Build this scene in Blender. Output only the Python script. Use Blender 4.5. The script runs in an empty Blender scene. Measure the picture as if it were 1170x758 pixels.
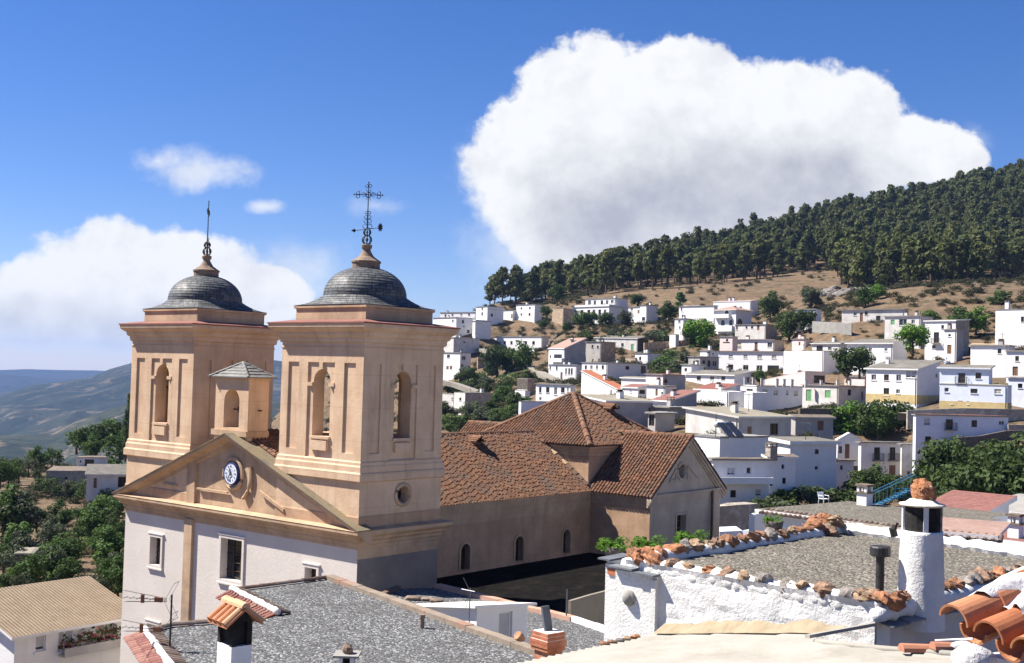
import bpy, math, random
import numpy as np
from mathutils import Vector, Matrix
from mathutils.geometry import tessellate_polygon
random.seed(7); RNG = np.random.default_rng(7)
SC = bpy.context.scene
COL = SC.collection

# ------------------------------------------------------------------ camera
FPX = 1346.0; PITCH = math.radians(2.005); ROLL = math.radians(1.62)
cam_d = bpy.data.cameras.new('camera'); cam = bpy.data.objects.new('camera', cam_d); COL.objects.link(cam)
cam_d.sensor_width = 36.0; cam_d.lens = FPX / 1170.0 * 36.0
cam_d.clip_start = 0.5; cam_d.clip_end = 40000
RM = Matrix.Rotation(math.pi / 2 + PITCH, 3, 'X') @ Matrix.Rotation(ROLL, 3, 'Z')
cam.matrix_world = RM.to_4x4()
SC.camera = cam

# ------------------------------------------------------------------ light and exposure
SUN_AZ, SUN_EL = 167.0, 50.5          # azimuth counter-clockwise from +x
SKY_STRENGTH = 0.05; SUN_STRENGTH = 5.0; EXPOSURE = 1.2
SC.view_settings.view_transform = 'Standard'; SC.view_settings.look = 'None'
SC.view_settings.exposure = EXPOSURE; SC.view_settings.gamma = 1.0
SC.view_settings.use_curve_mapping = False
SC.render.engine = 'CYCLES'
SC.cycles.use_denoising = True
SC.cycles.max_bounces = 6; SC.cycles.diffuse_bounces = 3; SC.cycles.volume_bounces = 0
SC.cycles.transparent_max_bounces = 4
sun_d = bpy.data.lights.new('sun', 'SUN'); sun = bpy.data.objects.new('sun', sun_d); COL.objects.link(sun)
sun_d.energy = SUN_STRENGTH; sun_d.angle = math.radians(0.5); sun_d.color = (1.0, 0.94, 0.85)
_sa, _se = math.radians(SUN_AZ), math.radians(SUN_EL)
SUN = Vector((math.cos(_sa) * math.cos(_se), math.sin(_sa) * math.cos(_se), math.sin(_se)))
sun.rotation_euler = SUN.to_track_quat('Z', 'Y').to_euler()
sun.location = (-40, -20, 80)

# ------------------------------------------------------------------ pixel <-> world (measured from the photograph)
def ray(u, v): return RM @ Vector(((u - 585) / FPX, (379 - v) / FPX, -1.0))
def far(d): return d if d < 80 else 80 + (d - 80) * 1.45     # my distance estimates stretched so that a storey comes out near 2.7 m
def P(u, v, d):
    r = ray(u, v); return r * (far(d) / r.y)
def PZ(u, v, z):
    r = ray(u, v); return r * (z / r.z)
RT = RM.transposed()
def proj(p):
    c = RT @ Vector(p); return 585 + FPX * c.x / -c.z, 379 - FPX * c.y / -c.z

# ------------------------------------------------------------------ world: Nishita sky with clouds laid out by direction
w = bpy.data.worlds.new('World'); SC.world = w; w.use_nodes = True
nt = w.node_tree; nt.nodes.clear()
class NB:
    def __init__(s, nt): s.nt = nt
    def n(s, t, **k):
        x = s.nt.nodes.new(t)
        for a, b in k.items(): setattr(x, a, b)
        return x
    def L(s, a, b): s.nt.links.new(a, b)
    def m(s, op, *a, clamp=False):
        x = s.n('ShaderNodeMath', operation=op, use_clamp=clamp)
        for i, v in enumerate(a):
            if isinstance(v, (int, float)): x.inputs[i].default_value = v
            else: s.L(v, x.inputs[i])
        return x.outputs[0]
    def mr(s, v, a, b, c=0.0, d=1.0, smooth=True):
        x = s.n('ShaderNodeMapRange', interpolation_type='SMOOTHSTEP' if smooth else 'LINEAR')
        s.L(v, x.inputs[0])
        for i, q in zip((1, 2, 3, 4), (a, b, c, d)): x.inputs[i].default_value = q
        return x.outputs[0]
    def mix(s, f, a, b, blend='MIX'):
        x = s.n('ShaderNodeMix', data_type='RGBA', blend_type=blend)
        for i, q in ((0, f), (6, a), (7, b)):
            if isinstance(q, (int, float)): x.inputs[i].default_value = q
            elif isinstance(q, (tuple, list)): x.inputs[i].default_value = (*q[:3], 1)
            else: s.L(q, x.inputs[i])
        return x.outputs[2]
    def noise(s, vec, scale, detail=4, rough=0.55, dist=0.0, out=0):
        x = s.n('ShaderNodeTexNoise'); x.inputs['Scale'].default_value = scale
        x.inputs['Detail'].default_value = detail; x.inputs['Roughness'].default_value = rough
        x.inputs['Distortion'].default_value = dist
        if vec is not None: s.L(vec, x.inputs['Vector'])
        return x.outputs[out]
b = NB(nt)
out = b.n('ShaderNodeOutputWorld'); bg = b.n('ShaderNodeBackground')
sky = b.n('ShaderNodeTexSky', sky_type='NISHITA')
sky.sun_disc = False; sky.sun_elevation = _se; sky.sun_rotation = math.pi / 2 - _sa
sky.altitude = 900; sky.air_density = 1.0; sky.dust_density = 0.0; sky.ozone_density = 2.0
tc = b.n('ShaderNodeTexCoord'); sep = b.n('ShaderNodeSeparateXYZ'); b.L(tc.outputs['Generated'], sep.inputs[0])
yy = b.m('MAXIMUM', sep.outputs[1], 0.05)
cu = b.m('DIVIDE', sep.outputs[0], yy); cv = b.m('DIVIDE', sep.outputs[2], yy)
cvec = b.n('ShaderNodeCombineXYZ'); b.L(cu, cvec.inputs[0]); b.L(cv, cvec.inputs[1]); CV = cvec.outputs[0]
front = b.mr(sep.outputs[1], 0.15, 0.4)
nbig = b.noise(CV, 9.0, 9, 0.62); nfine = b.noise(CV, 30.0, 6, 0.62); nlow = b.noise(CV, 4.5, 4, 0.5)
def blob(cx, cy, rx, ry):
    r = ray(cx, cy); a, c = r.x / r.y, r.z / r.y
    dx = b.m('DIVIDE', b.m('SUBTRACT', cu, a), rx / FPX); dy = b.m('DIVIDE', b.m('SUBTRACT', cv, c), ry / FPX)
    return b.m('SUBTRACT', 1.0, b.m('SQRT', b.m('ADD', b.m('MULTIPLY', dx, dx), b.m('MULTIPLY', dy, dy))))
def union(lst, k=0.25):
    e = None
    for q in lst:
        v = blob(*q); e = v if e is None else b.m('SMOOTH_MAX', e, v, k)
    return e
BIG = union([(700, 140, 135, 108), (628, 200, 112, 92), (780, 120, 105, 82), (925, 150, 125, 88), (850, 210, 210, 110), (1030, 172, 95, 46), (1090, 182, 50, 24), (650, 265, 95, 62), (760, 270, 190, 90)])
LEFT = union([(140, 330, 118, 78), (220, 318, 92, 60), (50, 350, 85, 55), (295, 340, 62, 45), (185, 362, 150, 40)])
SMALL = union([(235, 199, 92, 25), (180, 184, 45, 22), (300, 236, 34, 10)], 0.1)
WISP = union([(430, 235, 60, 20), (585, 290, 85, 85), (560, 190, 60, 70), (330, 310, 80, 50), (1090, 175, 70, 45)], 0.1)
def puff(sc):
    x = b.n('ShaderNodeTexVoronoi', feature='SMOOTH_F1'); x.inputs['Smoothness'].default_value = 0.35; x.inputs['Scale'].default_value = sc
    wv = b.n('ShaderNodeVectorMath', operation='ADD'); b.L(CV, wv.inputs[0]); nn_ = b.n('ShaderNodeTexNoise'); nn_.inputs['Scale'].default_value = sc * .8; b.L(CV, nn_.inputs['Vector'])
    sc_ = b.n('ShaderNodeVectorMath', operation='SCALE'); b.L(nn_.outputs['Color'], sc_.inputs[0]); sc_.inputs['Scale'].default_value = .5 / sc; b.L(sc_.outputs[0], wv.inputs[1]); b.L(wv.outputs[0], x.inputs['Vector'])
    return b.m('SUBTRACT', .5, x.outputs['Distance'])
pf = b.m('ADD', b.m('MULTIPLY', puff(17), .55), b.m('MULTIPLY', puff(42), .2))
nz = b.m('ADD', b.m('ADD', b.m('MULTIPLY', b.m('SUBTRACT', nbig, 0.5), 0.95), b.m('MULTIPLY', b.m('SUBTRACT', nfine, 0.5), 0.75)), b.m('MULTIPLY', pf, .55))
off = b.n('ShaderNodeVectorMath', operation='ADD'); b.L(CV, off.inputs[0]); off.inputs[1].default_value = (-.014, .014, 0)
relief = b.m('MULTIPLY', b.m('SUBTRACT', b.noise(off.outputs[0], 13.0, 6, .6), b.noise(CV, 13.0, 6, .6)), 1.3)
_r0, _r1 = ray(700, 320), ray(700, 130)
wid = b.mr(cv, _r0.z / _r0.y, _r1.z / _r1.y, 0.40, 0.15)
_t = b.m('DIVIDE', b.m('ADD', b.m('ADD', BIG, b.m('MULTIPLY', nz, 0.74)), 0.02), wid)
mb = b.mr(_t, 0.0, 1.0)
ml = b.mr(b.m('ADD', LEFT, b.m('MULTIPLY', nz, 0.72)), -0.02, 0.2, 0, 0.97)
msm = b.mr(b.m('ADD', SMALL, b.m('MULTIPLY', nz, 2.2)), 0.1, 1.2, 0, 0.72)
mw = b.mr(b.m('ADD', WISP, b.m('MULTIPLY', nz, 1.5)), 0.1, 1.1, 0, 0.55)
mask = b.m('MULTIPLY', b.m('MAXIMUM', b.m('MAXIMUM', mb, ml), b.m('MAXIMUM', msm, mw)), front)
GREY = union([(790, 232, 200, 90), (930, 212, 130, 66), (690, 255, 110, 66)], .4)
g1 = b.mr(b.m('ADD', GREY, b.m('MULTIPLY', b.m('SUBTRACT', nbig, 0.5), 1.1)), -0.25, 0.85, 0, 0.85)
GL = union([(120, 375, 150, 45), (20, 365, 80, 40)])
g2 = b.mr(b.m('ADD', GL, b.m('MULTIPLY', b.m('SUBTRACT', nbig, 0.5), 1.1)), -0.2, 1.0, 0, 0.45)
soft = b.mr(nbig, 0.35, 0.7, 0.06, 0.0)
grey = b.m('MINIMUM', b.m('MAXIMUM', b.m('ADD', b.m('ADD', b.m('MAXIMUM', g1, g2), soft), b.m('SUBTRACT', relief, b.m('MULTIPLY', pf, .15))), 0.0), 1.0)
CW = 8.6
ccol = b.mix(grey, (CW * 0.99, CW, CW * 1.02), (CW * 0.50, CW * 0.525, CW * 0.61))
SKYOUT = sky.outputs[0]
hs = b.n('ShaderNodeHueSaturation'); hs.inputs['Saturation'].default_value = 1.2; hs.inputs['Value'].default_value = 1.0
tint = b.mix(1.0, SKYOUT, (0.88, 0.89, 1.15), 'MULTIPLY'); b.L(tint, hs.inputs['Color'])
fin = b.mix(mask, hs.outputs[0], ccol)
b.L(fin, bg.inputs[0]); bg.inputs[1].default_value = SKY_STRENGTH
b.L(bg.outputs[0], out.inputs[0])

# ------------------------------------------------------------------ materials
def new_mat(name):
    m = bpy.data.materials.new(name); m.use_nodes = True
    t = m.node_tree; t.nodes.clear(); q = NB(t)
    o = q.n('ShaderNodeOutputMaterial'); p = q.n('ShaderNodeBsdfPrincipled'); q.L(p.outputs[0], o.inputs[0])
    return m, q, p
def coord(q, kind='world'):
    if kind == 'world': return q.n('ShaderNodeNewGeometry').outputs['Position']
    return q.n('ShaderNodeTexCoord').outputs['Object']
MATS = {}
def mat(name, c1, c2=None, scale=1.0, rough=0.85, bump=0.0, bscale=None, c3=None, s3=0.25, a3=(0.5, 0.7), spec=0.3, streak=None, co='world', detail=5, metal=0.0):
    """two-tone noise, an optional third tone in larger stains, optional vertical streaks, bump"""
    if name in MATS: return MATS[name]
    m, q, p = new_mat(name); v = coord(q, co)
    c2 = c2 or tuple(x * 0.82 for x in c1)
    col = q.mix(q.mr(q.noise(v, scale, detail, 0.6), 0.35, 0.65), c1, c2)
    if c3: col = q.mix(q.mr(q.noise(v, s3, 6, 0.65, 0.4), *a3), col, c3)
    if streak:
        mp = q.n('ShaderNodeMapping'); q.L(v, mp.inputs[0]); mp.inputs['Scale'].default_value = (1.6, 1.6, 0.12)
        col = q.mix(q.mr(q.noise(mp.outputs[0], 1.0, 6, 0.7), 0.52, 0.75, 0, streak[1]), col, streak[0])
    q.L(col, p.inputs['Base Color']); p.inputs['Roughness'].default_value = rough
    p.inputs['Specular IOR Level'].default_value = spec; p.inputs['Metallic'].default_value = metal
    if bump:
        bn = q.n('ShaderNodeBump'); bn.inputs['Strength'].default_value = 1.0; bn.inputs['Distance'].default_value = bump
        q.L(q.noise(v, bscale or scale * 4, 5, 0.65), bn.inputs['Height']); q.L(bn.outputs[0], p.inputs['Normal'])
    MATS[name] = m; return m

WHITE = mat('whitewash', (0.78, 0.77, 0.755), (0.73, 0.72, 0.705), 0.9, 0.9, 0.012, 9, (0.62, 0.60, 0.56), 0.22, (0.60, 0.80), streak=((0.55, 0.53, 0.49), 0.35))
WHITE2 = mat('old whitewash', (0.64, 0.62, 0.585), (0.55, 0.525, 0.485), 0.6, 0.9, 0.015, 7, (0.44, 0.41, 0.36), 0.3, (0.52, 0.78), streak=((0.36, 0.33, 0.29), 0.5))
WHITEB = mat('shade-blue limewash', (0.70, 0.74, 0.82), (0.65, 0.69, 0.77), 0.9, 0.9, 0.01, 9, (0.58, 0.60, 0.64), 0.25, (0.6, 0.8))  # whitewash with the blue cast of shade put into its colour
PINKW = mat('pale pink render', (0.74, 0.62, 0.58), (0.68, 0.56, 0.52), 0.9, 0.9, 0.01, 9)
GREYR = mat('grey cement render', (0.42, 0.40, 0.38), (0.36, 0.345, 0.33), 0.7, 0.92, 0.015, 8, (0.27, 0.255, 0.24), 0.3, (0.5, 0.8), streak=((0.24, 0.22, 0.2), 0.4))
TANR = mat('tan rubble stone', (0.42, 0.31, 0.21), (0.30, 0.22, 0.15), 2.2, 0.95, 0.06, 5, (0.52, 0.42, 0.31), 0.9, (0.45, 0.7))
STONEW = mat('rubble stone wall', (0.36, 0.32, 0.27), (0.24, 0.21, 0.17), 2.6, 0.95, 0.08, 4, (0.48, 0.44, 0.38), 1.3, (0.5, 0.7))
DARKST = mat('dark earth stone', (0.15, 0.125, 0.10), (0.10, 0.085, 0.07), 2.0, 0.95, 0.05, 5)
LAUNA = mat('launa clay roof', (0.165, 0.152, 0.13), (0.12, 0.11, 0.094), 1.5, 0.95, 0.03, 8, (0.21, 0.195, 0.165), 0.25, (0.45, 0.75))
LAUNAB = mat('brown clay roof', (0.19, 0.15, 0.115), (0.135, 0.105, 0.08), 1.5, 0.95, 0.03, 8, (0.22, 0.18, 0.14), 0.3, (0.5, 0.75))
BEIGE = mat('beige roof sheet', (0.27, 0.24, 0.18), (0.23, 0.205, 0.155), 0.8, 0.85, 0.01, 6, (0.20, 0.18, 0.135), 0.2, (0.5, 0.75))
YELLOW = mat('ochre plinth', (0.58, 0.45, 0.22), (0.50, 0.38, 0.18), 1.2, 0.9)
CONCR = mat('pale concrete', (0.30, 0.285, 0.26), (0.24, 0.23, 0.21), 1.0, 0.9, 0.01, 8, (0.28, 0.26, 0.24), 0.3, (0.5, 0.8))
def tile_mat(name, cols, period=0.24):
    m, q, p = new_mat(name); v = coord(q, 'local')
    wv = q.n('ShaderNodeTexWave', wave_type='BANDS', bands_direction='X'); q.L(v, wv.inputs[0]); wv.inputs['Scale'].default_value = 0.314 / period
    col = q.mix(q.mr(q.noise(v, 1.6, 5, 0.6), 0.35, 0.65), cols[0], cols[1])
    col = q.mix(q.mr(q.noise(v, 6, 4, 0.6), 0.5, 0.72), col, cols[2])
    col = q.mix(q.m('MULTIPLY', q.mr(wv.outputs[1], 0.0, 0.3, 1, 0), 0.45), col, tuple(x * 0.4 for x in cols[0]))
    q.L(col, p.inputs['Base Color']); p.inputs['Roughness'].default_value = 0.85
    bn = q.n('ShaderNodeBump'); bn.inputs['Strength'].default_value = 1; bn.inputs['Distance'].default_value = 0.06
    q.L(wv.outputs[1], bn.inputs['Height']); q.L(bn.outputs[0], p.inputs['Normal'])
    MATS[name] = m; return m
PINKT = tile_mat('weathered pink tile', [(0.25, 0.10, 0.078), (0.19, 0.075, 0.06), (0.31, 0.155, 0.12)])
ORANGET = tile_mat('orange tile', [(0.44, 0.145, 0.06), (0.37, 0.115, 0.045), (0.48, 0.20, 0.095)])
REDT = tile_mat('red tile', [(0.24, 0.075, 0.05), (0.19, 0.055, 0.04), (0.29, 0.115, 0.075)])
PALET = tile_mat('pale pink tile', [(0.36, 0.23, 0.18), (0.30, 0.185, 0.145), (0.42, 0.30, 0.25)])
TANT = tile_mat('tan corrugated sheet', [(0.28, 0.205, 0.125), (0.23, 0.165, 0.10), (0.33, 0.255, 0.17)], 0.17)
def glass_mat():
    m, q, p = new_mat('dark window glass'); p.inputs['Base Color'].default_value = (0.02, 0.022, 0.025, 1)
    p.inputs['Roughness'].default_value = 0.08; p.inputs['Specular IOR Level'].default_value = 0.5; return m
GLASS = glass_mat()
WOODD = mat('dark brown wood', (0.10, 0.055, 0.032), (0.07, 0.038, 0.022), 3, 0.7)
WOODB = mat('brown door wood', (0.23, 0.13, 0.07), (0.17, 0.09, 0.05), 3, 0.7)
GREENP = mat('green painted wood', (0.16, 0.36, 0.17), (0.12, 0.29, 0.13), 3, 0.6)
SHUT = mat('grey roller shutter', (0.46, 0.46, 0.47), (0.40, 0.40, 0.41), 3, 0.7)
SHUTB = mat('beige roller shutter', (0.50, 0.47, 0.36), (0.44, 0.41, 0.31), 3, 0.7)
IRON = mat('black iron', (0.016, 0.016, 0.018), (0.03, 0.024, 0.02), 6, 0.55, spec=0.5)
FRAMEW = mat('white window frame', (0.72, 0.72, 0.72), (0.66, 0.66, 0.66), 2, 0.6)
SOOT_VOID = mat('soot and void black', (0.012, 0.011, 0.011), (0.03, 0.028, 0.026), 5, 0.95)

# ------------------------------------------------------------------ mesh collector
class MB:
    def __init__(s): s.v = []; s.f = []; s.m = []; s.uv = {}
    def add(s, vs, fs, m=0):
        o = len(s.v); s.v += [tuple(x) for x in vs]
        for f in fs: s.f.append(tuple(i + o for i in f)); s.m.append(m)
        return o
    def box(s, x0, x1, y0, y1, z0, z1, m=0):
        s.add([(x0, y0, z0), (x1, y0, z0), (x1, y1, z0), (x0, y1, z0), (x0, y0, z1), (x1, y0, z1), (x1, y1, z1), (x0, y1, z1)],
              [(3, 2, 1, 0), (4, 5, 6, 7), (0, 1, 5, 4), (1, 2, 6, 5), (2, 3, 7, 6), (3, 0, 4, 7)], m)
    def obox(s, o, a, c, d, m=0):
        o, a, c, d = Vector(o), Vector(a), Vector(c), Vector(d)
        if a.cross(c).dot(d) < 0: a, c = c, a
        vs = [o, o + a, o + a + c, o + c, o + d, o + a + d, o + a + c + d, o + c + d]
        s.add(vs, [(3, 2, 1, 0), (4, 5, 6, 7), (0, 1, 5, 4), (1, 2, 6, 5), (2, 3, 7, 6), (3, 0, 4, 7)], m)
    def quad(s, a, c, d, e, m=0): s.add([a, c, d, e], [(0, 1, 2, 3)], m)
    def poly(s, pts, m=0): s.add(pts, [tuple(range(len(pts)))], m)
    def prism(s, pts, dvec, m=0, mt=None):
        """pts: planar 3D polygon, extruded by dvec"""
        n = len(pts); pts = [Vector(p) for p in pts]; dvec = Vector(dvec)
        nrm = Vector((0, 0, 0))
        for i in range(n): nrm += pts[i].cross(pts[(i + 1) % n])
        if nrm.dot(dvec) < 0: pts = pts[::-1]
        o = len(s.v); s.v += [tuple(p) for p in pts] + [tuple(p + dvec) for p in pts]
        s.f.append(tuple(o + i for i in range(n))[::-1]); s.m.append(m)
        s.f.append(tuple(o + n + i for i in range(n))); s.m.append(m if mt is None else mt)
        for i in range(n):
            j = (i + 1) % n; s.f.append((o + i, o + j, o + n + j, o + n + i)); s.m.append(m)
    def wall(s, outer, holes, o, u, v, n, depth, m=0, mr=None, back=False):
        """flat wall: outer and holes in (u,v); n = outward normal; holes get reveals of the given depth"""
        o, u, v, n = Vector(o), Vector(u), Vector(v), Vector(n)
        loops = [[Vector((a, c, 0)) for a, c in outer]] + [[Vector((a, c, 0)) for a, c in h] for h in holes]
        tris = tessellate_polygon(loops); flat = [p for l in loops for p in l]
        to = lambda p, d=0: o + u * p.x + v * p.y - n * d
        good = u.cross(v).dot(n) > 0
        idx = s.add([to(p) for p in flat], [], m)
        for t in tris:
            a, c, e = (flat[i] for i in t)
            ccw = (c.x - a.x) * (e.y - a.y) - (c.y - a.y) * (e.x - a.x) > 0
            t = tuple(t) if ccw == good else tuple(t)[::-1]
            s.f.append(tuple(idx + i for i in t)); s.m.append(m)
            if back: pass
        if back:
            idx = s.add([to(p, depth) for p in flat], [], m)
            for t in tris: s.f.append(tuple(idx + i for i in t)); s.m.append(m)
        for h in loops[1:]:
            k = len(h)
            for i in range(k):
                a, c = h[i], h[(i + 1) % k]
                s.add([to(a), to(c), to(c, depth), to(a, depth)], [(0, 1, 2, 3)], m if mr is None else mr)
    def sqprof(s, x0, x1, y0, y1, prof, m=0, cap=False):
        """rectangular moulding: prof = [(offset, z), ...]"""
        rings = [[(x0 - q, y0 - q, z), (x1 + q, y0 - q, z), (x1 + q, y1 + q, z), (x0 - q, y1 + q, z)] for q, z in prof]
        o = len(s.v)
        for r in rings: s.v += r
        for k in range(len(rings) - 1):
            for i in range(4):
                j = (i + 1) % 4; s.f.append((o + 4 * k + i, o + 4 * k + j, o + 4 * k + 4 + j, o + 4 * k + 4 + i)); s.m.append(m)
        if cap:
            s.f.append(tuple(o + 4 * (len(rings) - 1) + i for i in range(4))); s.m.append(m)
    def lathe(s, cx, cy, prof, seg=16, m=0, cap=True, ph=0.0):
        o = len(s.v); n = len(prof)
        for r, z in prof:
            for i in range(seg):
                a = ph + 2 * math.pi * i / seg; s.v.append((cx + r * math.cos(a), cy + r * math.sin(a), z))
        for k in range(n - 1):
            for i in range(seg):
                j = (i + 1) % seg; s.f.append((o + k * seg + i, o + k * seg + j, o + (k + 1) * seg + j, o + (k + 1) * seg + i)); s.m.append(m)
        if cap:
            s.f.append(tuple(o + (n - 1) * seg + i for i in range(seg))); s.m.append(m)
            s.f.append(tuple(o + i for i in range(seg))[::-1]); s.m.append(m)
    def tube(s, pts, r, seg=6, m=0):
        pts = [Vector(p) for p in pts]; rr = r if isinstance(r, (list, tuple)) else [r] * len(pts)
        o = len(s.v)
        for k, p in enumerate(pts):
            t = (pts[min(k + 1, len(pts) - 1)] - pts[max(k - 1, 0)]).normalized()
            a = t.orthogonal().normalized() if abs(t.z) > 0.9 else t.cross(Vector((0, 0, 1))).normalized()
            c = t.cross(a)
            for i in range(seg):
                an = 2 * math.pi * i / seg; s.v.append(tuple(p + (a * math.cos(an) + c * math.sin(an)) * rr[k]))
        for k in range(len(pts) - 1):
            for i in range(seg):
                j = (i + 1) % seg; s.f.append((o + k * seg + i, o + k * seg + j, o + (k + 1) * seg + j, o + (k + 1) * seg + i)); s.m.append(m)
        s.f.append(tuple(o + i for i in range(seg))[::-1]); s.m.append(m)
        s.f.append(tuple(o + (len(pts) - 1) * seg + i for i in range(seg))); s.m.append(m)
    def torus(s, c, ax, R, r, seg=16, ms=5, m=0, a0=0.0, a1=None):
        c, ax = Vector(c), Vector(ax).normalized(); x = ax.orthogonal().normalized(); y = ax.cross(x)
        a1 = 2 * math.pi if a1 is None else a1
        s.tube([c + (x * math.cos(a0 + (a1 - a0) * i / seg) + y * math.sin(a0 + (a1 - a0) * i / seg)) * R for i in range(seg + 1)], r, ms, m)
    def ball(s, c, r, seg=10, rings=6, m=0, sc=(1, 1, 1), jit=0.0):
        c = Vector(c); o = len(s.v)
        for k in range(rings + 1):
            th = math.pi * k / rings
            for i in range(seg):
                a = 2 * math.pi * i / seg; q = 1 + random.uniform(-jit, jit)
                s.v.append((c.x + r * sc[0] * q * math.sin(th) * math.cos(a), c.y + r * sc[1] * q * math.sin(th) * math.sin(a), c.z + r * sc[2] * q * math.cos(th)))
        for k in range(rings):
            for i in range(seg):
                j = (i + 1) % seg; s.f.append((o + k * seg + i, o + (k + 1) * seg + i, o + (k + 1) * seg + j, o + k * seg + j)); s.m.append(m)
    def build(s, name, mats, parent=None, off=(0, 0, 0), smooth=False, loc=None):
        me = bpy.data.meshes.new(name)
        ox, oy, oz = off
        me.from_pydata([(a - ox, c - oy, d - oz) for a, c, d in s.v], [], s.f)
        for mm in (mats if isinstance(mats, (list, tuple)) else [mats]): me.materials.append(mm)
        me.polygons.foreach_set('material_index', s.m)
        if smooth: me.polygons.foreach_set('use_smooth', [True] * len(me.polygons))
        me.update()
        ob = bpy.data.objects.new(name, me); COL.objects.link(ob)
        if parent: ob.parent = parent
        if loc is not None: ob.location = loc
        return ob
def tag(o, label=None, cat=None, group=None, kind=None):
    if label: o['label'] = label
    if cat: o['category'] = cat
    if group: o['group'] = group
    if kind: o['kind'] = kind
    return o
def empty(name, loc, rz=0.0, label=None, cat=None, group=None):
    o = bpy.data.objects.new(name, None); COL.objects.link(o); o.location = loc; o.rotation_euler = (0, 0, rz)
    o.empty_display_size = 0.5
    return tag(o, label, cat, group)
def arch(u0, u1, z0, z1, n=8):
    """arched opening polygon: z1 = crown"""
    r = (u1 - u0) / 2; c = (u0 + u1) / 2; zs = z1 - r
    return [(u0, z0), (u1, z0)] + [(c + r * math.cos(math.pi * i / n), zs + r * math.sin(math.pi * i / n)) for i in range(n + 1)]
def rect(u0, u1, z0, z1): return [(u0, z0), (u1, z0), (u1, z1), (u0, z1)]
def inpoly(x, y, pl):
    c = False; j = len(pl) - 1
    for i in range(len(pl)):
        if (pl[i][1] > y) != (pl[j][1] > y) and x < (pl[j][0] - pl[i][0]) * (y - pl[i][1]) / (pl[j][1] - pl[i][1]) + pl[i][0]: c = not c
        j = i
    return c
def tiles(mb, o, u, v, poly, pitch=0.2, course=0.28, lift=0.02, mats=4, r=0.085, jit=0.012):
    """barrel-tile covering of the polygon poly (in u,v metres) on the plane o + u*a + v*b (v runs up the slope)"""
    o, u, v = Vector(o), Vector(u).normalized(), Vector(v).normalized(); n = u.cross(v)
    if n.z < 0: n = -n
    us = [p[0] for p in poly]; vs = [p[1] for p in poly]
    a = min(us) + pitch / 2; S = 5
    while a < max(us):
        c = min(vs) - random.uniform(0, course) * .85 if course < .3 else min(vs)
        while c < max(vs):
            if inpoly(a, max(c + course * 0.5, min(vs) + .02), poly):
                mi = random.choice((0, 0, 0, 0, 1, 1, 1, 2, 2, 3)) % mats; ja = random.uniform(-jit, jit); jr = random.uniform(0.9, 1.08); dz = random.uniform(0, 0.014)
                vv = []
                for e, (cc, sc_, up) in enumerate(((max(c, min(vs)) - 0.03, 1.0, 0.018), (c + course, 0.88, 0.0))):
                    for i in range(S + 1):
                        an = math.pi * i / S
                        vv.append(o + u * (a + ja * (1 - e * 2) + math.cos(an) * r * sc_ * jr) + v * cc + n * (lift + dz + up + math.sin(an) * r * 1.0 * sc_))
                k = S + 1
                fs = [(i, i + 1, k + i + 1, k + i) for i in range(S)]
                nr = (vv[1] - vv[0]).cross(vv[k] - vv[0])
                if nr.dot(n) < 0 and nr.dot(u) < 0: fs = [f[::-1] for f in fs]
                mb.add(vv, fs, mi)
            c += course
        a += pitch
def ridge_tiles(mb, p, q, r=0.13, L=0.4, mats=3):
    p, q = Vector(p), Vector(q); n = max(1, int((q - p).length / L)); t = (q - p) / n; d = t.normalized()
    side = d.cross(Vector((0, 0, 1))).normalized(); up = side.cross(d)
    for i in range(n):
        a = p + t * i; mi = random.randrange(mats); s0 = random.uniform(0.95, 1.1)
        vv = []
        for e, sc_ in ((-0.03, 1.0), (1.0, 0.85)):
            for k in range(7):
                an = math.pi * k / 6
                vv.append(a + t * e + side * (math.cos(an) * r * sc_ * s0) + up * (math.sin(an) * r * sc_ * s0 - 0.02))
        mb.add(vv, [(k, k + 1, 8 + k, 7 + k) for k in range(6)] + [tuple(range(7)), tuple(range(13, 6, -1))], mi)
# ================================================================== the church
def plaster(name, c1, c2, c3, joints=True):
    m, q, p = new_mat(name); v = coord(q, 'local')
    col = q.mix(q.mr(q.noise(v, 0.9, 6, 0.6), 0.35, 0.65), c1, c2)
    col = q.mix(q.mr(q.noise(v, 0.33, 7, 0.68, 0.6), 0.52, 0.74, 0, 0.75), col, c3)
    mp = q.n('ShaderNodeMapping'); q.L(v, mp.inputs[0]); mp.inputs['Scale'].default_value = (1.3, 1.3, 0.14)
    col = q.mix(q.mr(q.noise(mp.outputs[0], 1.4, 6, 0.7), 0.48, 0.72, 0, 0.6), col, tuple(x * 0.55 for x in c1))
    if joints:
        sp = q.n('ShaderNodeSeparateXYZ'); q.L(v, sp.inputs[0])
        z = q.m('PINGPONG', q.m('ADD', sp.outputs[2], 0.13), 0.62)
        col = q.mix(q.mr(z, 0.0, 0.025, 0.28, 0.0), col, tuple(x * 0.55 for x in c2))
    q.L(col, p.inputs['Base Color']); p.inputs['Roughness'].default_value = 0.9; p.inputs['Specular IOR Level'].default_value = 0.2
    bn = q.n('ShaderNodeBump'); bn.inputs['Strength'].default_value = 1; bn.inputs['Distance'].default_value = 0.012
    q.L(q.noise(v, 7, 6, 0.65), bn.inputs['Height']); q.L(bn.outputs[0], p.inputs['Normal'])
    return m
CREAM = plaster('cream lime plaster', (0.64, 0.465, 0.315), (0.56, 0.385, 0.25), (0.46, 0.31, 0.205))
CREAM2 = plaster('stained ochre plaster', (0.52, 0.37, 0.24), (0.42, 0.285, 0.18), (0.25, 0.19, 0.145))
NAVEP = plaster('weathered nave plaster', (0.50, 0.33, 0.21), (0.40, 0.255, 0.16), (0.27, 0.195, 0.14))
GABLEP = plaster('grey gable render', (0.47, 0.385, 0.30), (0.40, 0.325, 0.25), (0.30, 0.25, 0.20))
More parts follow.
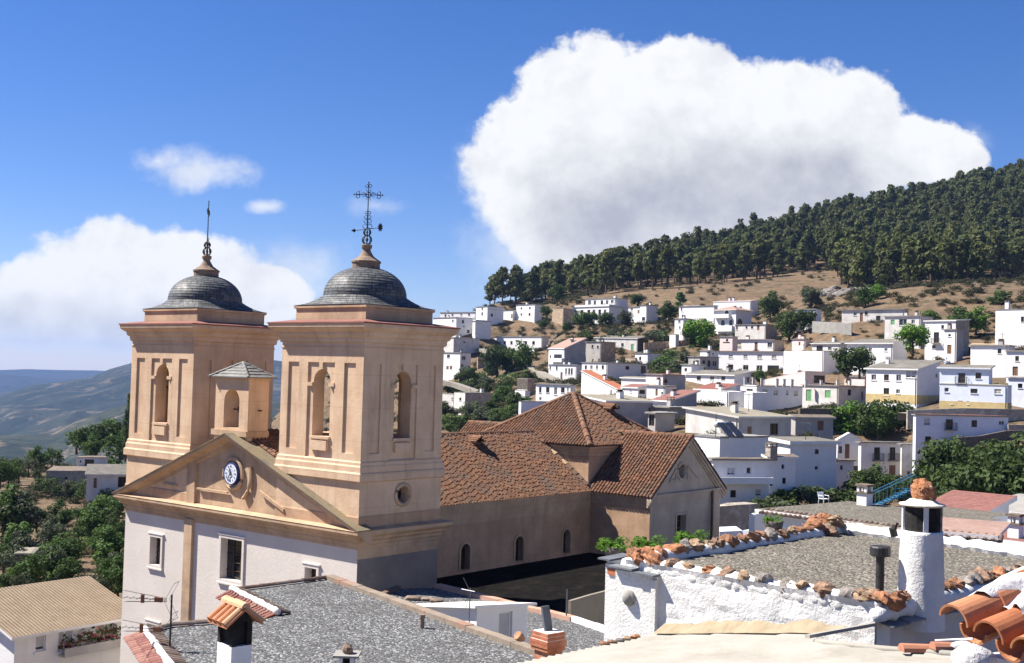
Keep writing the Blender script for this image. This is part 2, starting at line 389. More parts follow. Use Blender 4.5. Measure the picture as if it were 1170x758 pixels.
FACW = mat('pale facade whitewash', (0.63, 0.575, 0.525), (0.585, 0.53, 0.48), 0.5, 0.9, 0.01, 8, (0.52, 0.465, 0.41), 0.22, (0.5, 0.8), streak=((0.6, 0.53, 0.46), 0.35))
GREYBAND = mat('grey cement dado', (0.20, 0.18, 0.165), (0.16, 0.145, 0.135), 0.8, 0.9, 0.01, 8, (0.26, 0.24, 0.22), 0.4, (0.5, 0.75))
REDCAP = mat('red cornice tile', (0.26, 0.11, 0.085), (0.20, 0.085, 0.07), 2.0, 0.85)
MOSS = mat('mossy cornice top', (0.20, 0.16, 0.11), (0.20, 0.155, 0.085), 0.9, 0.95, 0.02, 8, (0.12, 0.11, 0.08), 0.8, (0.45, 0.65))
TIL = [mat('church tile ' + n, c, tuple(x * 0.72 for x in c), 5, 0.9, 0, c3=(0.12, 0.085, 0.062), s3=.8, a3=(0.45, 0.75)) for n, c in
       (('red', (0.205, 0.098, 0.055)), ('brown', (0.165, 0.083, 0.049)), ('orange', (0.235, 0.118, 0.066)), ('grey', (0.185, 0.112, 0.072)))]
UNDER = mat('dark channel terracotta', (0.15, 0.07, 0.045), (0.11, 0.055, 0.038), 4, 0.95)  # dark terracotta sheet under the barrel tiles
def slate_mat():
    m, q, p = new_mat('dome slate'); uv = q.n('ShaderNodeUVMap').outputs[0]
    br = q.n('ShaderNodeTexBrick'); q.L(uv, br.inputs['Vector']); br.inputs['Scale'].default_value = 1.0
    br.inputs['Brick Width'].default_value = 1.0; br.inputs['Row Height'].default_value = 1.0; br.inputs['Mortar Size'].default_value = 0.05
    br.inputs['Color1'].default_value = (0.05, 0.055, 0.06, 1); br.inputs['Color2'].default_value = (0.12, 0.125, 0.13, 1); br.inputs['Mortar'].default_value = (0.015, 0.015, 0.017, 1)
    v = coord(q, 'local')
    col = q.mix(q.mr(q.noise(v, 1.2, 6, 0.65), 0.5, 0.72, 0, 0.6), br.outputs[0], (0.17, 0.165, 0.15))
    q.L(col, p.inputs['Base Color'])
    q.L(q.mr(q.noise(v, 2.5, 4), 0.3, 0.7, 0.5, 0.75), p.inputs['Roughness']); p.inputs['Specular IOR Level'].default_value = 0.4
    bn = q.n('ShaderNodeBump'); bn.inputs['Strength'].default_value = 0.7; bn.inputs['Distance'].default_value = 0.02
    q.L(q.m('ADD', br.outputs[1], q.m('MULTIPLY', q.noise(v, 5, 3), -1.2)), bn.inputs['Height']); bn.invert = True
    q.L(bn.outputs[0], p.inputs['Normal'])
    return m
SLATE = slate_mat()
FINS = mat('brown finial stone', (0.26, 0.19, 0.14), (0.17, 0.12, 0.09), 3, 0.9, 0.02, 8)
CH0 = P(409.5, 600, 44.0); CHA = math.radians(50.19)
ES = Vector((math.cos(CHA), math.sin(CHA), 0)); EF = Vector((-math.sin(CHA), math.cos(CHA), 0))
GZ = -15.0
church = empty('church', (CH0.x, CH0.y, GZ), CHA, 'cream twin-towered church with slate domes and brown tiled nave and transept', 'church')
OFF = (0, 0, GZ)
def CB(mb, name, mats, parent=None, smooth=False):
    return mb.build(name, mats, parent or church, OFF, smooth)
def to_local(p):
    q = Vector(p) - Vector((CH0.x, CH0.y, 0)); return Vector((q.dot(ES), q.dot(EF), q.z))
CAML = to_local((0, 0, 0))
def church_window(parent, o, u, n, poly, depth, frame=0.12, cap=True, bars=True, fm=None, proud=0.06):
    """frame + dark leaded pane of one church window; poly in (u,z)"""
    o, u, n = Vector(o), Vector(u), Vector(n); z = Vector((0, 0, 1))
    fb = MB(); us = [p[0] for p in poly]; zs = [p[1] for p in poly]; u0, u1, z0, z1 = min(us), max(us), min(zs), max(zs)
    if len(poly) == 4:
        def bar(a, c, e, f, pr=proud): fb.obox(o + u * a + z * e + n * 0.002, u * (c - a), n * pr, z * (f - e))
        bar(u0 - frame, u0, z0 - frame, z1 + frame); bar(u1, u1 + frame, z0 - frame, z1 + frame)
        bar(u0, u1, z1, z1 + frame, proud * 0.98)
        bar(u0, u1, z0 - frame, z0, proud * 0.98)
        if cap:
            bar(u0 - frame - .05, u1 + frame + .05, z1 + frame, z1 + frame + 0.05, proud + .025); bar(u0 - frame - .05, u1 + frame + .05, z0 - frame - 0.06, z0 - frame, proud + .04)
    else:
        k = len(poly)
        for i in range(k):
            a, c = poly[i], poly[(i + 1) % k]
            if a[1] == z0 and c[1] == z0: continue
            cx = (u0 + u1) / 2; zc = z1 - (u1 - u0) / 2
            def out_(p):
                d = Vector((p[0] - cx, max(0, p[1] - zc))); d = d.normalized() if d.length else d; return (p[0] + d.x * frame if p[1] > zc else p[0] + math.copysign(frame, p[0] - cx), p[1] + d.y * frame)
            A, B_ = out_(a), out_(c)
            fb.prism([o + u * a[0] + z * a[1] + n * .002, o + u * c[0] + z * c[1] + n * .002, o + u * B_[0] + z * B_[1] + n * .002, o + u * A[0] + z * A[1] + n * .002], n * proud)
    wi = CB(fb, 'window', [fm or FACW], parent)
    pb = MB(); pb.poly([o + u * a + z * c - n * (depth * 0.85) for a, c in poly])
    if bars:
        for k in range(1, 3): a = u0 + (u1 - u0) * k / 3; pb.obox(o + u * (a - .015) + z * z0 - n * (depth * .82), u * .03, n * .03, z * (z1 - z0 - .05), 1)
        for k in range(1, 5): c = z0 + (z1 - z0) * k / 5; pb.obox(o + u * u0 + z * (c - .012) - n * (depth * .82), u * (u1 - u0), n * .025, z * .024, 1)
    CB(pb, 'pane', [GLASS, WOODD], wi)
# ---- facade
fw = MB()
FH = [rect(12.5, 13.3, -8.9, -7.69), rect(6.8, 8.2, -8.86, -7.17), rect(2.2, 2.87, -8.9, -7.72), rect(12.5, 13.3, -12.5, -11.5)]
fw.wall([(0, GZ - 1), (15.4, GZ - 1), (15.4, -6.55), (0, -6.55)], FH, (0, 0, 0), (0, 1, 0), (0, 0, 1), (-1, 0, 0), .35, 0)
fw.quad((0, 15.4, GZ - 1), (4.35, 15.4, GZ - 1), (4.35, 15.4, -6.5), (0, 15.4, -6.5), 0)
fw.quad((4.35, 0, GZ - 1), (4.35, 15.4, GZ - 1), (4.35, 15.4, -6.0), (4.35, 0, -6.0), 1)
fw.quad((0, 0, GZ - 1), (4.35, 0, GZ - 1), (4.35, 0, -7.1), (0, 0, -7.1), 2)
fw.quad((0, 0, -7.1), (4.35, 0, -7.1), (4.35, 0, -6.5), (0, 0, -6.5), 1)
facade = CB(fw, 'facade_wall', [FACW, CREAM2, GREYBAND])
for h, c in zip(FH, (True, True, True, True)):
    church_window(facade, (0, 0, 0), (0, 1, 0), (-1, 0, 0), h, .35, .13, c)
pl = MB(); pl.box(-.14, -.002, 10.15, 10.7, GZ - 1, -6.63); CB(pl, 'pilaster', [CREAM2])
co = MB(); co.sqprof(0, 4.35, 0, 15.4, [(0, -6.75), (.03, -6.73), (.03, -6.6), (.09, -6.55), (.09, -6.45), (.2, -6.36), (.22, -6.28), (.36, -6.2), (.42, -6.13), (.42, -6.02), (.44, -6.0), (.0, -5.93)])
CB(co, 'cornice', [CREAM2])
AY, AZ_, EY, EZ = 7.7, -2.82, -.43, -5.97
RS = (AZ_ - EZ) / (AY - EY)
ty = MB(); ty.wall([(0, -6.1), (15.4, -6.1), (15.4, EZ + RS * .43 - .2), (AY, AZ_ - .2), (0, EZ + RS * .43 - .2)], [], (.03, 0, 0), (0, 1, 0), (0, 0, 1), (-1, 0, 0), .3, 0)
ty.box(-.10, .028, 10.12, 10.68, -6.0, -4.1, 0)
# scrolled raised mouldings of the tympanum
for y, z, dy, dz, wd in ((5.75, -5.0, -1.55, -.62, .12), (12.4, -5.25, -.95, 0.0, .07), (9.95, -5.25, -2.1, 0, .07)):
    ty.prism([(-.02, y, z), (-.02, y + dy, z + dz), (-.02, y + dy, z + dz - wd), (-.02, y, z - wd)], (-.10, 0, 0), 0)
ty.torus((-.02, 7.6, -4.48), (1, 0, 0), .62, .09, 24, 6, 0)
ty.tube([(-.05, 7.58 - 1.2 * math.cos(t), -4.5 + 1.2 * math.sin(t)) for t in [math.radians(18 - 7 * k) for k in range(11)]], .075, 6)
CB(ty, 'tympanum', [CREAM2])
for sgn in (1, -1):
    rk = MB(); yy_ = (lambda y: y) if sgn == 1 else (lambda y: 2 * AY - y)
    sec = [(.3, -.5), (.03, -.5), (-.08, -.44), (-.08, -.34), (-.28, -.22), (-.40, -.14), (-.42, -.03)]
    rk.prism([(x, yy_(EY), EZ + d) for x, d in sec] + [(.3, yy_(EY), EZ - .03)], (0, (AY - EY) * sgn, AZ_ - EZ), 0)
    rk.prism([(.32, yy_(EY - .03), EZ - .028), (-.46, yy_(EY - .03), EZ - .028), (-.46, yy_(EY - .03), EZ + .012), (.32, yy_(EY - .03), EZ + .02)], (0, (AY - EY + .03) * sgn, AZ_ - EZ), 1)
    CB(rk, 'raking_cornice', [CREAM2, MOSS])
gr = MB()
for sgn in (1, -1):
    y1 = 4.78 if sgn == 1 else 10.62
    gr.quad((.3, AY, AZ_ + .02), (.3, y1, AZ_ + RS * -abs(AY - y1) + .02), (4.7, y1, AZ_ + RS * -abs(AY - y1) + .02), (4.7, AY, AZ_ + .02), 4)
    du = Vector((1, 0, 0)); dv = Vector((0, sgn, RS)).normalized(); L = abs(AY - y1) * math.hypot(1, RS)
    tiles(gr, (.33, y1, AZ_ - RS * abs(AY - y1) + .02), du, dv, [(0, 0), (4.3, 0), (4.3, L), (0, L)])
CB(gr, 'gable_roof', TIL + [UNDER])
# ---- clock
cl = MB(); cc = Vector((-.06, 7.58, -4.48))
def ring(mb, c, r0, r1, x, m, n=32):
    for i in range(n):
        a, d = 2 * math.pi * i / n, 2 * math.pi * (i + 1) / n
        f = lambda r, t: (c.x - x, c.y - r * math.sin(t), c.z + r * math.cos(t))
        cl.quad(f(r0, a), f(r1, a), f(r1, d), f(r0, d), m)
ring(cl, cc, 0, .425, .10, 0); ring(cl, cc, .425, .46, .115, 1); ring(cl, cc, .17, .185, .104, 1)
for i in range(32):
    a, d = 2 * math.pi * i / 32, 2 * math.pi * (i + 1) / 32
    cl.quad((cc.x - .115, cc.y - .46 * math.sin(a), cc.z + .46 * math.cos(a)), (cc.x - .115, cc.y - .46 * math.sin(d), cc.z + .46 * math.cos(d)),
            (cc.x + .1, cc.y - .46 * math.sin(d), cc.z + .46 * math.cos(d)), (cc.x + .1, cc.y - .46 * math.sin(a), cc.z + .46 * math.cos(a)), 1)
ROM = ['XII', 'I', 'II', 'III', 'IV', 'V', 'VI', 'VII', 'VIII', 'IX', 'X', 'XI']
def cstroke(t, r, s0, r0, s1, r1, wd=.008, x=.107):
    er = Vector((0, -math.sin(t), math.cos(t))); et = Vector((0, -math.cos(t), -math.sin(t)))
    a = Vector((cc.x - x, cc.y, cc.z)) + er * (r + r0) + et * s0; d = Vector((cc.x - x, cc.y, cc.z)) + er * (r + r1) + et * s1
    n = (d - a).normalized(); sd = n.cross(Vector((1, 0, 0))) * wd
    cl.quad(a - sd, d - sd, d + sd, a + sd, 1)
for i, s in enumerate(ROM):
    t = 2 * math.pi * i / 12; wds = {'I': .028, 'V': .05, 'X': .05}; W = sum(wds[c] for c in s); p0 = -W / 2
    for c in s:
        w0 = wds[c]; m0 = p0 + w0 / 2
        if c == 'I': cstroke(t, .3, m0, -.05, m0, .05, .009)
        elif c == 'V': cstroke(t, .3, p0 + .006, .05, m0, -.05); cstroke(t, .3, p0 + w0 - .006, .05, m0, -.05)
        else: cstroke(t, .3, p0 + .006, .05, p0 + w0 - .006, -.05); cstroke(t, .3, p0 + w0 - .006, .05, p0 + .006, -.05)
        p0 += w0
BLUEC = mat('clock blue', (0.03, 0.05, 0.16), (0.025, 0.04, 0.13), 4, 0.5)
CLW = mat('clock enamel white', (0.74, 0.78, 0.84), (0.70, 0.74, 0.80), 4, 0.35)
clock = CB(cl, 'clock', [CLW, BLUEC])
for ang, ln, wd in ((2 * math.pi * 11.58 / 12, .24, .035), (2 * math.pi * 35 / 60, .34, .022)):
    hb = MB(); er = Vector((0, -math.sin(ang), math.cos(ang))); et = Vector((0, -math.cos(ang), -math.sin(ang)))
    o = Vector((cc.x - .125, cc.y, cc.z)); hb.prism([o - er * .07 - et * wd, o - er * .07 + et * wd, o + er * ln * .7 + et * wd * .9, o + er * ln, o + er * ln * .7 - et * wd * .9], (-.012, 0, 0))
    CB(hb, 'clock_hand', [IRON], clock)
# ---- bell towers
TX = 4.35
def tower(y0, y1, cross_dir):
    W = y1 - y0; cy = (y0 + y1) / 2; b = MB(); t = .07
    faces = [((t, y0, 0), (0, 1, 0), (-1, 0, 0), W, 0), ((0, y0 + t, 0), (1, 0, 0), (0, -1, 0), TX, 1),
             ((TX - t, y0, 0), (0, 1, 0), (1, 0, 0), W, 0), ((0, y1 - t, 0), (1, 0, 0), (0, 1, 0), TX, 1)]
    z = Vector((0, 0, 1))
    for o, u, n, L, side in faces:
        o, u, n = Vector(o), Vector(u), Vector(n); c = L / 2; hw = .5 if not side else .45
        a0, a1 = (t, L - t) if side else (t, L - t)
        b.wall(rect(a0, a1, -3.5, .78), [arch(c - hw, c + hw, -2.65, -.07, 10)], o, u, z, n, .55, 0, back=True)
        s0, s1 = (t, L - t) if side else (0, L)
        def strip(a, d, e, f, p=t - .002): b.obox(o + u * a + z * e + n * .002, u * (d - a), n * p, z * (f - e), 0)
        strip(s0, .42, -3.47, .2); strip(L - .42, s1, -3.47, .2)
        k = 1.06 if not side else .94
        strip(k, c - .78 if not side else c - .72, -3.47, .2); strip(c + .78 if not side else c + .72, L - k, -3.47, .2)
        strip(s0, s1, .2, .75)
        strip(.42, k, -3.47, -3.2); strip(L - k, L - .42, -3.47, -3.2)
        strip(c - .1, c + .1, -.06, .2, t + .02)
        iw = .78 if not side else .72
        strip(c - iw, c - hw + .03, -.72, -.58, t + .03); strip(c + hw - .03, c + iw, -.72, -.58, t + .03)
        strip(c - hw + .02, c + hw - .02, -3.18, -2.82, t + .06)
        strip(c - hw - .06, c + hw + .06, -2.75, -2.65, t + .02)
    b.box(.5, TX - .5, y0 + .5, y1 - .5, -2.9, -2.72, 0); b.box(.2, TX - .2, y0 + .2, y1 - .2, .6, .74, 0)
    b.sqprof(0, TX, y0, y1, [(-.1, -3.46), (.0, -3.47), (.05, -3.52), (.05, -3.62), (.09, -3.68), (.09, -3.88), (.15, -3.93), (.15, -4.2), (.03, -4.27)])
    oh = [(TX / 2 + .06 + .3 * math.cos(a), -4.82 + .33 * math.sin(a)) for a in [2 * math.pi * i / 20 for i in range(20)]]
    b.quad((-.03, y0 - .03, -6.05), (-.03, y1 + .03, -6.05), (-.03, y1 + .03, -4.25), (-.03, y0 - .03, -4.25), 0)
    b.wall(rect(-.03, TX + .03, -6.05, -4.25), [oh], (0, y0 - .03, 0), (1, 0, 0), z, (0, -1, 0), .45, 0)
    b.quad((-.03, y1 + .03, -6.05), (TX + .03, y1 + .03, -6.05), (TX + .03, y1 + .03, -4.25), (-.03, y1 + .03, -4.25), 0)
    b.quad((TX + .03, y0 - .03, -6.05), (TX + .03, y1 + .03, -6.05), (TX + .03, y1 + .03, -4.25), (TX + .03, y0 - .03, -4.25), 0)
    b.sqprof(0, TX, y0, y1, [(.06, -6.0), (.06, -5.55), (.03, -5.5)], 3)
    b.sqprof(0, TX, y0, y1, [(0, .74), (.03, .75), (.03, .8), (.0, .82), (.0, .95), (.07, .98), (.09, 1.08), (.09, 1.16), (.17, 1.22), (.2, 1.3), (.2, 1.36), (.32, 1.44), (.4, 1.52), (.42, 1.56), (.42, 1.68)], 0)
    b.sqprof(0, TX, y0, y1, [(.42, 1.68), (.46, 1.69), (.46, 1.74), (-.3, 1.87)], 1)
    b.sqprof(0, TX, y0, y1, [(-.35, 1.84), (-.35, 2.3), (-.28, 2.34), (-.28, 2.43), (-.6, 2.45)], 2)
    tw = CB(b, 'bell_tower', [CREAM, REDCAP, CREAM2, NAVEP])
    ob = MB(); ob.torus((TX / 2 + .06, y0 - .04, -4.82), (0, 1, 0), .39, .09, 24, 6); CB(ob, 'oculus_surround', [CREAM2], tw, True)
    op = MB(); op.poly([(x, y0 + .36, q) for x, q in oh]); CB(op, 'oculus_pane', [GLASS], tw)
    # dome: square skirt swept into a round slate dome, laid in courses
    d = MB(); cx = TX / 2; N = 72; prof = []
    for k in range(7):                                             # skirt
        f = k / 6; prof.append((f ** .6, 2.04 + (1.66 - 2.04) * f ** .75 if False else None, 2.45 + .42 * f ** 1.5, f))
    rings = []
    for f, _, zz, lin in prof:
        r = []
        for i in range(N):
            a = 2 * math.pi * i / N + math.pi / 4; ca, sa = math.cos(a), math.sin(a)
            sq = 1 / max(abs(ca), abs(sa)); hx, hy = cx - .27, W / 2 - .27
            px, py = ca * sq * hx, sa * sq * hy; qx, qy = ca * 1.66, sa * 1.66
            g = lin ** .8; r.append((cx + px * (1 - g) + qx * g, cy + py * (1 - g) + qy * g, zz))
        rings.append(r)
    for k in range(1, 15):
        th = math.radians(84) * k / 14
        rr, zz = 1.66 * math.cos(th) ** .92, 2.87 + 1.2 * math.sin(th)
        rings.append([(cx + rr * math.cos(2 * math.pi * i / N + math.pi / 4), cy + rr * math.sin(2 * math.pi * i / N + math.pi / 4), zz) for i in range(N)])
    uvs = []
    for k in range(len(rings) - 1):
        lo = [(cx + (x - cx) * 1.005, cy + (y - cy) * 1.005, q + .006) for x, y, q in rings[k]]
        o = len(d.v); d.v += lo + rings[k + 1] + rings[k]
        n_b = max(8, int(round(44 * (abs(rings[k][0][0] - cx) + .2) / 1.8)))
        for i in range(N):
            j = (i + 1) % N
            d.f.append((o + i, o + j, o + N + j, o + N + i)); d.m.append(0); uvs += [(n_b * i / N, k), (n_b * (i + 1) / N, k), (n_b * (i + 1) / N, k + .98), (n_b * i / N, k + .98)]
            d.f.append((o + 2 * N + i, o + 2 * N + j, o + j, o + i)); d.m.append(0); uvs += [(0, 0)] * 4
    dm = CB(d, 'dome', [SLATE], tw)
    ul = dm.data.uv_layers.new(name='UVMap'); ul.data.foreach_set('uv', [c for p in uvs for c in p])
    f = MB(); f.lathe(cx, cy, [(.56, 3.92), (.56, 4.22), (.6, 4.24), (.6, 4.3), (.5, 4.36), (.3, 4.5), (.19, 4.68), (.15, 4.78), (.21, 4.84), (.22, 4.95), (.16, 4.99)], 20)
    CB(f, 'finial', [FINS], tw, False)
    # wrought iron: two open globes, vane, ornate cross
    c = MB(); D = Vector(cross_dir).normalized(); z0 = 4.97
    ax = lambda h: Vector((cx, cy, z0 + h))
    for h, r in ((.2, .19), (.5, .145)):
        for k in range(4):
            a = math.pi * k / 4; c.torus(ax(h), (math.cos(a), math.sin(a), 0), r, .022, 14, 4)
        c.ball(ax(h), r * .35, 6, 4)
    c.tube([ax(0), ax(2.5)], [.03, .018], 6)
    for h, r in ((.75, .11), (.95, .09), (1.12, .08), (1.3, .07)):
        for sg in (-1, 1): c.torus(ax(h) + D * (sg * r * .9), D.cross(Vector((0, 0, 1))), r * .8, .013, 10, 4)
    hb = 2.02
    c.tube([ax(hb) - D * .56, ax(hb) + D * .56], .018, 5)
    for sg in (-1, 1):
        e = ax(hb) + D * (sg * .42)
        for q in (-1, 1): c.torus(e + Vector((0, 0, q * .075)), D.cross(Vector((0, 0, 1))), .07, .014, 10, 4)
        c.ball(ax(hb) + D * (sg * .57), .035, 6, 4)
        c.tube([ax(hb) + D * (sg * .12) + Vector((0, 0, .12)), ax(hb) + D * (sg * .3) + Vector((0, 0, .04))], .012, 4)
    for q in (-1, 1): c.torus(ax(hb + .36) + D * (q * .07), D.cross(Vector((0, 0, 1))), .06, .013, 10, 4)
    for k in range(8):
        a = math.pi / 8 + math.pi * k / 4; e = D * math.cos(a) + Vector((0, 0, math.sin(a))); c.tube([ax(hb) + e * .08, ax(hb) + e * .27], [.014, .006], 4)
    c.torus(ax(hb), D.cross(Vector((0, 0, 1))), .11, .014, 12, 4); c.ball(ax(2.52), .035, 6, 4)
    CB(c, 'iron_cross', [IRON], tw)
    v = MB(); VD = Vector(cross_dir).normalized(); h = .62
    v.tube([ax(h - .06) - VD * .52, ax(h + .08) + VD * .46], .014, 5)
    e = ax(h - .06) - VD * .55; s = VD.cross(Vector((0, 0, 1))); u3 = Vector((0, 0, 1))
    v.prism([e - VD * .1, e + u3 * .08 + VD * .04, e + VD * .1, e - u3 * .08 + VD * .04], s * .012)
    e = ax(h + .1) + VD * .52
    v.prism([e + (VD * math.cos(k * math.pi / 10) * .8 + u3 * math.sin(k * math.pi / 10) * 1.35) * (.15 if k % 2 else .09) for k in range(20)], s * .014)
    CB(v, 'weather_vane', [IRON], tw)
    return tw
vx = Vector((math.cos(-CHA), math.sin(-CHA), 0)); vy = Vector((-math.sin(-CHA), math.cos(-CHA), 0))   # world x, y in church axes
tower(0, 4.74, vx); tower(10.66, 15.4, (vy + vx * -.16).normalized())
# bells
BRZ = mat('grey bronze bell', (0.42, 0.43, 0.42), (0.30, 0.32, 0.31), 4, 0.45, metal=0.3)
def bell(x, y, z, r, label):
    root = empty('bell', tuple(Vector((CH0.x, CH0.y, 0)) + ES * x + EF * y + Vector((0, 0, z))), CHA, label, 'bell')
    b = MB(); b.lathe(0, 0, [(r, 0), (r * .93, .12 * r), (r * .72, .5 * r), (r * .6, 1.1 * r), (r * .52, 1.5 * r), (r * .3, 1.65 * r), (.03, 1.7 * r)], 18, cap=False); b.build('bell_body', [BRZ], root, smooth=True)
    c = MB(); c.tube([(0, 0, .9 * r), (0, 0, -.1 * r)], .02, 5); c.ball((0, 0, -.05 * r), .06, 8, 5); c.build('clapper', [IRON], root)
    y_ = MB(); y_.box(-.07, .07, -r * 1.1, r * 1.1, 1.68 * r, 1.68 * r + .22); y_.tube([(0, -1.3, 1.68 * r + .1), (0, 1.3, 1.68 * r + .1)], .035, 6); y_.build('yoke', [WOODD], root)
bell(.75, 12.72, -1.75, .33, 'grey bronze bell hanging in the arched front opening of the farther bell tower')
bell(.62, 7.98, -2.3, .2, 'small bell inside the little bell turret on top of the church pediment')
# ---- bell turret over the gable
b = MB(); TZ = -.52
y0, y1, x0, x1 = 6.92, 9.14, .1, 1.15
b.wall(rect(y0, y1, -3.2, TZ), [arch(7.5, 8.54, -2.62, -1.0, 10)], (x0, 0, 0), (0, 1, 0), (0, 0, 1), (-1, 0, 0), x1 - x0, 0)
b.wall(rect(y0, y1, -3.2, TZ), [arch(7.5, 8.54, -2.62, -1.0, 10)], (x1, 0, 0), (0, 1, 0), (0, 0, 1), (1, 0, 0), .001, 0)
b.quad((x0, y0, -4), (x1, y0, -4), (x1, y0, TZ), (x0, y0, TZ)); b.quad((x0, y1, -4), (x1, y1, -4), (x1, y1, TZ), (x0, y1, TZ))
b.sqprof(x0, x1, y0, y1, [(0, TZ - .12), (.05, TZ - .1), (.05, TZ)], 0)
b.box(x0 - .12, x1, y0 - .08, y1 + .08, -2.95, -2.72, 1)
turret = CB(b, 'bell_turret', [CREAM, CREAM2])
r = MB(); ap = Vector(((x0 + x1) / 2, (y0 + y1) / 2, .1)); E = .2
cn = [(x0 - E, y0 - E, TZ), (x1 + E, y0 - E, TZ), (x1 + E, y1 + E, TZ), (x0 - E, y1 + E, TZ)]
for i in range(4):
    a, d = Vector(cn[i]), Vector(cn[(i + 1) % 4])
    for k in range(5):                                             # overlapping slate courses
        f0, f1 = k / 5, (k + 1) / 5; up = Vector((0, 0, .03))
        r.quad(a.lerp(ap, f0) + up * 1.5, d.lerp(ap, f0) + up * 1.5, d.lerp(ap, f1) + up * .3, a.lerp(ap, f1) + up * .3, 0)
        r.quad(a.lerp(ap, f0) + up * 1.5, d.lerp(ap, f0) + up * 1.5, d.lerp(ap, f0), a.lerp(ap, f0), 0)
    ridge_tiles(r, a + Vector((0, 0, .04)), ap + Vector((0, 0, .03)), .07, .3, 1)
r.poly(cn, 0)
for i in range(len(r.f) - 1): pass
TSL = mat('pale slate slab', (0.19, 0.19, 0.175), (0.12, 0.12, 0.115), 4, 0.6, 0.01, 10)
CB(r, 'turret_roof', [TSL], turret)
# ---- nave
NY0, NY1, NE, NR, NYC = 3.85, 11.65, -5.97, -3.25, 7.75
b = MB(); NH = [arch(x - .31, x + .31, -9.1, -7.9, 8) for x in (10.3, 14.2, 18.0)]
b.wall(rect(4.35, 20.0, GZ - 1, NE - .02), NH, (0, NY0, 0), (1, 0, 0), (0, 0, 1), (0, -1, 0), .35, 0)
b.quad((4.35, NY1, GZ - 1), (20, NY1, GZ - 1), (20, NY1, NE), (4.35, NY1, NE))
for d, z0, z1 in ((.22, -6.12, -5.99), (.13, -6.34, -6.12), (.06, -6.62, -6.34), (.03, -6.98, -6.62)):
    b.box(4.36, 20.0, NY0 - d, NY0 + .01, z0, z1, 1)
nave = CB(b, 'nave_wall', [NAVEP, CREAM2])
for h in NH: church_window(nave, (0, NY0, 0), (1, 0, 0), (0, -1, 0), h, .35, .12, False, True, CREAM2, .04)
SL = (NR - NE) / (NYC - NY0)
def slope(name, o, u, v, poly, parent=None, mats=None, und=True, **k):
    m = MB(); o, u, v = Vector(o), Vector(u).normalized(), Vector(v).normalized()
    m.poly([o + u * a + v * c for a, c in poly], 4)
    tiles(m, o, u, v, poly, **k)
    return CB(m, name, TIL + [UNDER], parent)
LV = (NYC - NY0 + .22) * math.hypot(1, SL)
nroof = slope('nave_roof', (4.4, NY0 - .22, NE - .22 * SL + .06), (1, 0, 0), (0, 1, SL), [(0, 0), (15.45, 0), (16.2, .9), (16.2, LV), (0, LV)])
m = MB(); m.quad((4.4, NY1 + .2, NE - .1), (20, NY1 + .2, NE - .1), (20, NYC, NR + .05), (4.4, NYC, NR + .05), 4); ridge_tiles(m, (4.4, NYC, NR + .06), (20.0, NYC, NR + .06), .15, .42); CB(m, 'roof_ridge', TIL + [UNDER], nroof)
# ---- crossing drum and pyramid roof
DX0, DX1, DY0, DY1, DE, AP = 19.98, 27.02, 4.02, 11.48, -3.72, Vector((23.5, 7.75, -1.12))
b = MB(); b.box(DX0, DX1, DY0, DY1, -7, DE - .05, 0)
b.sqprof(DX0, DX1, DY0, DY1, [(.002, -4.3), (.04, -4.27), (.04, -4.12), (.1, -4.05), (.1, -3.92), (.17, -3.86), (.17, -3.76), (-.2, -3.75)], 1)
drum = CB(b, 'crossing_drum', [NAVEP, CREAM2])
m = MB(); cn = [Vector((DX0 - .28, DY0 - .28, DE)), Vector((DX1 + .28, DY0 - .28, DE)), Vector((DX1 + .28, DY1 + .28, DE)), Vector((DX0 - .28, DY1 + .28, DE))]
for i in range(4):
    a, d = cn[i], cn[(i + 1) % 4]; u = (d - a).normalized(); mid = (a + d) / 2; v = (AP - mid).normalized(); L = (d - a).length; H = (AP - mid).length
    m.poly([a, d, AP], 4)
    if i in (0, 3): tiles(m, a, u, v, [(0, 0), (L, 0), (L / 2, H)])
    ridge_tiles(m, a + Vector((0, 0, .06)), AP + Vector((0, 0, .06)), .16, .42, 3)
croof = CB(m, 'crossing_roof', TIL + [UNDER])
m = MB(); zr = lambda y: NE + SL * (y - NY0) + .12
ridge_tiles(m, (DX0 - .16, NY0 + .1, zr(NY0 + .1)), (DX0 - .16, 7.1, zr(7.1)), .18, .4, 3); CB(m, 'flashing', [MATS['church tile orange'], MATS['church tile grey'], CREAM2], nroof)
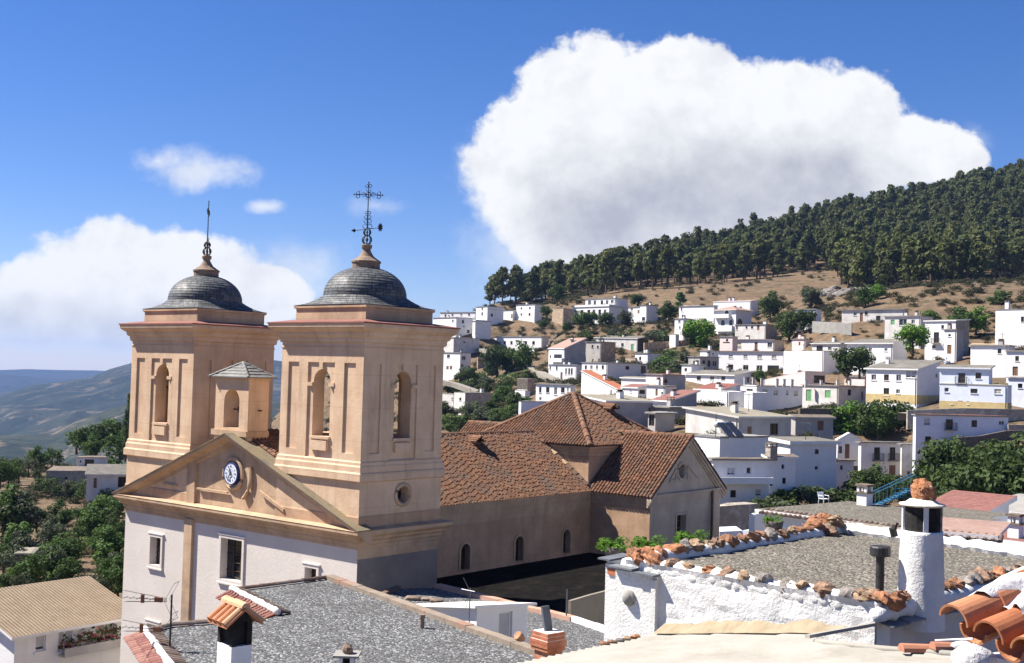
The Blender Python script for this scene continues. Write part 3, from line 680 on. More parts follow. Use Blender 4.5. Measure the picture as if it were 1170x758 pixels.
# ---- transept arms
X0, X1, XC, TE, TR = 20.0, 27.0, 23.5, -5.93, -3.14
TS = (TR - TE) / (XC - X0)
def transept(ya, yb, out):
    """ya = gable plane, yb = crossing side, out = -1 right arm / +1 left arm"""
    b = MB(); lo, hi = min(ya, yb), max(ya, yb)
    OC = [(22.93 + .3 * math.cos(2 * math.pi * i / 20), -4.88 + .42 * math.sin(2 * math.pi * i / 20)) for i in range(20)]
    WH = rect(22.52, 23.42, -8.9, -7.15)
    gp = [(X0, GZ - 1), (X1, GZ - 1), (X1, TE), (XC, TR), (X0, TE)]
    b.wall(gp, [OC, WH] if out < 0 else [], (0, ya, 0), (1, 0, 0), (0, 0, 1), (0, out, 0), .35, 1)
    b.quad((X0, lo, GZ - 1), (X0, hi, GZ - 1), (X0, hi, TE), (X0, lo, TE), 0); b.quad((X1, lo, GZ - 1), (X1, hi, GZ - 1), (X1, hi, TE), (X1, lo, TE), 0)
    for d, z0, z1 in ((.2, -6.12, -5.97), (.12, -6.34, -6.12), (.05, -6.62, -6.34)):
        b.box(X0 - d, X0 + .01, lo - .002, hi - .25, z0, z1, 2); b.box(X1 - .01, X1 + d, lo - .002, hi, z0, z1, 2)
    if out < 0:
        for d, z0, z1 in ((.20, -6.04, -5.94), (.10, -6.14, -6.04), (.04, -6.42, -6.14)):
            b.box(X0 - .2, X1 + .2, ya - d, ya + .01, z0, z1, 1)
        for sg in (-1, 1):                                         # raking cornice
            p = [(XC + sg * (XC - X0 + .32), ya + .02, TE - .32 * TS - .02 + k) for k in (-.02, -.2)]
            for d, k0, k1 in ((.26, -.14, .0), (.16, -.28, -.14), (.08, -.4, -.28)):
                e = XC + sg * (XC - X0 + .3); ez = TE - .3 * TS
                b.prism([(e, ya + .015, ez + k0), (XC, ya + .015, TR + k0), (XC, ya + .015, TR + k1), (e, ya + .015, ez + k1)], (0, -d - .015, 0), 1)
        for pts in ([(21.75, -5.35), (22.4, -5.3), (22.4, -4.72)], [(23.55, -4.6), (23.5, -5.3), (24.6, -5.35)]):
            for i in range(3):
                a, c = pts[i], pts[(i + 1) % 3]; dx, dz = c[0] - a[0], c[1] - a[1]; l = math.hypot(dx, dz); nx, nz_ = -dz / l * .05, dx / l * .05
                b.prism([(a[0] - nx, ya - .002, a[1] - nz_), (c[0] - nx, ya - .002, c[1] - nz_), (c[0] + nx, ya - .002, c[1] + nz_), (a[0] + nx, ya - .002, a[1] + nz_)], (0, -.05, 0), 1)
    t = CB(b, 'transept', [NAVEP, GABLEP, CREAM2])
    if out < 0:
        o = MB(); o.torus((22.93, ya - .02, -4.88), (0, 1, 0), .42, .08, 24, 6); ob = CB(o, 'oculus_surround', [GABLEP], t); 
        p = MB(); p.poly([(x, ya + .3, z) for x, z in OC]); CB(p, 'oculus_pane', [SOOT_VOID], t)  # black sheet stands in for the dark void behind the oculus
        church_window(t, (0, ya, 0), (1, 0, 0), (0, -1, 0), WH, .35, .12, False, True, GABLEP, .05)
        dp = MB(); dp.tube([(25.95, ya - .12, -5.95), (25.95, ya - .12, GZ)], .07, 8); CB(dp, 'downpipe', [mat('rusty pipe', (.12, .085, .06), (.08, .06, .045), 3, .8)], t)
    LVt = (XC - X0 + .25) * math.hypot(1, TS); Y0g = ya - .3 if out < 0 else yb; Ln = abs(yb - ya) + .3
    if out < 0:
        tr = slope('transept_roof', (X0 - .25, Y0g, TE - .25 * TS + .06), (0, 1, 0), (1, 0, TS), [(0, 0), (Ln - .3, 0), (Ln + .1, .5), (Ln + .1, LVt), (0, LVt)])
        m = MB(); m.quad((X1 + .25, Y0g, TE - .25 * TS + .05), (X1 + .25, yb, TE - .25 * TS + .05), (XC, yb, TR + .05), (XC, Y0g, TR + .05), 4)
        tiles(m, (X1 + .25, Y0g, TE - .25 * TS + .06), (0, 1, 0), (-1, 0, TS), [(0, 0), (1.2, 0), (1.2, LVt), (0, LVt)])
        ridge_tiles(m, (XC, Y0g, TR + .08), (XC, yb + .6, TR + .08), .14, .42, 3)
    else:
        m = MB()
        tr = slope('transept_roof', (X0 - .25, yb, TE - .25 * TS + .06), (0, 1, 0), (1, 0, TS), [(0, 0), (Ln, 0), (Ln, LVt), (0, LVt)])
        m.quad((X1 + .25, yb, TE - .2), (X1 + .25, ya + .3, TE - .2), (XC, ya + .3, TR + .05), (XC, yb, TR + .05), 4)
        ridge_tiles(m, (XC, yb, TR + .08), (XC, ya + .3, TR + .08), .14, .42, 3)
    CB(m, 'roof_ridge', TIL + [UNDER], tr)
transept(.16, DY0, -1); transept(15.34, DY1, 1)
def roof_hit(u, v, p0, n):
    d = to_local(ray(u, v)) - to_local((0, 0, 0)); n = Vector(n); t = (Vector(p0) - CAML).dot(n) / d.dot(n); return CAML + d * t
def vent(parent, c, du, n):
    """little hooded vent of tiles standing on a roof slope; du = downhill direction on plan"""
    m = MB(); du = Vector(du).normalized(); s = Vector((-du.y, du.x, 0)); c = Vector(c); up = Vector((0, 0, 1))
    m.obox(c - s * .26 - du * .6 - up * .3, s * .52, du * .66, up * .55, 4)
    a = c + up * .5
    for sg in (-1, 1):
        e0, e1 = a + du * .25, a - du * .8; w_ = s * sg * .4 - up * .24
        m.quad(e0, e1, e1 + w_, e0 + w_, 4)
        for k in range(3):
            f = (k + .5) / 3; ridge_tiles(m, a + w_ * f - du * .78 + up * .03, a + w_ * f + du * .27 + up * .03, .07, .4, 3)
    ridge_tiles(m, a - du * .82 + up * .03, a + du * .3 + up * .04, .09, .4, 3)
    CB(m, 'roof_vent', TIL + [UNDER], parent)
q = roof_hit(545, 511, (0, NY0, NE), (0, -SL, 1)); vent(nroof, q, (0, -1, 0), None)
sn = (AP - (cn[0] + cn[1]) / 2); q = roof_hit(698, 473, cn[0], Vector((1, 0, 0)).cross(sn)); vent(croof, q, (0, -1, 0), None)
# ================================================================== village houses
GROUND = []; CAPS = []                     # (x, y, z) terrain control points gathered from the houses
def solve_len(C, e, px):
    """length along e from C at which the point falls on the pixel column px (measured from the photograph)"""
    a = RT @ Vector(C); d = RT @ Vector(e); k = px - 585
    den = FPX * d.x + d.z * k
    return -(FPX * a.x + a.z * k) / den
def face_uv(C, e, u, v):
    """(u, z) on the vertical plane through C along e of photo pixel (u, v)"""
    n = Vector((-e.y, e.x, 0)); r = ray(u, v); t = Vector(C).dot(n) / r.dot(n); q = r * t
    return (q - Vector((C[0], C[1], 0))).dot(e), q.z
FLOWER = None
def house(label, xl, xc, xr, yt, yb, d, a=60, wins=(), wall=None, roof='flat', rmat=None, wr=None, wl=None, rl=0.0, rr=0.0, rise=1.0, over=.25,
          name='house', cat='house', group=None, ext=3.0, plinth=None, chim=(), balc=(), side=None, thick=.2, ground=True, parapet=0.0, band=None):
    """a house measured from the photo: xl/xc/xr = columns of the left end, near corner and right end, yt/yb = top and foot of the near corner,
       d = distance, a = direction of the right-hand face"""
    wall = wall or WHITE; rmat = rmat or LAUNA
    if d > 90: a -= 14 if a >= 50 else 8 if a >= 40 else 0
    A = math.radians(a); er = Vector((math.cos(A), math.sin(A), 0)); el = Vector((-math.sin(A), math.cos(A), 0))
    top = P(xc, yt, d); bot = P(xc, yb, d); C = Vector((top.x, top.y, bot.z)); h = top.z - bot.z
    WL = wl if wl else solve_len((C.x, C.y, top.z), el, xl); WR = wr if wr else solve_len((C.x, C.y, top.z), er, xr)
    if not (0.3 < WL < 60) or not (0.3 < WR < 60): print('HOUSE?', label, 'WL %.1f WR %.1f h %.1f' % (WL, WR, h)); WL = min(max(WL, 1), 40) if WL > 0 else 8; WR = min(max(WR, 1), 40) if WR > 0 else 8
    root = empty(name, tuple(C), A, label, cat, group)
    if ground:
        CAPS.extend([(C, C + el * WL), (C, C + er * WR)])
        GROUND.append((C.x, C.y, C.z - .5)); q = C + er * WR * .8; GROUND.append((q.x, q.y, C.z - .4)); q = C + el * WL * .8; GROUND.append((q.x, q.y, C.z - .4))
    H = lambda x, y: h + rr * x + rl * y
    holes = {0: [], 1: []}; specs = []
    for wn in wins:
        x0, y0, x1, y1 = wn[:4]; k = wn[4] if len(wn) > 4 else 'w'
        f = 0 if (x0 + x1) / 2 < xc else 1
        if len(wn) > 5: f = wn[5]
        e = el if f == 0 else er; CC = (C.x, C.y, 0)
        u0, z1 = face_uv(CC, e, x0, y0); u1, z0 = face_uv(CC, e, x1, y1)
        if u0 > u1: u0, u1 = u1, u0
        z0 -= C.z; z1 -= C.z; L = WL if f == 0 else WR
        u0 = max(u0, .12); u1 = min(u1, L - .12); z1 = min(z1, h + min(0, (rl if f == 0 else rr) * L) - .1)
        if u1 - u0 < .25: c_ = min(max((u0 + u1) / 2, .4), L - .4); u0, u1 = c_ - .25, c_ + .25
        if z1 - z0 < .3: z0 = z1 - .5
        if k in 'da' and z0 < .6: z0 = 0.02
        if any(u0 < b1 + .04 and u1 > b0 - .04 and z0 < c1 + .04 and z1 > c0 - .04 for b0, b1, c0, c1 in holes[f]): continue
        holes[f].append((u0, u1, z0, z1)); specs.append((f, u0, u1, z0, z1, k))
    m = MB(); Z = Vector((0, 0, 1)); rises = {}
    gl = roof == 'gx'; gr_ = roof == 'gy'
    lo = [(0, -ext), (WL, -ext), (WL, H(0, WL))] + ([(WL / 2, h + rise)] if gl else []) + [(0, H(0, 0))]
    ro = [(0, -ext), (WR, -ext), (WR, H(WR, 0))] + ([(WR / 2, h + rise)] if gr_ else []) + [(0, H(0, 0))]
    def hp(t): u0, u1, z0, z1 = t; return rect(u0, u1, z0, z1)
    sp = {(s[0], s[1]): s[5] for s in specs}
    def hl(f): return [arch(t[0], t[1], t[2], t[3], 6) if sp[(f, t[0])] in 'AB' else hp(t) for t in holes[f]]
    m.wall(lo, hl(0), (0, 0, 0), (0, 1, 0), Z, (-1, 0, 0), .22, 0)
    m.wall(ro, hl(1), (0, 0, 0), (1, 0, 0), Z, (0, -1, 0), .22, 0 if side is None else 1)
    m.wall([(0, -ext), (WL, -ext), (WL, H(WR, WL))] + ([(WL / 2, h + rise)] if gl else []) + [(0, H(WR, 0))], [], (WR, 0, 0), (0, 1, 0), Z, (1, 0, 0), .2, 0)
    m.wall([(0, -ext), (WR, -ext), (WR, H(WR, WL))] + ([(WR / 2, h + rise)] if gr_ else []) + [(0, H(0, WL))], [], (0, WL, 0), (1, 0, 0), Z, (0, 1, 0), .2, 0)
    if plinth:
        m.box(-.03, WR + .03, -.03, WL + .03, -.7, .75, 2)
    if band: m.box(-.04, WR + .04, -.04, WL + .04, h + band - .12, h + band, 2)
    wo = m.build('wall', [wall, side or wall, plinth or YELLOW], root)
    r = MB(); o_ = over
    if roof == 'flat':
        z = h; n1, n2 = 6, 6
        r.box(-o_, WR + o_, -o_, WL + o_, z + .002, z + thick * .6, 1)
        top_ = [[(-o_ + .03 + (WR + 2 * o_ - .06) * i / n1, -o_ + .03 + (WL + 2 * o_ - .06) * j / n2, z + thick * .6 + .01 + (random.uniform(.02, .12) if 0 < i < n1 and 0 < j < n2 else random.uniform(0, .05))) for j in range(n2 + 1)] for i in range(n1 + 1)]
        vs = [p for row in top_ for p in row]; r.add(vs, [(i * (n2 + 1) + j, (i + 1) * (n2 + 1) + j, (i + 1) * (n2 + 1) + j + 1, i * (n2 + 1) + j + 1) for i in range(n1) for j in range(n2)], 0)
        if parapet:
            for bx in ((-.02, WR + .02, -.02, .2), (-.02, WR + .02, WL - .2, WL + .02), (-.02, .2, .2, WL - .2), (WR - .2, WR + .02, .2, WL - .2)): r.box(*bx, z + .1, z + parapet, 2)
    elif roof == 'mono':
        c4 = [(-o_, -o_), (WR + o_, -o_), (WR + o_, WL + o_), (-o_, WL + o_)]
        r.prism([(x, y, H(x, y) + .003) for x, y in c4], (0, 0, thick), 1, 0)
    elif gl or gr_:
        if gl:
            s_ = rise / (WL / 2); A_ = [(-o_, h - o_ * s_), (WL / 2, h + rise), (WL + o_, h - o_ * s_)]
            for (y0, z0), (y1, z1) in ((A_[0], A_[1]), (A_[2], A_[1])):
                r.prism([(-o_, y0, z0 + .01), (WR + o_, y0, z0 + .01), (WR + o_, y1, z1 + .01), (-o_, y1, z1 + .01)], (0, 0, .12), 1, 0)
        else:
            s_ = rise / (WR / 2); A_ = [(-o_, h - o_ * s_), (WR / 2, h + rise), (WR + o_, h - o_ * s_)]
            for (y0, z0), (y1, z1) in ((A_[0], A_[1]), (A_[2], A_[1])):
                r.prism([(y0, -o_, z0 + .01), (y0, WL + o_, z0 + .01), (y1, WL + o_, z1 + .01), (y1, -o_, z1 + .01)], (0, 0, .12), 1, 0)
    elif roof == 'hip':
        pk = [(WR / 2 - .3, WL / 2, h + rise), (WR / 2 + .3, WL / 2, h + rise)]
        cn_ = [(-o_, -o_, h), (WR + o_, -o_, h), (WR + o_, WL + o_, h), (-o_, WL + o_, h)]
        r.add(cn_ + pk, [(0, 1, 5, 4), (1, 2, 5), (2, 3, 4, 5), (3, 0, 4)], 0); r.box(-o_, WR + o_, -o_, WL + o_, h - .14, h - .004, 1)
    ro_ = r.build('roof', [rmat, wall if roof != 'flat' else CONCR, wall], root)
    if not chim and d > 90 and min(WL, WR) > 2.2 and cat == 'house' and wall is not TANR:          # roof furniture seen on nearly every roof of the village
        for _ in range(random.choice((0, 1, 1, 2))):
            X, Y = random.uniform(.25, .8) * WR, random.uniform(.25, .8) * WL; z = H(X, Y) + thick; q = MB(); s_ = random.uniform(.25, .4); hh = random.uniform(.6, 1.1)
            q.box(X - s_, X + s_, Y - s_, Y + s_, z - .3, z + hh, 0); q.box(X - s_ - .06, X + s_ + .06, Y - s_ - .06, Y + s_ + .06, z + hh, z + hh + .07, 1); q.box(X - s_ * .7, X + s_ * .7, Y - s_ * .7, Y + s_ * .7, z + hh + .07, z + hh + .25, 2); q.box(X - s_ - .04, X + s_ + .04, Y - s_ - .04, Y + s_ + .04, z + hh + .25, z + hh + .32, 1)
            q.build('chimney', [wall if random.random() < .8 else GREYR, LAUNAB, SOOT_VOID], ro_)
        if random.random() < .5:
            X, Y = random.uniform(.2, .8) * WR, random.uniform(.2, .8) * WL; z = H(X, Y); q = MB(); q.tube([(X, Y, z - .1), (X, Y, z + 2.2)], .035, 4); q.tube([(X - .6, Y, z + 2.1), (X + .6, Y + .1, z + 2.1)], .03, 4)
            for k_ in range(5): q.tube([(X - .5 + .25 * k_, Y - .3, z + 2.1), (X - .5 + .25 * k_, Y + .3, z + 2.1)], .02, 4)
            q.build('tv_aerial', [IRON], root)
    if d > 90 and roof != 'hip' and random.random() < .6 and min(WL, WR) > 2:                      # rainwater pipe at the near corner
        q = MB(); q.tube([(-.06, .25, -1), (-.06, .25, h - .05)], .05, 5); q.build('downpipe', [CONCR], root)
    for f, u0, u1, z0, z1, k in specs:
        o = Vector((0, 0, 0)); u = Vector((0, 1, 0)) if f == 0 else Vector((1, 0, 0)); n = Vector((-1, 0, 0)) if f == 0 else Vector((0, -1, 0))
        b = MB(); dp = .2; W_ = u1 - u0; Hh = z1 - z0; fr = min(.07, W_ * .12)
        def bar(a0, a1, c0, c1, d0, d1, mi): b.obox(o + u * a0 + Z * c0 - n * d1, u * (a1 - a0), n * (d1 - d0), Z * (c1 - c0), mi)
        if k in 'AB':
            b.poly([o + u * x + Z * y - n * (dp - .03) for x, y in arch(u0, u1, z0, z1, 6)], 1)
        elif k in 'dD':
            bar(u0 + .01, u1 - .01, z0 + .01, z1 - .01, .1, dp - .01, 0); bar((u0 + u1) / 2 - .02, (u0 + u1) / 2 + .02, z0, z1, .085, .1, 1)
        else:
            b.quad(*[o + u * x + Z * y - n * (dp - .04) for x, y in rect(u0, u1, z0, z1)], 1)
            bar(u0 + .004, u0 + fr, z0 + .004, z1 - .004, .08, dp - .05, 0); bar(u1 - fr, u1 - .004, z0 + .004, z1 - .004, .08, dp - .05, 0)
            bar(u0 + fr, u1 - fr, z1 - fr, z1 - .004, .08, dp - .05, 0); bar(u0 + fr, u1 - fr, z0 + .004, z0 + fr, .08, dp - .05, 0)
            if W_ > .7: bar((u0 + u1) / 2 - .03, (u0 + u1) / 2 + .03, z0 + fr, z1 - fr, .09, dp - .06, 0)
            if k == 's': bar(u0 + fr, u1 - fr, z0 + Hh * .25, z1 - fr, .1, dp - .06, 2)
            if k == 'g': bar(u0 + fr, u1 - fr, z0 + fr, z1 - fr, .085, dp - .06, 2)
            if k in 'ws': b.obox(o + u * (u0 - .08) + Z * (z0 - .09) + n * .002, u * (W_ + .16), n * .09, Z * .085, 3)
        fm = {'g': GREENP, 's': FRAMEW, 'o': WOODD, 'b': WOODD}.get(k, FRAMEW if random.random() < .35 else WOODD)
        if k in 'dD':
            b.build('door', [WOODB if k == 'd' else GREENP, WOODD], root)
        else:
            w_ = b.build('window', [fm, GLASS, GREENP if k == 'g' else random.choice((SHUT, SHUTB)), wall], root)
        if k == 'b':
            q = MB(); bo = o + u * (u0 - .3) + n * .002; BW = W_ + .6
            q.obox(bo + Z * (z0 - .14), u * BW, n * .7, Z * .12, 1)
            N_ = max(4, int(BW / .16))
            for i in range(N_ + 1): q.obox(bo + u * (BW - .03) * (i / N_) + n * .66 + Z * (z0 - .02), u * .025, n * .025, Z * .95, 0)
            for s_ in (0, BW - .03):
                for j in range(4): q.obox(bo + u * s_ + n * (.1 + j * .17) + Z * (z0 - .02), u * .025, n * .025, Z * .95, 0)
                q.obox(bo + u * s_ + n * .0 + Z * (z0 + .93), u * .03, n * .69, Z * .04, 0)
            q.obox(bo + n * .66 + Z * (z0 + .93), u * BW, n * .035, Z * .04, 0)
            q.build('balcony', [IRON, CONCR], root)
    for x, yb_, w_, hh, mm in chim:                                  # chimney: column, foot row, width m, height m
        # stands on the roof: found on the roof plane
        r_ = ray(x, yb_); Cw = Vector((C.x, C.y, C.z)); n_ = Vector((0, 0, 1)) - er * rr - el * rl
        t = (Cw + Z * h).dot(n_) / r_.dot(n_); q = r_ * t - Cw; X, Y = q.dot(er), q.dot(el)
        X = min(max(X, .4), WR - .4); Y = min(max(Y, .4), WL - .4); z = H(X, Y)
        c = MB(); s_ = w_ / 2; c.box(X - s_, X + s_, Y - s_, Y + s_, z - .2, z + hh, 0); c.box(X - s_ - .06, X + s_ + .06, Y - s_ - .06, Y + s_ + .06, z + hh, z + hh + .06, 1)
        for sx in (-1, 1):
            for sy in (-1, 1): c.box(X + sx * (s_ - .05) - .05, X + sx * (s_ - .05) + .05, Y + sy * (s_ - .05) - .05, Y + sy * (s_ - .05) + .05, z + hh + .06, z + hh + .26, 0)
        c.box(X - s_ - .05, X + s_ + .05, Y - s_ - .05, Y + s_ + .05, z + hh + .26, z + hh + .34, 1)
        c.build('chimney', [mm, LAUNAB], ro_)
    for bl in balc:                                                  # masonry balcony: x0, x1, y_top, y_bot (pixels) on a face
        x0, x1, y0, y1, f = bl[:5]; e = el if f == 0 else er; u0, z1 = face_uv((C.x, C.y, 0), e, x0, y0); u1, z0 = face_uv((C.x, C.y, 0), e, x1, y1)
        if u0 > u1: u0, u1 = u1, u0
        z0 -= C.z; z1 -= C.z; u = Vector((0, 1, 0)) if f == 0 else Vector((1, 0, 0)); n = Vector((-1, 0, 0)) if f == 0 else Vector((0, -1, 0))
        q = MB(); o = u * u0 + n * .002 + Z * z0; q.obox(o, u * (u1 - u0), n * 1.1, Z * .15, 0); q.obox(o + n * .98 + Z * .15, u * (u1 - u0), n * .12, Z * (z1 - z0 - .15), 0)
        q.obox(o + Z * .15, u * .12, n * .98, Z * (z1 - z0 - .15), 0); q.obox(o + u * (u1 - u0 - .12) + Z * .15, u * .12, n * .98, Z * (z1 - z0 - .15), 0)
        q.build('balcony', [bl[5] if len(bl) > 5 else wall], root)
    root['_dims'] = (WL, WR, h)
    return root, C, er, el, WL, WR, h
DIMS = []
def H_(*a, **k):
    r = house(*a, **k); DIMS.append((a[0], r[4], r[5], r[6])); return r
T2 = WHITE2
# ---- far left cluster beside the tower
H_('long white terrace house on the skyline behind the right tower', 503, 543, 546, 357, 366, 366, 66, wins=[(508, 359.5, 510, 362), (516, 359, 518, 361.5), (526, 358.8, 528, 361), (535, 358.3, 537, 360.8)], chim=[(506, 357, .8, .6, WHITE), (537, 356, .8, .6, WHITE)])
H_('white house with a shaded gable, hard by the cornice of the right tower', 495, 522, 539.5, 363, 384, 340, 48, wins=[(516.5, 365.5, 518.3, 368.5), (527.8, 365.8, 530.2, 369.8), (529, 372.3, 531, 374.3), (533.5, 377, 536.5, 381)])
H_('tall white house with a broad grey side, below the house by the tower cornice', 505, 518.5, 548, 386, 406, 325, 38, wins=[(529.5, 390, 531.8, 392.5), (526.5, 401, 528.5, 404)], wall=T2)
H_('small white two-storey block at the foot of the skyline cluster, right of the tower', 504, 526, 538, 403.5, 427, 300, 58, wins=[(510.8, 405.5, 514, 409), (528, 407, 532, 411.5), (510, 418.5, 512.6, 422.4, 'd'), (514, 418.2, 516.6, 422.5, 'd'), (527, 416.3, 529.3, 420, 'd')])
H_('white skyline house with a raised floor and a thin grey roof slab', 544, 557, 575.5, 350.5, 368, 352, 40, wins=[(550.2, 352.2, 552, 354.5), (550, 357, 552, 361), (561, 358.5, 563.2, 362)], band=-1.0)
H_('low white lean-to joined to the skyline house with the raised floor', 575, 586, 590, 354.5, 364, 356, 52, wins=[(584, 359, 586, 363.5, 'd')])
H_('white annex below the skyline house, its roof a terrace', 540, 543.5, 561, 367, 380, 338, 36, parapet=.5)
H_('square white house standing alone on the slope below the first pines', 590, 611, 619.5, 348, 362.5, 350, 52, wins=[(594.8, 351.4, 596.6, 353.4), (604.5, 351, 606.4, 353.2), (594.8, 358.3, 596.8, 361), (604, 357.8, 606, 361)], rmat=CONCR)
H_('long low white house with a row of five small dark windows above the lane', 562, 619.5, 627, 385, 400.5, 330, 60, wins=[(575.5, 390, 578, 393.6), (583.2, 390, 585.6, 393.6), (592.3, 390, 595, 393.6), (599.8, 390, 602.2, 393.6), (608.2, 390, 611, 394), (564.3, 390.6, 565.6, 392.6), (568, 390.6, 569.2, 392.6), (571, 390.6, 572.2, 392.6)], rmat=LAUNAB, chim=[(594, 385, .9, .5, WHITE)])
H_('roofless brown stone ruin left of the big white villa with two rows of windows', 631, 644, 656, 353, 367, 345, 42, wall=TANR, rmat=LAUNAB, name='stone_ruin', cat='ruin', over=.02)
H_('large white villa with two rows of dark windows, its lower storey', 655, 696, 718, 350.5, 369, 340, 56, wins=[(656.8, 355, 659.3, 359.5), (663.5, 354.5, 666.4, 361.5), (671.2, 354.3, 674.2, 361.5), (677.2, 354, 680.1, 361), (683.7, 354, 686.6, 361.5), (690, 354, 692.6, 360.5), (711, 354, 713.5, 358)], parapet=.9)
H_('upper storey block with five dark windows on the terrace of the large white villa', 669, 703, 717.5, 341, 351, 343, 56, wins=[(672, 343.7, 675, 348.6), (678.3, 343.7, 681, 348.6), (686.4, 343.5, 689, 348.4), (692.3, 343.3, 695, 348), (698, 343, 701, 346.6)], ground=False, ext=.4, chim=[(702, 341, .9, 1.0, WHITE)])
H_('low white wing between the large white villa and a taller narrow house', 718, 731, 734, 351, 368, 328, 56, wins=[(720.5, 352.5, 723, 355), (728.5, 354.5, 730.5, 358.5, 'd')])
H_('narrow tall white house with a grey shaded side, beside a round dark tree', 731.5, 739, 752, 349, 369, 325, 45, wins=[(733.5, 362.5, 737, 366.5)])
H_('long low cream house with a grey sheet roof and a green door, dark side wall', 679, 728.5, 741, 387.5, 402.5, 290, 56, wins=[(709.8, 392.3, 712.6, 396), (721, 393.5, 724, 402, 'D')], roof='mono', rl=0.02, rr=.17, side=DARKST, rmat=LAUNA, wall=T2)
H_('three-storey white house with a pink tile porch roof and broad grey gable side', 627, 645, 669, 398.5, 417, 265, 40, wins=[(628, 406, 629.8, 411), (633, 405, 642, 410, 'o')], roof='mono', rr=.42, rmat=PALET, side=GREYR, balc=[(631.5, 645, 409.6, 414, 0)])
H_('white house with a row of tall windows built onto the lane below the pink porch', 627, 659, 666, 417.5, 438.5, 256, 57, wins=[(628, 418.8, 629.4, 422.6), (635.3, 418.5, 637, 422.8), (640.5, 425.5, 642.6, 433.2, 'd'), (645.8, 421, 647.8, 428), (649.4, 421, 651.2, 428), (652.4, 421, 654.2, 428), (648, 433, 649.7, 438.6, 'd'), (652.3, 432.5, 654, 438, 'd')])
H_('grey and white tower-like house with a rough brown side', 670, 687, 703.5, 391, 415, 270, 46, wins=[(676, 394.3, 677.9, 397.8), (682, 395.3, 684, 397.8), (676.4, 410.5, 678.2, 414, 'd'), (683.6, 410, 685.3, 414, 'd')], wall=GREYR, side=TANR)
H_('large white house with four square windows and a long shaded bluish side', 665, 694, 739.5, 415, 433.5, 225, 38, wins=[(668.2, 417.6, 670.5, 422.2), (674.5, 417.6, 677, 422.2), (681, 417.6, 683.4, 422.2), (687.5, 417.5, 690, 422), (674, 428.5, 676.5, 431.8), (681, 428.3, 683.5, 431.6), (687.5, 428.2, 690, 431.4), (714.8, 418.4, 719, 422.6), (732.3, 417.8, 737.8, 427, 'd')])
H_('small white cube house beside tan ruins below the buttressed stone wall', 725.5, 740, 753, 404, 417, 250, 47, wins=[(730.3, 407.7, 732.6, 412)])
H_('tan broken-topped hut left of the small white cube house', 714.5, 726, 729, 409.5, 417, 252, 52, wall=TANR, name='stone_hut', cat='hut', rmat=LAUNAB, over=.05, wins=[(716.5, 412.5, 718, 414.5), (721, 412.5, 722.5, 414.5)])
H_('tan and grey stepped house under the bright green tree', 786.5, 800, 821.5, 408, 423, 215, 42, wins=[(792, 412.5, 793.8, 416.2), (802.7, 412, 805.5, 415.8), (808.6, 412, 811.7, 419), (814.5, 412.5, 818.8, 419)], wall=GREYR)
H_('white topmost block on the tan and grey stepped house', 800, 809.5, 821, 401, 408.2, 219, 42, wins=[(814, 403.5, 815.5, 405.5)], ground=False, ext=.3, rmat=CONCR)
H_('low white house with a dark door in front of the stepped house', 779, 790, 807, 417.3, 427, 205, 42, wins=[(782, 420.8, 785, 424.3), (803.9, 419.6, 806.7, 427, 'd')])
# ---- upper right row
H_('long blank white house with a stepped parapet beside the villa', 776, 816, 820, 349.5, 366, 300, 60, wins=[(778, 351.5, 779.5, 355), (779, 360, 780.5, 363)], rmat=WHITE)
H_('white upper house with a striped tile roof behind the arched villa', 815, 858, 866, 344.5, 362, 305, 60, roof='mono', rr=.14, rmat=PALET, over=.1)
H_('white villa with arched windows, white balconies and a brown tiled hip roof', 817, 841, 859, 354, 381, 285, 48, wins=[(828, 354.8, 832.3, 361, 'A'), (823.7, 365.6, 828, 372.5, 'A'), (833, 365.4, 837, 372.5, 'A'), (842.5, 364, 848.5, 371, 'A')], roof='hip', rise=1.4, rmat=PALET, over=.7, balc=[(817.5, 835, 359.5, 363.5, 0), (820, 838.5, 372.5, 379, 0)])
H_('slim white tower house left of the bright green tree', 771, 781.5, 791, 364.5, 390, 270, 46, wins=[(775, 366, 777.5, 369.5), (776, 373, 777.5, 376)])
H_('tiny white hut at the foot of the slim tower house', 765, 772, 776, 382.5, 389, 266, 48, name='hut', cat='hut', rmat=WHITE, over=.05)
H_('white terrace house with plants along its roof and a brown stone side', 840, 875, 888, 371, 387, 265, 55, wins=[(865, 370.9, 867.8, 377.3, 'd'), (841, 373, 843, 377), (858, 373, 860.5, 375.5), (852, 373, 854, 375.5)], side=STONEW, wall=T2, chim=[(875, 371, 1.0, .9, WHITE)])
H_('pale pink house with a little terrace, left end of the brown-eaved row', 822.5, 837, 843, 385, 400.5, 252, 58, wins=[(829.5, 387.5, 832, 390.5), (826, 391, 834, 392.4, 'o')], wall=PINKW)
H_('white house with brown tile eaves set back above the long two-storey house', 835, 884.5, 896, 388.5, 402, 250, 60, wins=[(841, 391, 847, 398, 's'), (862.3, 391, 865.5, 401.5, 'd'), (877, 391, 882, 397)], rmat=REDT, over=.4)
H_('long two-storey white house with eight windows and a red tile edge', 820.8, 895, 899, 402.5, 424.5, 235, 62, wins=[(832.6, 405, 837.4, 409.6, 's'), (849.6, 405, 854, 409.6, 's'), (865.3, 405, 870.6, 410.2, 's'), (881.7, 405, 887, 410.2, 's'), (831.8, 416.6, 837.7, 422.5), (849, 417.2, 855, 423), (864.4, 417.6, 871, 423.5), (877, 417.6, 890, 424.6, 'o')], rmat=REDT, over=.4)
H_('big blank white cube house with no windows', 895.5, 941, 968, 401.5, 426, 202, 50, over=.02, rmat=WHITE, thick=.1)
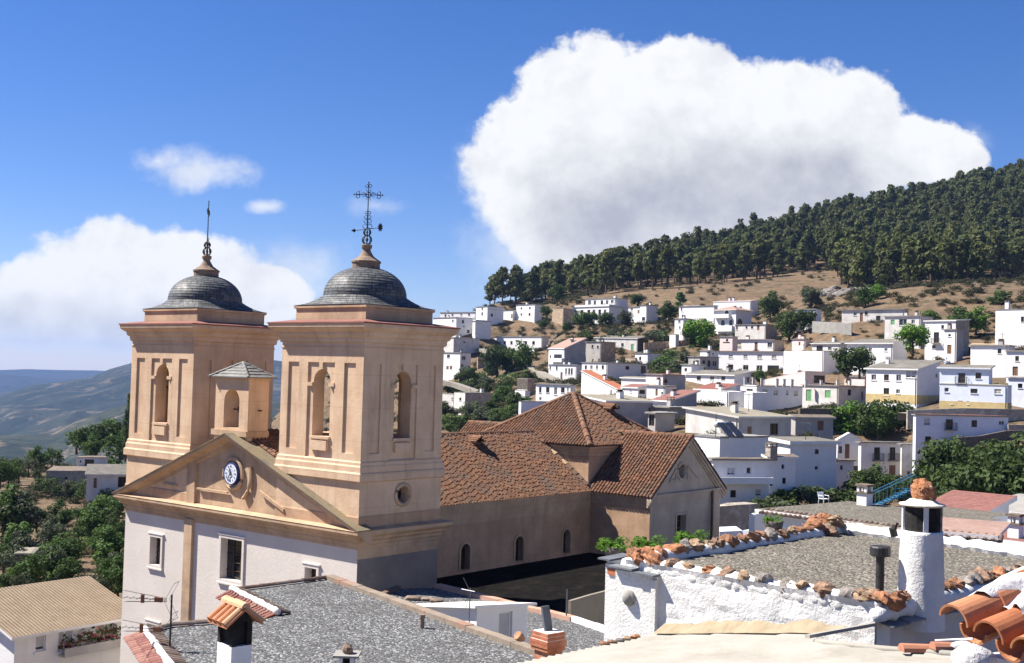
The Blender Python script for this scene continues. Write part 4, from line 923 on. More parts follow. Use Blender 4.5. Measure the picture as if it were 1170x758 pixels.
H_('low white house with a wide grey clay roof and square black windows', 784, 839, 858, 429.3, 441, 195, 52, wins=[(796, 429.9, 800.7, 434.6), (811, 429.9, 815.8, 434.6), (824, 430.2, 828.6, 434.6), (853.5, 431, 856, 437.5, 'd')], roof='mono', rr=.16, rl=0.0, rmat=LAUNA, over=.4)
H_('pinkish white wedge-topped house with a shaded porch behind the pillared terrace', 871, 920, 943, 424.5, 439, 190, 52, wins=[(930, 429, 942.5, 438, 'o')], wall=PINKW, roof='mono', rl=-.19, rr=0, rmat=PINKW, over=.02, thick=.1)
H_('long shade-blue two-storey house with grey shutters, in shade', 836, 839, 919, 440.5, 472, 185, 18, wins=[(884, 445.7, 889, 452, 's'), (898, 445.7, 901, 452, 's'), (907.2, 446.3, 911.6, 452.8, 's'), (871, 444.5, 877, 448, 's'), (906.8, 465.9, 910.6, 471), (896, 466, 900.5, 468.3)], wall=WHITEB, rmat=LAUNAB)
H_('cream house with a green door, a green window and a terrace with short pillars', 917, 958, 991, 441.5, 465, 178, 46, wins=[(921, 445.2, 927, 458.5, 'D'), (942.6, 446, 949, 454.8, 'g'), (968.8, 445.2, 972.4, 452.2), (984.2, 447.7, 986.4, 457, 'd')], wall=T2, rmat=LAUNAB)
H_('pink shed with a low brown roof behind the cream house with the green door', 965, 988, 1006, 431, 445, 187, 52, wall=PINKW, rmat=LAUNAB, wins=[(967.5, 435, 971.5, 440, 'o')])
H_('white walled yard block with a high lit front, left of a smaller white cube', 795.5, 832.6, 852, 448, 462, 160, 47, over=0, thick=.05, rmat=WHITE)
H_('small white cube in front of the long shade-blue house', 850.5, 860, 877.5, 449, 463.5, 158, 42, over=0, thick=.05, rmat=WHITE)
H_('white stair block with a dark slot behind the white walled yard', 846, 864.5, 867, 442, 450, 172, 52, wins=[(853, 444.5, 860, 447, 'o')], over=.02, rmat=WHITE)
H_('white house with a red tiled lean-to roof over a dark porch', 796, 824, 841, 446, 454, 172, 50, wins=[(799.5, 446.5, 803.5, 451.5, 'o'), (807, 446.8, 821, 451.5, 'o')], roof='mono', rr=.24, rmat=REDT, over=.5)
H_('house with a broad faded pink tile roof and a grey gable side', 746.3, 765, 796, 458.8, 465, 150, 40, roof='mono', rr=.27, rmat=PINKT, side=GREYR, over=.4)
H_('violet-white house with a red roof edge and a brown shaded side', 738, 757.5, 783, 428.5, 442, 178, 42, wins=[(759, 433.5, 762.5, 438.5, 'w', 1)], rmat=REDT, wall=PINKW, side=GREYR)
H_('small white house with a door in front of the violet-white house', 739, 760, 773, 441.8, 453, 166, 46, wins=[(749, 444.5, 751.5, 450.5, 'd'), (755.5, 448, 757.5, 451)], side=PINKW)
H_('low white house with a grey clay roof left of the violet-white house', 710, 738, 743, 433, 442, 186, 55, roof='mono', rr=.15, rmat=LAUNA, over=.3)
H_('low house with a small pinkish roof and a red-edged dark porch', 711, 729, 739.5, 443.8, 451, 170, 50, wins=[(720, 446.5, 721.5, 448.5), (730.5, 445.5, 737, 450.5, 'o')], roof='mono', rr=.22, rmat=PINKT)
H_('white house with a sloping top edge and a bright orange tile roof', 664, 706, 716, 445.5, 452, 190, 44, wins=[(697.5, 444.6, 699, 448.5, 'd')], roof='mono', rl=.30, rr=.06, rmat=ORANGET, over=.15)
H_('warehouse with a wide beige sheet roof and a grey shaded front', 661, 692.6, 746, 459.5, 489, 125, 34, wins=[(694, 464, 708, 468, 'o'), (741, 466, 744, 480, 'd')], wall=WHITE, side=GREYR, roof='mono', rl=.10, rmat=BEIGE, over=.3)
H_('pale concrete shed with a flat roof and a dark opening', 740.6, 749, 771, 473, 489, 118, 42, wins=[(741.5, 474, 747.5, 487, 'o')], wall=GREYR, rmat=CONCR, over=.3)
H_('concrete block with a chimney behind the pale concrete shed', 745, 765, 784, 466.5, 480, 126, 42, wall=CONCR, rmat=CONCR, chim=[(766, 466, .7, 1.0, GREYR)])
H_('long stone warehouse with a huge beige roof sloping towards the church', 783.5, 844, 904, 477.8, 498, 112, 36, wins=[(854, 487.5, 858.8, 497, 'd'), (880, 484, 889, 497, 'o')], wall=STONEW and T2, side=GREYR, roof='mono', rl=.085, rmat=BEIGE, over=.3)
H_('dark shed with a brownish clay roof at the end of the long stone warehouse', 904, 909, 952, 478, 492, 120, 24, wall=GREYR, rmat=LAUNAB, roof='mono', rl=.22, wins=[(934, 481, 941, 490, 'd')])
H_('white parapet block carrying a solar water heater', 790, 822.5, 878, 500.5, 525, 105, 42, over=.1, rmat=CONCR)
H_('grey-white house in shade with a long balcony parapet and a shuttered window', 811, 815, 879, 526, 588, 95, 16, wins=[(831, 534, 840, 543, 's'), (853, 534, 858.2, 541.5), (834.6, 560.3, 841, 568.6), (863, 558.6, 870, 567, 's')], wall=WHITE, rmat=LAUNAB, balc=[(815.5, 877, 544.5, 552, 1)])
H_('white house with a rubble tile roof and a stone chimney, between two taller ones', 874, 877.5, 909, 524, 570, 97, 22, wins=[(893, 531, 896, 535.8), (894, 546.2, 898, 553), (879.8, 549.8, 883.2, 555.4)], wall=WHITE, rmat=LAUNAB, roof='mono', rl=.22, chim=[(863, 521, .75, 1.0, STONEW)])
H_('tall white house with two tiny black windows above each other and damp stains', 877, 903, 956, 508, 568, 108, 28, wins=[(931, 513.7, 935.6, 518.9), (931, 532.5, 935.4, 537.6)], wall=WHITE, rmat=LAUNA, roof='mono', rl=.06, over=.3, thick=.35)
H_('long house in shade with wooden balcony doors and iron railings', 981, 984, 1031, 506, 551, 140, 14, wins=[(998.8, 511.3, 1005.3, 526, 'b'), (1016.6, 511.3, 1022.8, 526, 'b'), (997.3, 534, 1006, 543), (1016, 531.7, 1023, 550, 'd')], wall=WHITE, rmat=LAUNA, over=.35)
H_('beige-grey house with one balcony door, right end of the railing row', 1029, 1030.5, 1073.5, 508, 553, 139, 14, wins=[(1053.9, 513.5, 1061.2, 531, 'b'), (1036.5, 538, 1040.6, 545)], wall=T2, rmat=CONCR, over=.35)
H_('small white gabled loggia house left of the railing row', 955, 957, 984, 503, 530, 143, 14, wins=[(958.5, 510, 962, 518), (965.5, 507.5, 970.5, 524, 'd'), (966, 495.5, 968.3, 499.5)], wall=WHITE, roof='gy', rise=1.0, rmat=WHITE, over=.1)
H_('low white block with one tiny window and a brown roof edge below the loggia', 951, 953.5, 975.5, 527, 572, 125, 20, wins=[(960, 531.8, 963.2, 537)], wall=WHITE, rmat=LAUNAB)
H_('large white house with a grey clay roof, a bay window and a yellow plinth', 990, 1048, 1074.5, 422.8, 457, 155, 56, wins=[(995.7, 428, 1000.9, 434.6), (1010, 428, 1015.5, 435), (1024, 428.2, 1029.4, 435.7), (1009.7, 443.5, 1015.8, 452.4, 'w'), (1023.7, 445, 1028.2, 450.2), (1035, 423.5, 1046.5, 432, 's'), (1069, 427, 1071.5, 432)], roof='mono', rr=.20, rmat=LAUNA, over=.35, plinth=YELLOW, chim=[(1014.5, 417, .55, 1.0, WHITE)])
H_('shade-blue white house with a yellow plinth and a long diagonal shadow, lower storey', 1073.7, 1151, 1156, 441.5, 466.5, 145, 66, wins=[(1079, 443, 1084, 448.3), (1108.8, 444.2, 1116.8, 449.7), (1136, 444.5, 1144, 450.3, 's'), (1094.3, 458, 1100, 467.5, 'd'), (1086.5, 458.3, 1088.5, 460.2), (1105, 458.3, 1107, 460.2)], wall=WHITEB, rmat=CONCR, plinth=YELLOW, over=.05)
H_('upper storey with a balcony door under a grey roof, on the yellow-plinth shade-blue house', 1073.7, 1130, 1134, 421.8, 441.6, 146.5, 66, wins=[(1095, 426.4, 1102.8, 438, 'b'), (1114.6, 426, 1121, 433)], wall=WHITEB, roof='mono', rr=.20, rmat=LAUNA, ground=False, ext=.2, over=.35)
H_('blank white block under a brown roof edge above the blue house', 1109, 1133.5, 1138, 395.3, 414, 166, 58, rmat=LAUNAB, over=.3)
H_('tall white corner house with one window in a diagonal shadow', 1133, 1152, 1160, 395.5, 432, 161, 58, wins=[(1139.8, 398.6, 1144.2, 404.2)], rmat=LAUNAB, over=.3)
H_('white terrace house with a brown door at the right edge of the picture', 1150, 1178, 1184, 402, 430, 157, 60, wins=[(1160, 407, 1164.2, 412.8), (1157, 419, 1163, 428, 'd')])
H_('shade-blue low house with one window at the right edge, below the terrace house', 1152, 1176, 1182, 432.5, 465, 149, 60, wins=[(1163, 438.4, 1168.2, 443.8)], wall=WHITEB)
H_('tall white house with a round white chimney at the far right', 1137.5, 1182, 1190, 353.5, 395, 190, 58, chim=[(1142, 353, .8, 1.6, WHITE)], wins=[(1166.5, 362, 1170, 368)], over=.1)
H_('white house with a red balcony and a grey roof, brown stone side', 1057, 1092, 1107.5, 367, 403, 185, 54, wins=[(1067, 379.8, 1072.8, 392, 'b'), (1064.9, 394.6, 1068.9, 398.8), (1075.5, 371.5, 1078.5, 376)], roof='mono', rr=.08, side=STONEW)
H_('narrow white block with a wooden door in front of the red balcony house', 1079, 1093, 1100.5, 377, 409, 180, 54, wins=[(1083.3, 381.8, 1086.4, 384.9), (1082.3, 394.3, 1087, 404.5, 'd')], side=GREYR, rmat=REDT)
H_('cream boxy house with a green window and a shaded underside', 1011, 1052, 1066, 361.5, 392, 200, 56, wins=[(1017.8, 365.6, 1022.2, 371.2, 'g'), (1027.3, 364.6, 1036, 372), (1041.4, 365.4, 1045.2, 370.4), (1021.8, 381.2, 1026.6, 386.2), (1030, 382, 1033, 386)], wall=T2, over=.3)
H_('long low white cottage row with a black roof edge below the rocks', 962, 1033, 1037, 353.8, 368, 225, 62, wins=[(975.3, 356.8, 978.8, 361), (982.6, 357.4, 986, 366.5, 'd'), (988, 356, 991.5, 360), (1001, 361, 1006, 366.5, 'o')], wall=T2, over=.35, rmat=LAUNA)
H_('white open carport with a flat roof beside dark bushes', 909, 933, 938.5, 353.8, 366, 240, 56, wins=[(912, 356.9, 929, 365.5, 'o'), (931, 357, 932.5, 359.3)], name='carport', cat='carport')
H_('white house half behind a tree, under a broad grey clay roof', 968, 1020, 1036, 392.8, 422, 190, 56, wins=[(972.3, 397.8, 975.6, 401.4), (992.5, 397.6, 996.1, 401.3), (1010.5, 398, 1014, 401.5)], roof='mono', rr=.17, rmat=LAUNA, over=.4)
H_('old house with a sagging grey roof and a brick front above the white cube', 928, 960, 969, 393, 405, 214, 50, wins=[(933, 395, 940, 401.5, 'o'), (946, 396, 950, 400.5)], wall=T2, roof='mono', rr=.17, rmat=LAUNA, over=.4)
H_('tiny pinkish house with a balcony column left of the sagging roof', 905, 920, 927, 388, 403, 226, 50, wins=[(912.5, 391, 914.5, 395, 'd'), (918, 393, 919.5, 397)], wall=PINKW)
H_('long shade-blue house with a balcony, small windows and a pink tile edge', 1043.5, 1046.5, 1152, 474.5, 500, 138, 10, wins=[(1056, 477.6, 1062.8, 486.2, 's'), (1080.7, 479.2, 1088.7, 491, 'b'), (1110, 480.3, 1116.4, 488.2), (1141.3, 481, 1147.6, 486), (1057, 498.8, 1063.8, 506)], wall=WHITEB, rmat=PINKT, over=.2, ext=5)
# ---- left side of the village below the lane
H_('white end house with a long grey retaining side, below the lane on the left', 519, 531.5, 562, 449.5, 471, 210, 40, wins=[(524.8, 454.5, 527, 458)], side=STONEW, wall=T2, over=.02)
H_('low broken white ruin beside the right tower', 500, 518, 521, 451, 462, 214, 55, wins=[(517, 454.5, 518.8, 457, 'w', 0)], wall=T2, name='ruin', cat='ruin', over=.02)
H_('long white house with tall dark windows just behind the church roof', 612.5, 652, 657, 440.5, 459, 190, 60, wins=[(616, 442.2, 618.5, 449), (624, 442.6, 627.6, 449), (633.2, 442.8, 636.3, 451.2), (641, 442.8, 645, 449), (648, 443, 649.5, 447.5), (616.3, 454, 618.5, 458.5, 'd')])
H_('blank shade-blue block left of the tip of the church roof', 592.8, 595.5, 637, 459.5, 480, 170, 30, wall=WHITEB, over=.05, rmat=CONCR)
H_('white yard wall house with a dark doorway left of the long white house', 588.5, 600, 605.5, 447, 456.5, 206, 46, wins=[(590.3, 448.3, 592.5, 452.5, 'd')], over=.02, rmat=WHITE)
H_('dark roofless ruin with one white pillar above the yard wall', 591, 603, 611, 433.5, 449, 212, 46, wall=DARKST, side=TANR, name='ruin', cat='ruin', over=.02, rmat=LAUNAB)
# ---- free-standing walls of the village
def garden_wall(label, pts, hgt, thick, m, name='stone_wall', cat='wall', crenel=0, ext=2.0, group=None, niches=0):
    """pts: (column, foot row, distance)"""
    w_ = [P(*p) for p in pts]; o = w_[0]; root = MB()
    for a, c in zip(w_, w_[1:]):
        n = Vector((a.y - c.y, c.x - a.x, 0)).normalized() * thick
        if n.y < 0: n = -n
        root.prism([a - o - Vector((0, 0, ext)), c - o - Vector((0, 0, ext)), c - o + Vector((0, 0, hgt)), a - o + Vector((0, 0, hgt))], n)
        L = (c - a).length
        if crenel:
            k = max(2, int(L / 1.6))
            for i in range(k):
                f0, f1 = (i + .05) / k, (i + .95) / k; p, q = a.lerp(c, f0) - o, a.lerp(c, f1) - o; t = (p + q) / 2; Zp = Vector((0, 0, hgt))
                root.prism([p + Zp, q + Zp, t + Zp + Vector((0, 0, crenel))], n)
        if niches:
            k = max(2, int(L / 2.2))
            for i in range(k):
                p = a.lerp(c, (i + .5) / k) - o; u = (c - a).normalized(); root.obox(p + u * -.3 - n.normalized() * .35 - Vector((0, 0, 1)), u * .6, n.normalized() * .36, Vector((0, 0, hgt * random.uniform(.75, 1.05) + 1)))
        for p in (a, c): GROUND.append((p.x, p.y, p.z - .4))
    ob = root.build(name, [m], None, loc=tuple(o)); tag(ob, label, cat, group); return ob
garden_wall('buttressed tan stone retaining wall below the slim tower house', [(736, 403, 266), (766, 401, 268), (791, 399, 270)], 2.9, .5, TANR, niches=1)
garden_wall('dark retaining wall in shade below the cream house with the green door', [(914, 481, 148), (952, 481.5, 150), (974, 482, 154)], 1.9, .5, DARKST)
garden_wall('white zigzag-topped garden wall among the trees', [(980, 487, 158), (1009, 486, 160)], 1.3, .35, T2, crenel=.55)
garden_wall('pale shade-blue garden wall to the right of the zigzag wall', [(1010.5, 486, 160), (1037.5, 488, 157)], 2.0, .4, WHITEB)
garden_wall('long rough stone retaining wall along the street under the blue house', [(1037, 475, 142), (1100, 472.5, 142), (1178, 474, 143)], .75, .5, STONEW)
garden_wall('grey stepped stone wall below the long bluish house with the pink edge', [(1094, 508, 134), (1120, 506, 134), (1150, 500, 135), (1180, 499, 136)], .9, .4, DARKST)
garden_wall('brown stone terrace wall at the right edge above the grey stepped wall', [(1152, 497, 139), (1180, 497, 139)], 1.4, .4, STONEW)
garden_wall('dark earth bank wall under the lane with the low white house', [(546, 417, 300), (572, 416, 305), (600, 412, 312)], 2.6, .6, TANR)
garden_wall('short stone fence wall with posts below the cottage row', [(928, 371, 228), (955, 372, 222), (973, 374, 219)], .8, .25, CONCR)
# terrace pillars in front of the pinkish house, each on the roof edge
for x, y in ((851.5, 437.5), (861, 437.8), (870.5, 438.6), (888, 439.2), (896, 439.6), (905, 440), (921, 440.6), (938.5, 440.8), (957, 441)):
    p = P(x, y, 181); m = MB(); m.box(-.24, .24, -.24, .24, -.5, 1.0, 0); m.box(-.3, .3, -.3, .3, 1.0, 1.08, 0)
    o = m.build('terrace_pillar', [T2], None, loc=tuple(p)); tag(o, 'short white pillar on the terrace edge above the long bluish house', 'pillar', 'white pillars along the terrace edge')
# solar water heater on the parapet block
sw = P(834, 500.5, 101); root = empty('solar_water_heater', tuple(sw), math.radians(40), 'solar water heater with tilted dark panels and a pale tank on the white parapet block', 'solar heater')
m = MB()
for s_ in (-1, 1): m.prism([(s_ * .62 - .5, -.7, .15), (s_ * .62 + .5, -.7, .15), (s_ * .62 + .5, .7, 1.35), (s_ * .62 - .5, .7, 1.35)], (0, -.04, .06))
m.build('solar_panel', [mat('dark solar panel', (.03, .035, .05), (.04, .045, .06), 2, .25)], root)
m = MB(); m.tube([(-1.0, .85, 1.2), (1.0, .85, 1.2)], .28, 14); m.build('tank', [mat('pale metal tank', (.62, .63, .65), (.5, .51, .53), 2, .35, metal=.4)], root, smooth=True)
m = MB()
for s_ in (-1.05, 1.05):
    m.tube([(s_, .85, 0), (s_, .85, 1.0)], .03, 5); m.tube([(s_, -.7, .0), (s_, .85, 1.3)], .03, 5); m.tube([(s_, -.7, 0), (s_, .85, 0)], .03, 5)
m.build('stand', [IRON], root)
# ================================================================== terrain
EXTRA = [(0, 4, -12), (-25, 10, -14), (25, 8, -12), (-12, 30, -15.5), (0, 36, -14), (12, 30, -13), (30, 30, -13), (-20, 45, -16.5), (-45, 40, -19), (-30, 62, -17.8), (-5, 60, -14), (20, 55, -14), (40, 60, -14),
         (10, 80, -14.5), (30, 85, -15), (50, 90, -14), (-25, 85, -17.5), (-50, 90, -18), (-10, 100, -17), (-45, 150, -17.5), (-62, 150, -16.8), (-80, 150, -18), (-62, 200, -18), (-95, 220, -21), (-40, 220, -21),
         (-60, 260, -24), (-110, 280, -30), (-30, 300, -32), (-15, 160, -19), (-60, 360, -48), (-110, 400, -60), (-30, 420, -45), (-200, 300, -45)]
EXTRA = [(x * far(y) / y, far(y), z * far(y) / y) if y > 80 else (x, y, z) for x, y, z in EXTRA]
def pt(u, v, d): p = P(u, v, d); EXTRA.append((p.x, p.y, p.z))
for q in ((580, 360, 410), (640, 345, 415), (700, 331, 400), (760, 328, 395), (800, 325, 390), (850, 322, 385), (900, 316, 380), (950, 314, 372), (1000, 334, 330), (1060, 330, 325), (1120, 328, 320), (1175, 326, 318),
          (690, 347, 360), (760, 345, 335), (880, 350, 300), (960, 350, 262), (1040, 352, 240), (1110, 358, 230), (1170, 352, 228),
          (575, 356, 440), (650, 330, 485), (700, 318, 505), (760, 303, 525), (820, 290, 540), (900, 271, 560), (950, 257, 570), (1000, 249, 580), (1060, 238, 590), (1100, 227, 600), (1170, 211, 610), (1230, 196, 620),
          (950, 285, 470), (1050, 285, 450), (1150, 275, 450), (850, 305, 470), (1230, 300, 400),
          (520, 372, 420), (480, 392, 420), (440, 420, 420), (560, 430, 290), (540, 445, 255), (530, 455, 235), (560, 476, 215), (600, 468, 195), (545, 490, 190), (700, 372, 300), (760, 395, 272), (740, 375, 295), (640, 375, 320), (760, 425, 240), (700, 410, 250),
          (900, 372, 245), (950, 378, 235), (1000, 375, 222), (925, 385, 232), (1090, 405, 190), (1120, 425, 165), (960, 455, 178), (985, 460, 165), (1130, 510, 132), (1100, 560, 108), (1170, 560, 105), (1000, 575, 112), (1040, 575, 110), (850, 600, 88), (900, 590, 84)): pt(*q)
for x, y, z in ((-150, 700, -120), (0, 760, -60), (150, 760, 40), (300, 760, 90), (420, 700, 120), (420, 420, 90), (260, 200, 15), (160, 80, -8), (-200, 120, -22), (-220, 520, -110)): EXTRA.append((x * far(y) / y, far(y), z * far(y) / y))
TP = np.array(GROUND + EXTRA, float)
# average points that crowd together
keep = {}
for p in TP: keep.setdefault((int(p[0] // 5), int(p[1] // 5)), []).append(p)
TP = np.array([np.array([np.mean([q[0] for q in v]), np.mean([q[1] for q in v]), np.min([q[2] for q in v]) * .5 + np.mean([q[2] for q in v]) * .5]) for v in keep.values()])
SCL = 140.0
def _phi(r2): return 0.5 * r2 * np.log(r2 + 1e-12)
_X = TP[:, :2] / SCL; _n = len(_X)
_K = _phi(((_X[:, None] - _X[None]) ** 2).sum(-1)) + np.eye(_n) * 2e-3
_Pm = np.c_[np.ones(_n), _X]; _A = np.zeros((_n + 3, _n + 3)); _A[:_n, :_n] = _K; _A[:_n, _n:] = _Pm; _A[_n:, :_n] = _Pm.T
_W = np.linalg.solve(_A, np.r_[TP[:, 2], 0, 0, 0])
def vnoise(x, y, s, seed=0):
    x, y = np.asarray(x) / s, np.asarray(y) / s; xi, yi = np.floor(x), np.floor(y); fx, fy = x - xi, y - yi
    fx, fy = fx * fx * (3 - 2 * fx), fy * fy * (3 - 2 * fy)
    def h(a, b): v = np.sin(a * 127.1 + b * 311.7 + seed * 74.7) * 43758.5453; return v - np.floor(v)
    return (h(xi, yi) * (1 - fx) + h(xi + 1, yi) * fx) * (1 - fy) + (h(xi, yi + 1) * (1 - fx) + h(xi + 1, yi + 1) * fx) * fy
def fbm(x, y, s, o=4, seed=0): return sum(vnoise(x, y, s / 2 ** k, seed + k) * .5 ** k for k in range(o)) / sum(.5 ** k for k in range(o)) - .5
def terr(x, y):
    x, y = np.atleast_1d(np.asarray(x, float)), np.atleast_1d(np.asarray(y, float))
    q = np.c_[x, y] / SCL; z = np.zeros(len(q))
    for i in range(0, len(q), 4000):
        c = q[i:i + 4000]; z[i:i + 4000] = _phi(((c[:, None] - _X[None]) ** 2).sum(-1)) @ _W[:_n] + np.c_[np.ones(len(c)), c] @ _W[_n:]
    r = np.hypot(x, y); g = np.clip((r - 950) / 350, 0, 1); g = g * g * (3 - 2 * g)
    z = z * (1 - g) + (-200) * g
    return z + fbm(x, y, 9, 3, 3) * np.clip((r - 60) / 200, 0, 1) * 1.6
NA, ND = 320, 340
az = np.radians(np.linspace(-50, 50, NA)); dd = np.geomspace(3, 2200, ND)
AZm, DDm = np.meshgrid(az, dd); gx, gy = DDm * np.sin(AZm), DDm * np.cos(AZm)
gz = terr(gx.ravel(), gy.ravel()).reshape(gx.shape)
# nothing may bury the foot of a house as seen from the lookout: keep the ground under each sight line
for c0, c1 in CAPS:
    a0, a1 = sorted((math.atan2(c0.x, c0.y), math.atan2(c1.x, c1.y))); D = math.hypot(c0.x, c0.y); z = c0.z
    j = np.where((az > a0 - .001) & (az < a1 + .001))[0]; i = np.where(dd < D + 1.5)[0]
    if not len(j) or not len(i): continue
    cap = (z / D) * dd[i] - .25
    gz[np.ix_(i, j)] = np.minimum(gz[np.ix_(i, j)], cap[:, None])
for _ in range(2):
    g2 = np.pad(gz, 1, mode='edge'); gz = np.minimum(gz + .15, (g2[1:-1, :-2] + g2[1:-1, 2:] + 2 * g2[1:-1, 1:-1] + g2[:-2, 1:-1] + g2[2:, 1:-1]) / 6)
LDD = np.log(dd)
def terr(x, y):
    x, y = np.atleast_1d(np.asarray(x, float)), np.atleast_1d(np.asarray(y, float)); r = np.hypot(x, y); a = np.arctan2(x, y)
    fi = np.clip((np.log(np.maximum(r, 3.01)) - LDD[0]) / (LDD[1] - LDD[0]), 0, ND - 1.001); fj = np.clip((a - az[0]) / (az[1] - az[0]), 0, NA - 1.001); i, j = fi.astype(int), fj.astype(int); fi -= i; fj -= j
    return (gz[i, j] * (1 - fj) + gz[i, j + 1] * fj) * (1 - fi) + (gz[i + 1, j] * (1 - fj) + gz[i + 1, j + 1] * fj) * fi
def tz(x, y): return float(terr([x], [y])[0])
m = MB(); m.v = list(map(tuple, np.c_[gx.ravel(), gy.ravel(), gz.ravel()]))
m.f = [(i * NA + j, i * NA + j + 1, (i + 1) * NA + j + 1, (i + 1) * NA + j) for i in range(ND - 1) for j in range(NA - 1)]; m.m = [0] * len(m.f)
def ground_mat():
    mt, q, p = new_mat('dry hillside earth'); v = coord(q)
    col = q.mix(q.mr(q.noise(v, .09, 6, .6), .38, .62), (0.152, 0.103, 0.063), (0.108, 0.079, 0.051))
    col = q.mix(q.mr(q.noise(v, .5, 6, .65), .45, .7), col, (0.21, 0.15, 0.095))
    col = q.mix(q.mr(q.noise(v, .16, 7, .7, .6), .54, .66, 0, .8), col, (0.042, 0.047, 0.022))
    col = q.mix(q.mr(q.noise(v, .9, 4, .7), .62, .72, 0, .7), col, (0.175, 0.16, 0.14))
    q.L(col, p.inputs['Base Color']); p.inputs['Roughness'].default_value = .95; p.inputs['Specular IOR Level'].default_value = .1
    bn = q.n('ShaderNodeBump'); bn.inputs['Distance'].default_value = .5; q.L(q.noise(v, .7, 6, .7), bn.inputs['Height']); q.L(bn.outputs[0], p.inputs['Normal']); return mt
gm = ground_mat()
tag(m.build('terrain', [gm], smooth=True), kind='structure')
# dry grass band and the distant ranges
def mountain(name, crest, dist, foot_d, foot_z, rough, seed, cols, back=1.35):
    """crest: [(pixel column, pixel row), ...] of the skyline of this range at the given distance"""
    N, M_ = 260, 90; xs = np.linspace(crest[0][0], crest[-1][0], N); ys = np.interp(xs, [c[0] for c in crest], [c[1] for c in crest])
    V = []
    for i in range(N):
        r = ray(xs[i], ys[i]); top = np.array(r) * dist / r.y
        for j in range(M_ + 1):
            f = j / M_
            if f < .8: g = f / .8; y = foot_d + (dist - foot_d) * g; z = foot_z + (top[2] - foot_z) * (g ** 1.25)
            else: g = (f - .8) / .2; y = dist + dist * (back - 1) * g; z = top[2] - (top[2] - foot_z) * g ** 1.2
            x = top[0] * y / dist; V.append((x, y, z, math.sin(min(f / .8, 1) * math.pi) ** .7 if f < .8 else .0))
    V = np.array(V); nz_ = fbm(V[:, 0], V[:, 1], rough * 6, 5, seed); rid = 1 - 2 * np.abs(fbm(V[:, 0] + V[:, 1] * .5, V[:, 1] - V[:, 0] * .3, rough * 5, 4, seed + 9))
    V[:, 2] += (nz_ * .9 + (rid - .75) * .9) * rough * V[:, 3]
    m = MB(); m.v = list(map(tuple, V[:, :3])); K = M_ + 1
    m.f = [(i * K + j, (i + 1) * K + j, (i + 1) * K + j + 1, i * K + j + 1) for i in range(N - 1) for j in range(M_)]; m.m = [0] * len(m.f)
    mt, q, p = new_mat(name + ' scrub'); v = coord(q)
    col = q.mix(q.mr(q.noise(v, .006, 7, .65, .8), .42, .58), cols[0], cols[1])
    col = q.mix(q.mr(q.noise(v, .007, 8, .72, 1.2), .53, .60, 0, .9), col, cols[2])
    col = q.mix(q.mr(q.noise(v, .035, 6, .75), .50, .62, 0, .75), col, tuple(c * .5 for c in cols[0]))
    q.L(col, p.inputs['Base Color']); p.inputs['Roughness'].default_value = 1; p.inputs['Specular IOR Level'].default_value = 0
    tag(m.build(name, [mt], smooth=True), kind='structure')
mountain('far_mountains', [(-260, 432), (-80, 424), (0, 423), (30, 422), (70, 423), (110, 423.5), (150, 425), (230, 424), (320, 419), (420, 424), (560, 440)], 9500, 5200, -420, 300, 3, [(0.020, 0.026, 0.026), (0.028, 0.033, 0.03), (0.045, 0.043, 0.036)])
mountain('mountains', [(-260, 470), (-60, 462), (0, 452), (40, 440), (75, 436), (105, 431), (125, 422), (150, 415), (185, 408), (240, 404), (300, 410), (330, 414), (400, 425), (520, 455)], 5000, 2100, -330, 270, 5, [(0.022, 0.030, 0.026), (0.036, 0.042, 0.033), (0.12, 0.10, 0.075)])
mountain('foothills', [(-260, 510), (-40, 503), (0, 500), (60, 496), (90, 480), (150, 460), (200, 452), (330, 460), (450, 480)], 2600, 1250, -230, 110, 8, [(0.028, 0.036, 0.025), (0.045, 0.05, 0.032), (0.14, 0.115, 0.08)])
m = MB(); R_ = 16000
m.add([(-R_, -R_, -430), (R_, -R_, -430), (R_, R_, -430), (-R_, R_, -430)], [(0, 1, 2, 3)])
tag(m.build('valley_floor', [gm]), kind='structure')
# near ground behind and beside the photographer so that the sheet goes all the way round
m = MB(); n = 48
for i in range(n):
    a, c = 2 * math.pi * i / n, 2 * math.pi * (i + 1) / n
    if -50 < (math.degrees(math.pi / 2 - (a + c) / 2) + 180) % 360 - 180 < 50: continue
    for r0, r1, z0, z1 in ((2, 80, -9.5, -16), (80, 600, -16, -60), (600, 3000, -60, -429)): m.quad((r0 * math.cos(a), r0 * math.sin(a), z0), (r1 * math.cos(a), r1 * math.sin(a), z1), (r1 * math.cos(c), r1 * math.sin(c), z1), (r0 * math.cos(c), r0 * math.sin(c), z0))
tag(m.build('ground', [gm]), kind='structure')
# lane up to the skyline cluster and the paved street (follow the terrain)
def strip_road(name, pts, wd, m_, lift=.12, px=True):
    w_ = [P(*p) if px else Vector(p) for p in pts]; fine = []
    for a, c in zip(w_, w_[1:]):
        k = max(2, int((c - a).length / 3))
        fine += [a.lerp(c, i / k) for i in range(k)]
    fine.append(w_[-1]); m = MB(); vs = []
    for i, p in enumerate(fine):
        t = fine[min(i + 1, len(fine) - 1)] - fine[max(i - 1, 0)]; s = Vector((-t.y, t.x, 0)).normalized() * wd / 2
        for q in (p - s, p + s): vs.append((q.x, q.y, p.z + lift))
    k = len(fine); m.add(vs + [(x, y, z - 1.2) for x, y, z in vs], [(2 * i, 2 * i + 2, 2 * i + 3, 2 * i + 1) for i in range(k - 1)] + [(2 * i, 2 * k + 2 * i, 2 * k + 2 * i + 2, 2 * i + 2) for i in range(k - 1)] + [(2 * i + 1, 2 * i + 3, 2 * k + 2 * i + 3, 2 * k + 2 * i + 1) for i in range(k - 1)])
    tag(m.build(name, [m_]), kind='structure')
